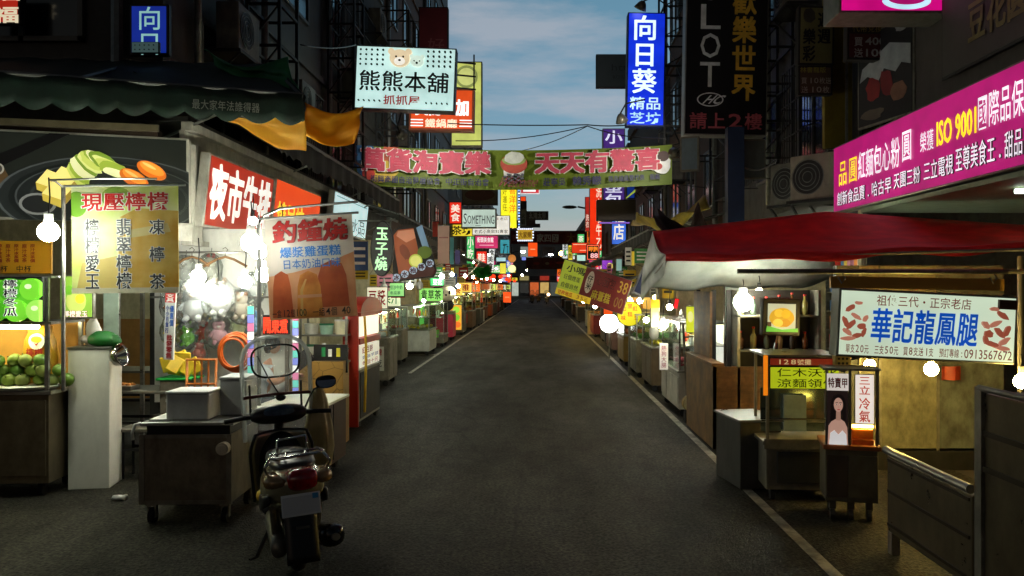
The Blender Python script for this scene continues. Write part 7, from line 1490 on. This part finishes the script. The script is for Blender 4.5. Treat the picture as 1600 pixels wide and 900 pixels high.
# far scooters
for i, (x, y, rz, lb) in enumerate(((1.0, 88, 180, 'distant parked scooter at the end of the road, the right one'), (.2, 97, 170, 'distant parked scooter at the end of the road, the middle one'), (-.7, 92, 185, 'distant parked scooter at the end of the road, the left one'))):
    q = copy_tree(scoot); q.location = (x, y, 0); q.rotation_euler = (0, 0, R(rz)); q['label'] = lb; q['group'] = 'scooters far up the street'
bulb(P(857, 460, 86), .16, lit(255, 210, 150, 10, .01), 'bright lamp low at the far end of the street', .5)
# ---- flood lamps added to light the street banner, set under two big signs
def flood(label, loc, tgt, energy):
    t = thing('added_flood_lamp', label, 'lamp', loc); d = (Vector(tgt) - Vector(loc)).to_track_quat('-Z', 'Y').to_matrix().to_4x4()
    b = MB(); b.loft([[d @ Vector((r * math.cos(q), r * math.sin(q), z)) for q in [k * math.pi / 8 for k in range(16)]] for r, z in ((.04, .16), (.09, .12), (.13, 0))]); b.build('shade', STEELD, t, smooth=True)
    b = MB(); b.loft([[d @ Vector((.11 * math.cos(q), .11 * math.sin(q), z)) for q in [k * math.pi / 8 for k in range(16)]] for z in (-.004, -.01)]); b.build('lens', lit(255, 252, 236, 6.), t)
    b = MB(); b.tube([d @ Vector((0, 0, .15)), d @ Vector((0, .1, .3)), Vector((0, .05, .55))], .018, 6); b.build('arm', IRON, t)
    l = bpy.data.lights.new('flood', 'SPOT'); l.energy = energy; l.color = (1, .96, .86); l.spot_size = R(95); l.spot_blend = .7; l.shadow_soft_size = .1
    o = bpy.data.objects.new('added_flood_light', l); COL.objects.link(o); o.parent = t; o.matrix_local = d @ Matrix.Translation((0, 0, -.05))
flood('added flood lamp under the bear shop sign aimed at the green banner', (-2.9, 17.1, 5.15), (-2.4, 20, 4.95), 330)
flood('added flood lamp under the slot parlour sign aimed at the green banner', (2.9, 17.1, 4.75), (1.6, 20, 5.0), 330)
# ---- shops behind the carts: tube lamps added to brighten them, shelves full of goods
GC = [(206, 60, 50), (230, 190, 60), (70, 150, 80), (226, 224, 214), (60, 110, 170), (220, 130, 60), (200, 130, 160), (120, 80, 50)]
GM = [pt(*c, .4) for c in GC]
def shop_fit(side, Y0, Y1, lb, k):
    x = -7.1 if side < 0 else 7.1; n = Y1 - Y0
    t = thing('tube_lamp', 'added white ceiling tube lamp in the %s' % lb, 'lamp', (x * .86, (Y0 + Y1) / 2, 3.1))
    b = MB(); b.box(-.05, .05, -n * .32, n * .32, .05, .1); b.build('housing', WHITEP, t); b = MB(); b.cyl((0, -n * .31, .02), (0, n * .31, .02), .025, 8); b.build('tube', lit(244, 250, 226, k), t)
    t = thing('goods_shelf', 'tall shelf of coloured goods in the %s' % lb, 'shelf', (x, Y0 + .4, 0))
    b = MB(); w = n - .8
    for z in (.4, .85, 1.3, 1.75, 2.2): b.box(-.15, .15, 0, w, z, z + .03)
    for y in (0, w / 2, w - .03): b.box(-.15, .15, y, y + .03, 0, 2.5)
    b.build('shelf_frame', STEEL, t)
    b = MB()
    for z in (.43, .88, 1.33, 1.78, 2.23):
        y = .06
        while y < w - .2:
            d = random.uniform(.08, .22); b.k = random.randrange(len(GM)); b.box(-.12, .12 * (1 if side > 0 else 1), y, y + d - .01, z, z + random.uniform(.12, .36)); y += d
    tag(b.build('goods', GM, t), kind='stuff')
for Y0, Y1, lb, k in ((17.3, 23.7, 'grey left shop behind the oval sign', 40), (24.3, 31.7, 'brown left shop behind the panda', 40), (32.3, 40.7, 'tall left shop past the magenta sign', 30), (41.3, 54.7, 'low grey left shop past the tall row', 26)): shop_fit(-1, Y0, Y1, lb, k)
for Y0, Y1, lb, k in ((12.3, 19.7, 'grey right shop behind the white bench cart', 46), (20.3, 27.7, 'brown right shop behind the globe lamp', 36), (28.3, 39.7, 'low dark right shop past the globe lamp', 30)): shop_fit(1, Y0, Y1, lb, k)
# ---- price cards, bags and cloths hung along the stalls
rnd = random.Random(5)
CC = {'red': (190, 44, 36), 'yellow': (226, 196, 60), 'white': (226, 224, 214), 'green': (70, 150, 80), 'pink': (214, 130, 150), 'blue': (60, 100, 160)}
for side, X0, nm in ((-1, -3.0, 'left'), (1, 2.25, 'right')):
    for i in range(34):
        Y = 14.5 + i * 1.05 + rnd.random() * .6; cn = rnd.choice(list(CC)); x = X0 + side * rnd.uniform(0, .9); w, h = rnd.uniform(.16, .42), rnd.uniform(.2, .6); z = rnd.uniform(1.65, 2.5)
        t = thing('price_card', 'small %s card hanging among the %s stalls' % (cn, nm), 'card', (x, Y, z), (0, 0, R(rnd.uniform(-30, 30))), 'cards hung along the %s stalls' % nm)
        b = MB(); b.box(-w / 2, w / 2, 0, .008, 0, h); b.build('card', sheet('card_' + cn, CC[cn], .35), t)
        b = MB(); b.tube([(-w / 2, .004, h), (0, .004, h + .15), (w / 2, .004, h)], .005, 4); b.build('string', BLACK, t)
        b = MB()
        for q in range(3): b.box(-w * .35, w * .35, -.003, -.001, h * (.2 + .25 * q), h * (.3 + .25 * q))
        b.build('print', INK if cn in ('yellow', 'white', 'pink') else WH, t)
for i, (px, py, Y, lb) in enumerate(((600, 452, 16.5, 'white plastic bag tied to a post by the steel cart'), (656, 446, 21, 'bundle of white bags hanging over the low white cart'), (1022, 520, 13.4, 'white plastic bag hanging by the bench cart'), (1064, 505, 12.5, 'bundle of pale bags near the end of the plywood wall'))):
    t = thing('plastic_bag', lb, 'bag', P(px, py, Y)); b = MB(); b.ball((0, 0, 0), .09, 14, (1, .7, 1.3), .35); b.tube([(0, 0, .1), (0, 0, .22)], [.04, .012], 8); b.build('bag', sheet('white_plastic', (226, 222, 214), .4), t, smooth=True)
# bulbs added over both stall rows to brighten carts and road
for i, (x, Y, z, r, m) in enumerate(((-3.2, 16.4, 2.3, .06, BW), (-3.4, 20.2, 2.2, .06, BW), (-3.3, 23.4, 2.2, .07, BW), (-3.3, 26.2, 2.3, .06, BW), (-3.2, 29.8, 2.3, .06, BWW), (-3.2, 33.5, 2.3, .06, BWW), (-3.1, 37.0, 2.3, .06, BY), (-3.1, 41.0, 2.3, .06, BWW), (-3.1, 47.5, 2.3, .07, BY), (-3.1, 56, 2.3, .08, BWW))):
    bulb((x + .5, Y, z), r, m, 'added small warm lamp hanging among the left stalls', .5, 'lamps hung along the left stalls')
for i, (x, Y, z, r, m) in enumerate(((2.5, 13.2, 2.0, .06, BW), (2.6, 17.6, 2.1, .05, BWW), (2.6, 23.6, 2.2, .06, BY), (2.6, 28.5, 2.2, .06, BWW), (2.6, 36, 2.2, .07, BY), (2.6, 46, 2.2, .07, BWW))):
    bulb((x, Y, z), r, m, 'added small warm lamp hanging among the right stalls', .5, 'lamps hung along the right stalls')
# street lamps added to brighten the far block, and air conditioners on the dark facades
for i, (x, Y, lb) in enumerate(((-4.0, 122, 'added white street lamp on the left that brightens the far grey block'), (4.0, 132, 'added white street lamp on the right that brightens the far grey block'))):
    t = thing('street_lamp', lb, 'street lamp', (x, Y, 0)); b = MB(); b.cyl((0, 0, 0), (0, 0, 7), .08, 8); b.build('pole', IRON, t)
    b = MB(); b.tube([(0, 0, 7), (-x * .2, 0, 7.3), (-x * .4, 0, 7.3)], .05, 6); b.build('arm', IRON, t); b = MB(); b.ball((-x * .45, 0, 7.2), .22, 12, (1.6, .8, .6)); b.build('lamp_head', lit(230, 240, 250, 120, .01), t)
for i, (s, Y, z) in enumerate(((-1, 11.5, 5.2), (-1, 14.5, 4.9), (-1, 18.6, 6.2), (-1, 21.5, 8.6), (-1, 26, 6.4), (-1, 29.5, 9.4), (-1, 35, 6.6), (1, 13.6, 6.6), (1, 17.5, 5.4), (1, 22, 8.6), (1, 25, 5.2), (1, 31, 5.6), (1, 36, 6.4), (1, 45, 5.4))):
    q = bpy.data.objects.get('air_conditioner.001')
    c = copy_tree(q); c.location = (s * 4.3, Y, z); c.rotation_euler = (0, 0, R(90 if s < 0 else -90)); c['label'] = 'old air conditioner fixed to the dark upper facade'; c['group'] = 'air conditioners on the upper facades'
for i, (s, Y, r) in enumerate(((-1, 10.6, .05), (-1, 13.2, .06), (-1, 17.3, .06), (-1, 20.1, .05), (-1, 24.2, .07), (-1, 32.2, .07), (1, 11.7, .06), (1, 15.6, .05), (1, 20.3, .07), (1, 28.2, .07))):
    b = MB(); b.tube([(0, 0, 0), (0, 0, 4), (.03 * s, .1, 4.4), (.03 * s, .1, 10)], r, 8)
    x = b.build('drainpipe', GALV, None, smooth=True, loc=(s * 4.5, Y, 3.5)); tag(x, 'grey drainpipe running up the dark upper facade', 'pipe', 'drainpipes on the upper facades')
# small glowing signs and lanterns far up both sides
rnd = random.Random(21)
LC = {'red': (240, 50, 30), 'orange': (250, 110, 30), 'yellow': (250, 220, 60), 'white': (236, 240, 236), 'pink': (230, 70, 140), 'blue': (70, 120, 230), 'green': (80, 200, 110)}
for i in range(52):
    s = -1 if i % 2 else 1; Y = 34 + i * 1.75 + rnd.random(); cn = rnd.choice(['red', 'red', 'orange', 'yellow', 'white', 'pink', 'blue', 'green']); x = (-3.3 if s < 0 else 2.7) + s * rnd.uniform(0, 1.2); z = rnd.uniform(2.3, 5.2)
    tall = rnd.random() < .5; w, h = (rnd.uniform(.4, .7), rnd.uniform(1.0, 2.0)) if tall else (rnd.uniform(.7, 1.5), rnd.uniform(.4, .7))
    q = Board('shop_sign', 'small %s lit sign far up the %s side of the street' % (cn, 'left' if s < 0 else 'right'), 'sign', (x, Y, z), w, h, .18, lit(*LC[cn], .85), BLACK, group='small lit signs far up the street', rim=.03)
    q.txt(rnd.choice(['美食', '小吃', '服飾', '冰店', '鞋店', '茶坊']), .12, .1, .88, .9, lit(250, 240, 220, 1.) if cn in ('red', 'blue', 'pink', 'green') else INK, .02, 'v' if tall else 'h'); q.done()
for i in range(16):
    s = -1 if i % 2 else 1; Y = 40 + i * 4.2; t = thing('lantern', 'small red paper lantern hung along the far stalls', 'lantern', ((-2.9 if s < 0 else 2.4) + s * rnd.random() * .5, Y, 2.5 + rnd.random() * .6), group='red lanterns along the far stalls')
    b = MB(); b.ball((0, 0, 0), .2, 14, (1, 1, .85)); b.build('paper', lit(250, 60, 24, 1.6), t, smooth=True); b = MB(); b.cyl((0, 0, .16), (0, 0, .2), .08, 10); b.cyl((0, 0, -.2), (0, 0, -.16), .08, 10); b.build('ring', IRON, t)
    b = MB(); b.tube([(0, 0, .2), (0, 0, .6)], .008, 4); b.build('cord', BLACK, t)
bpy.data.objects.remove(_to); bpy.data.curves.remove(_tc); bpy.data.scenes.remove(_ts)
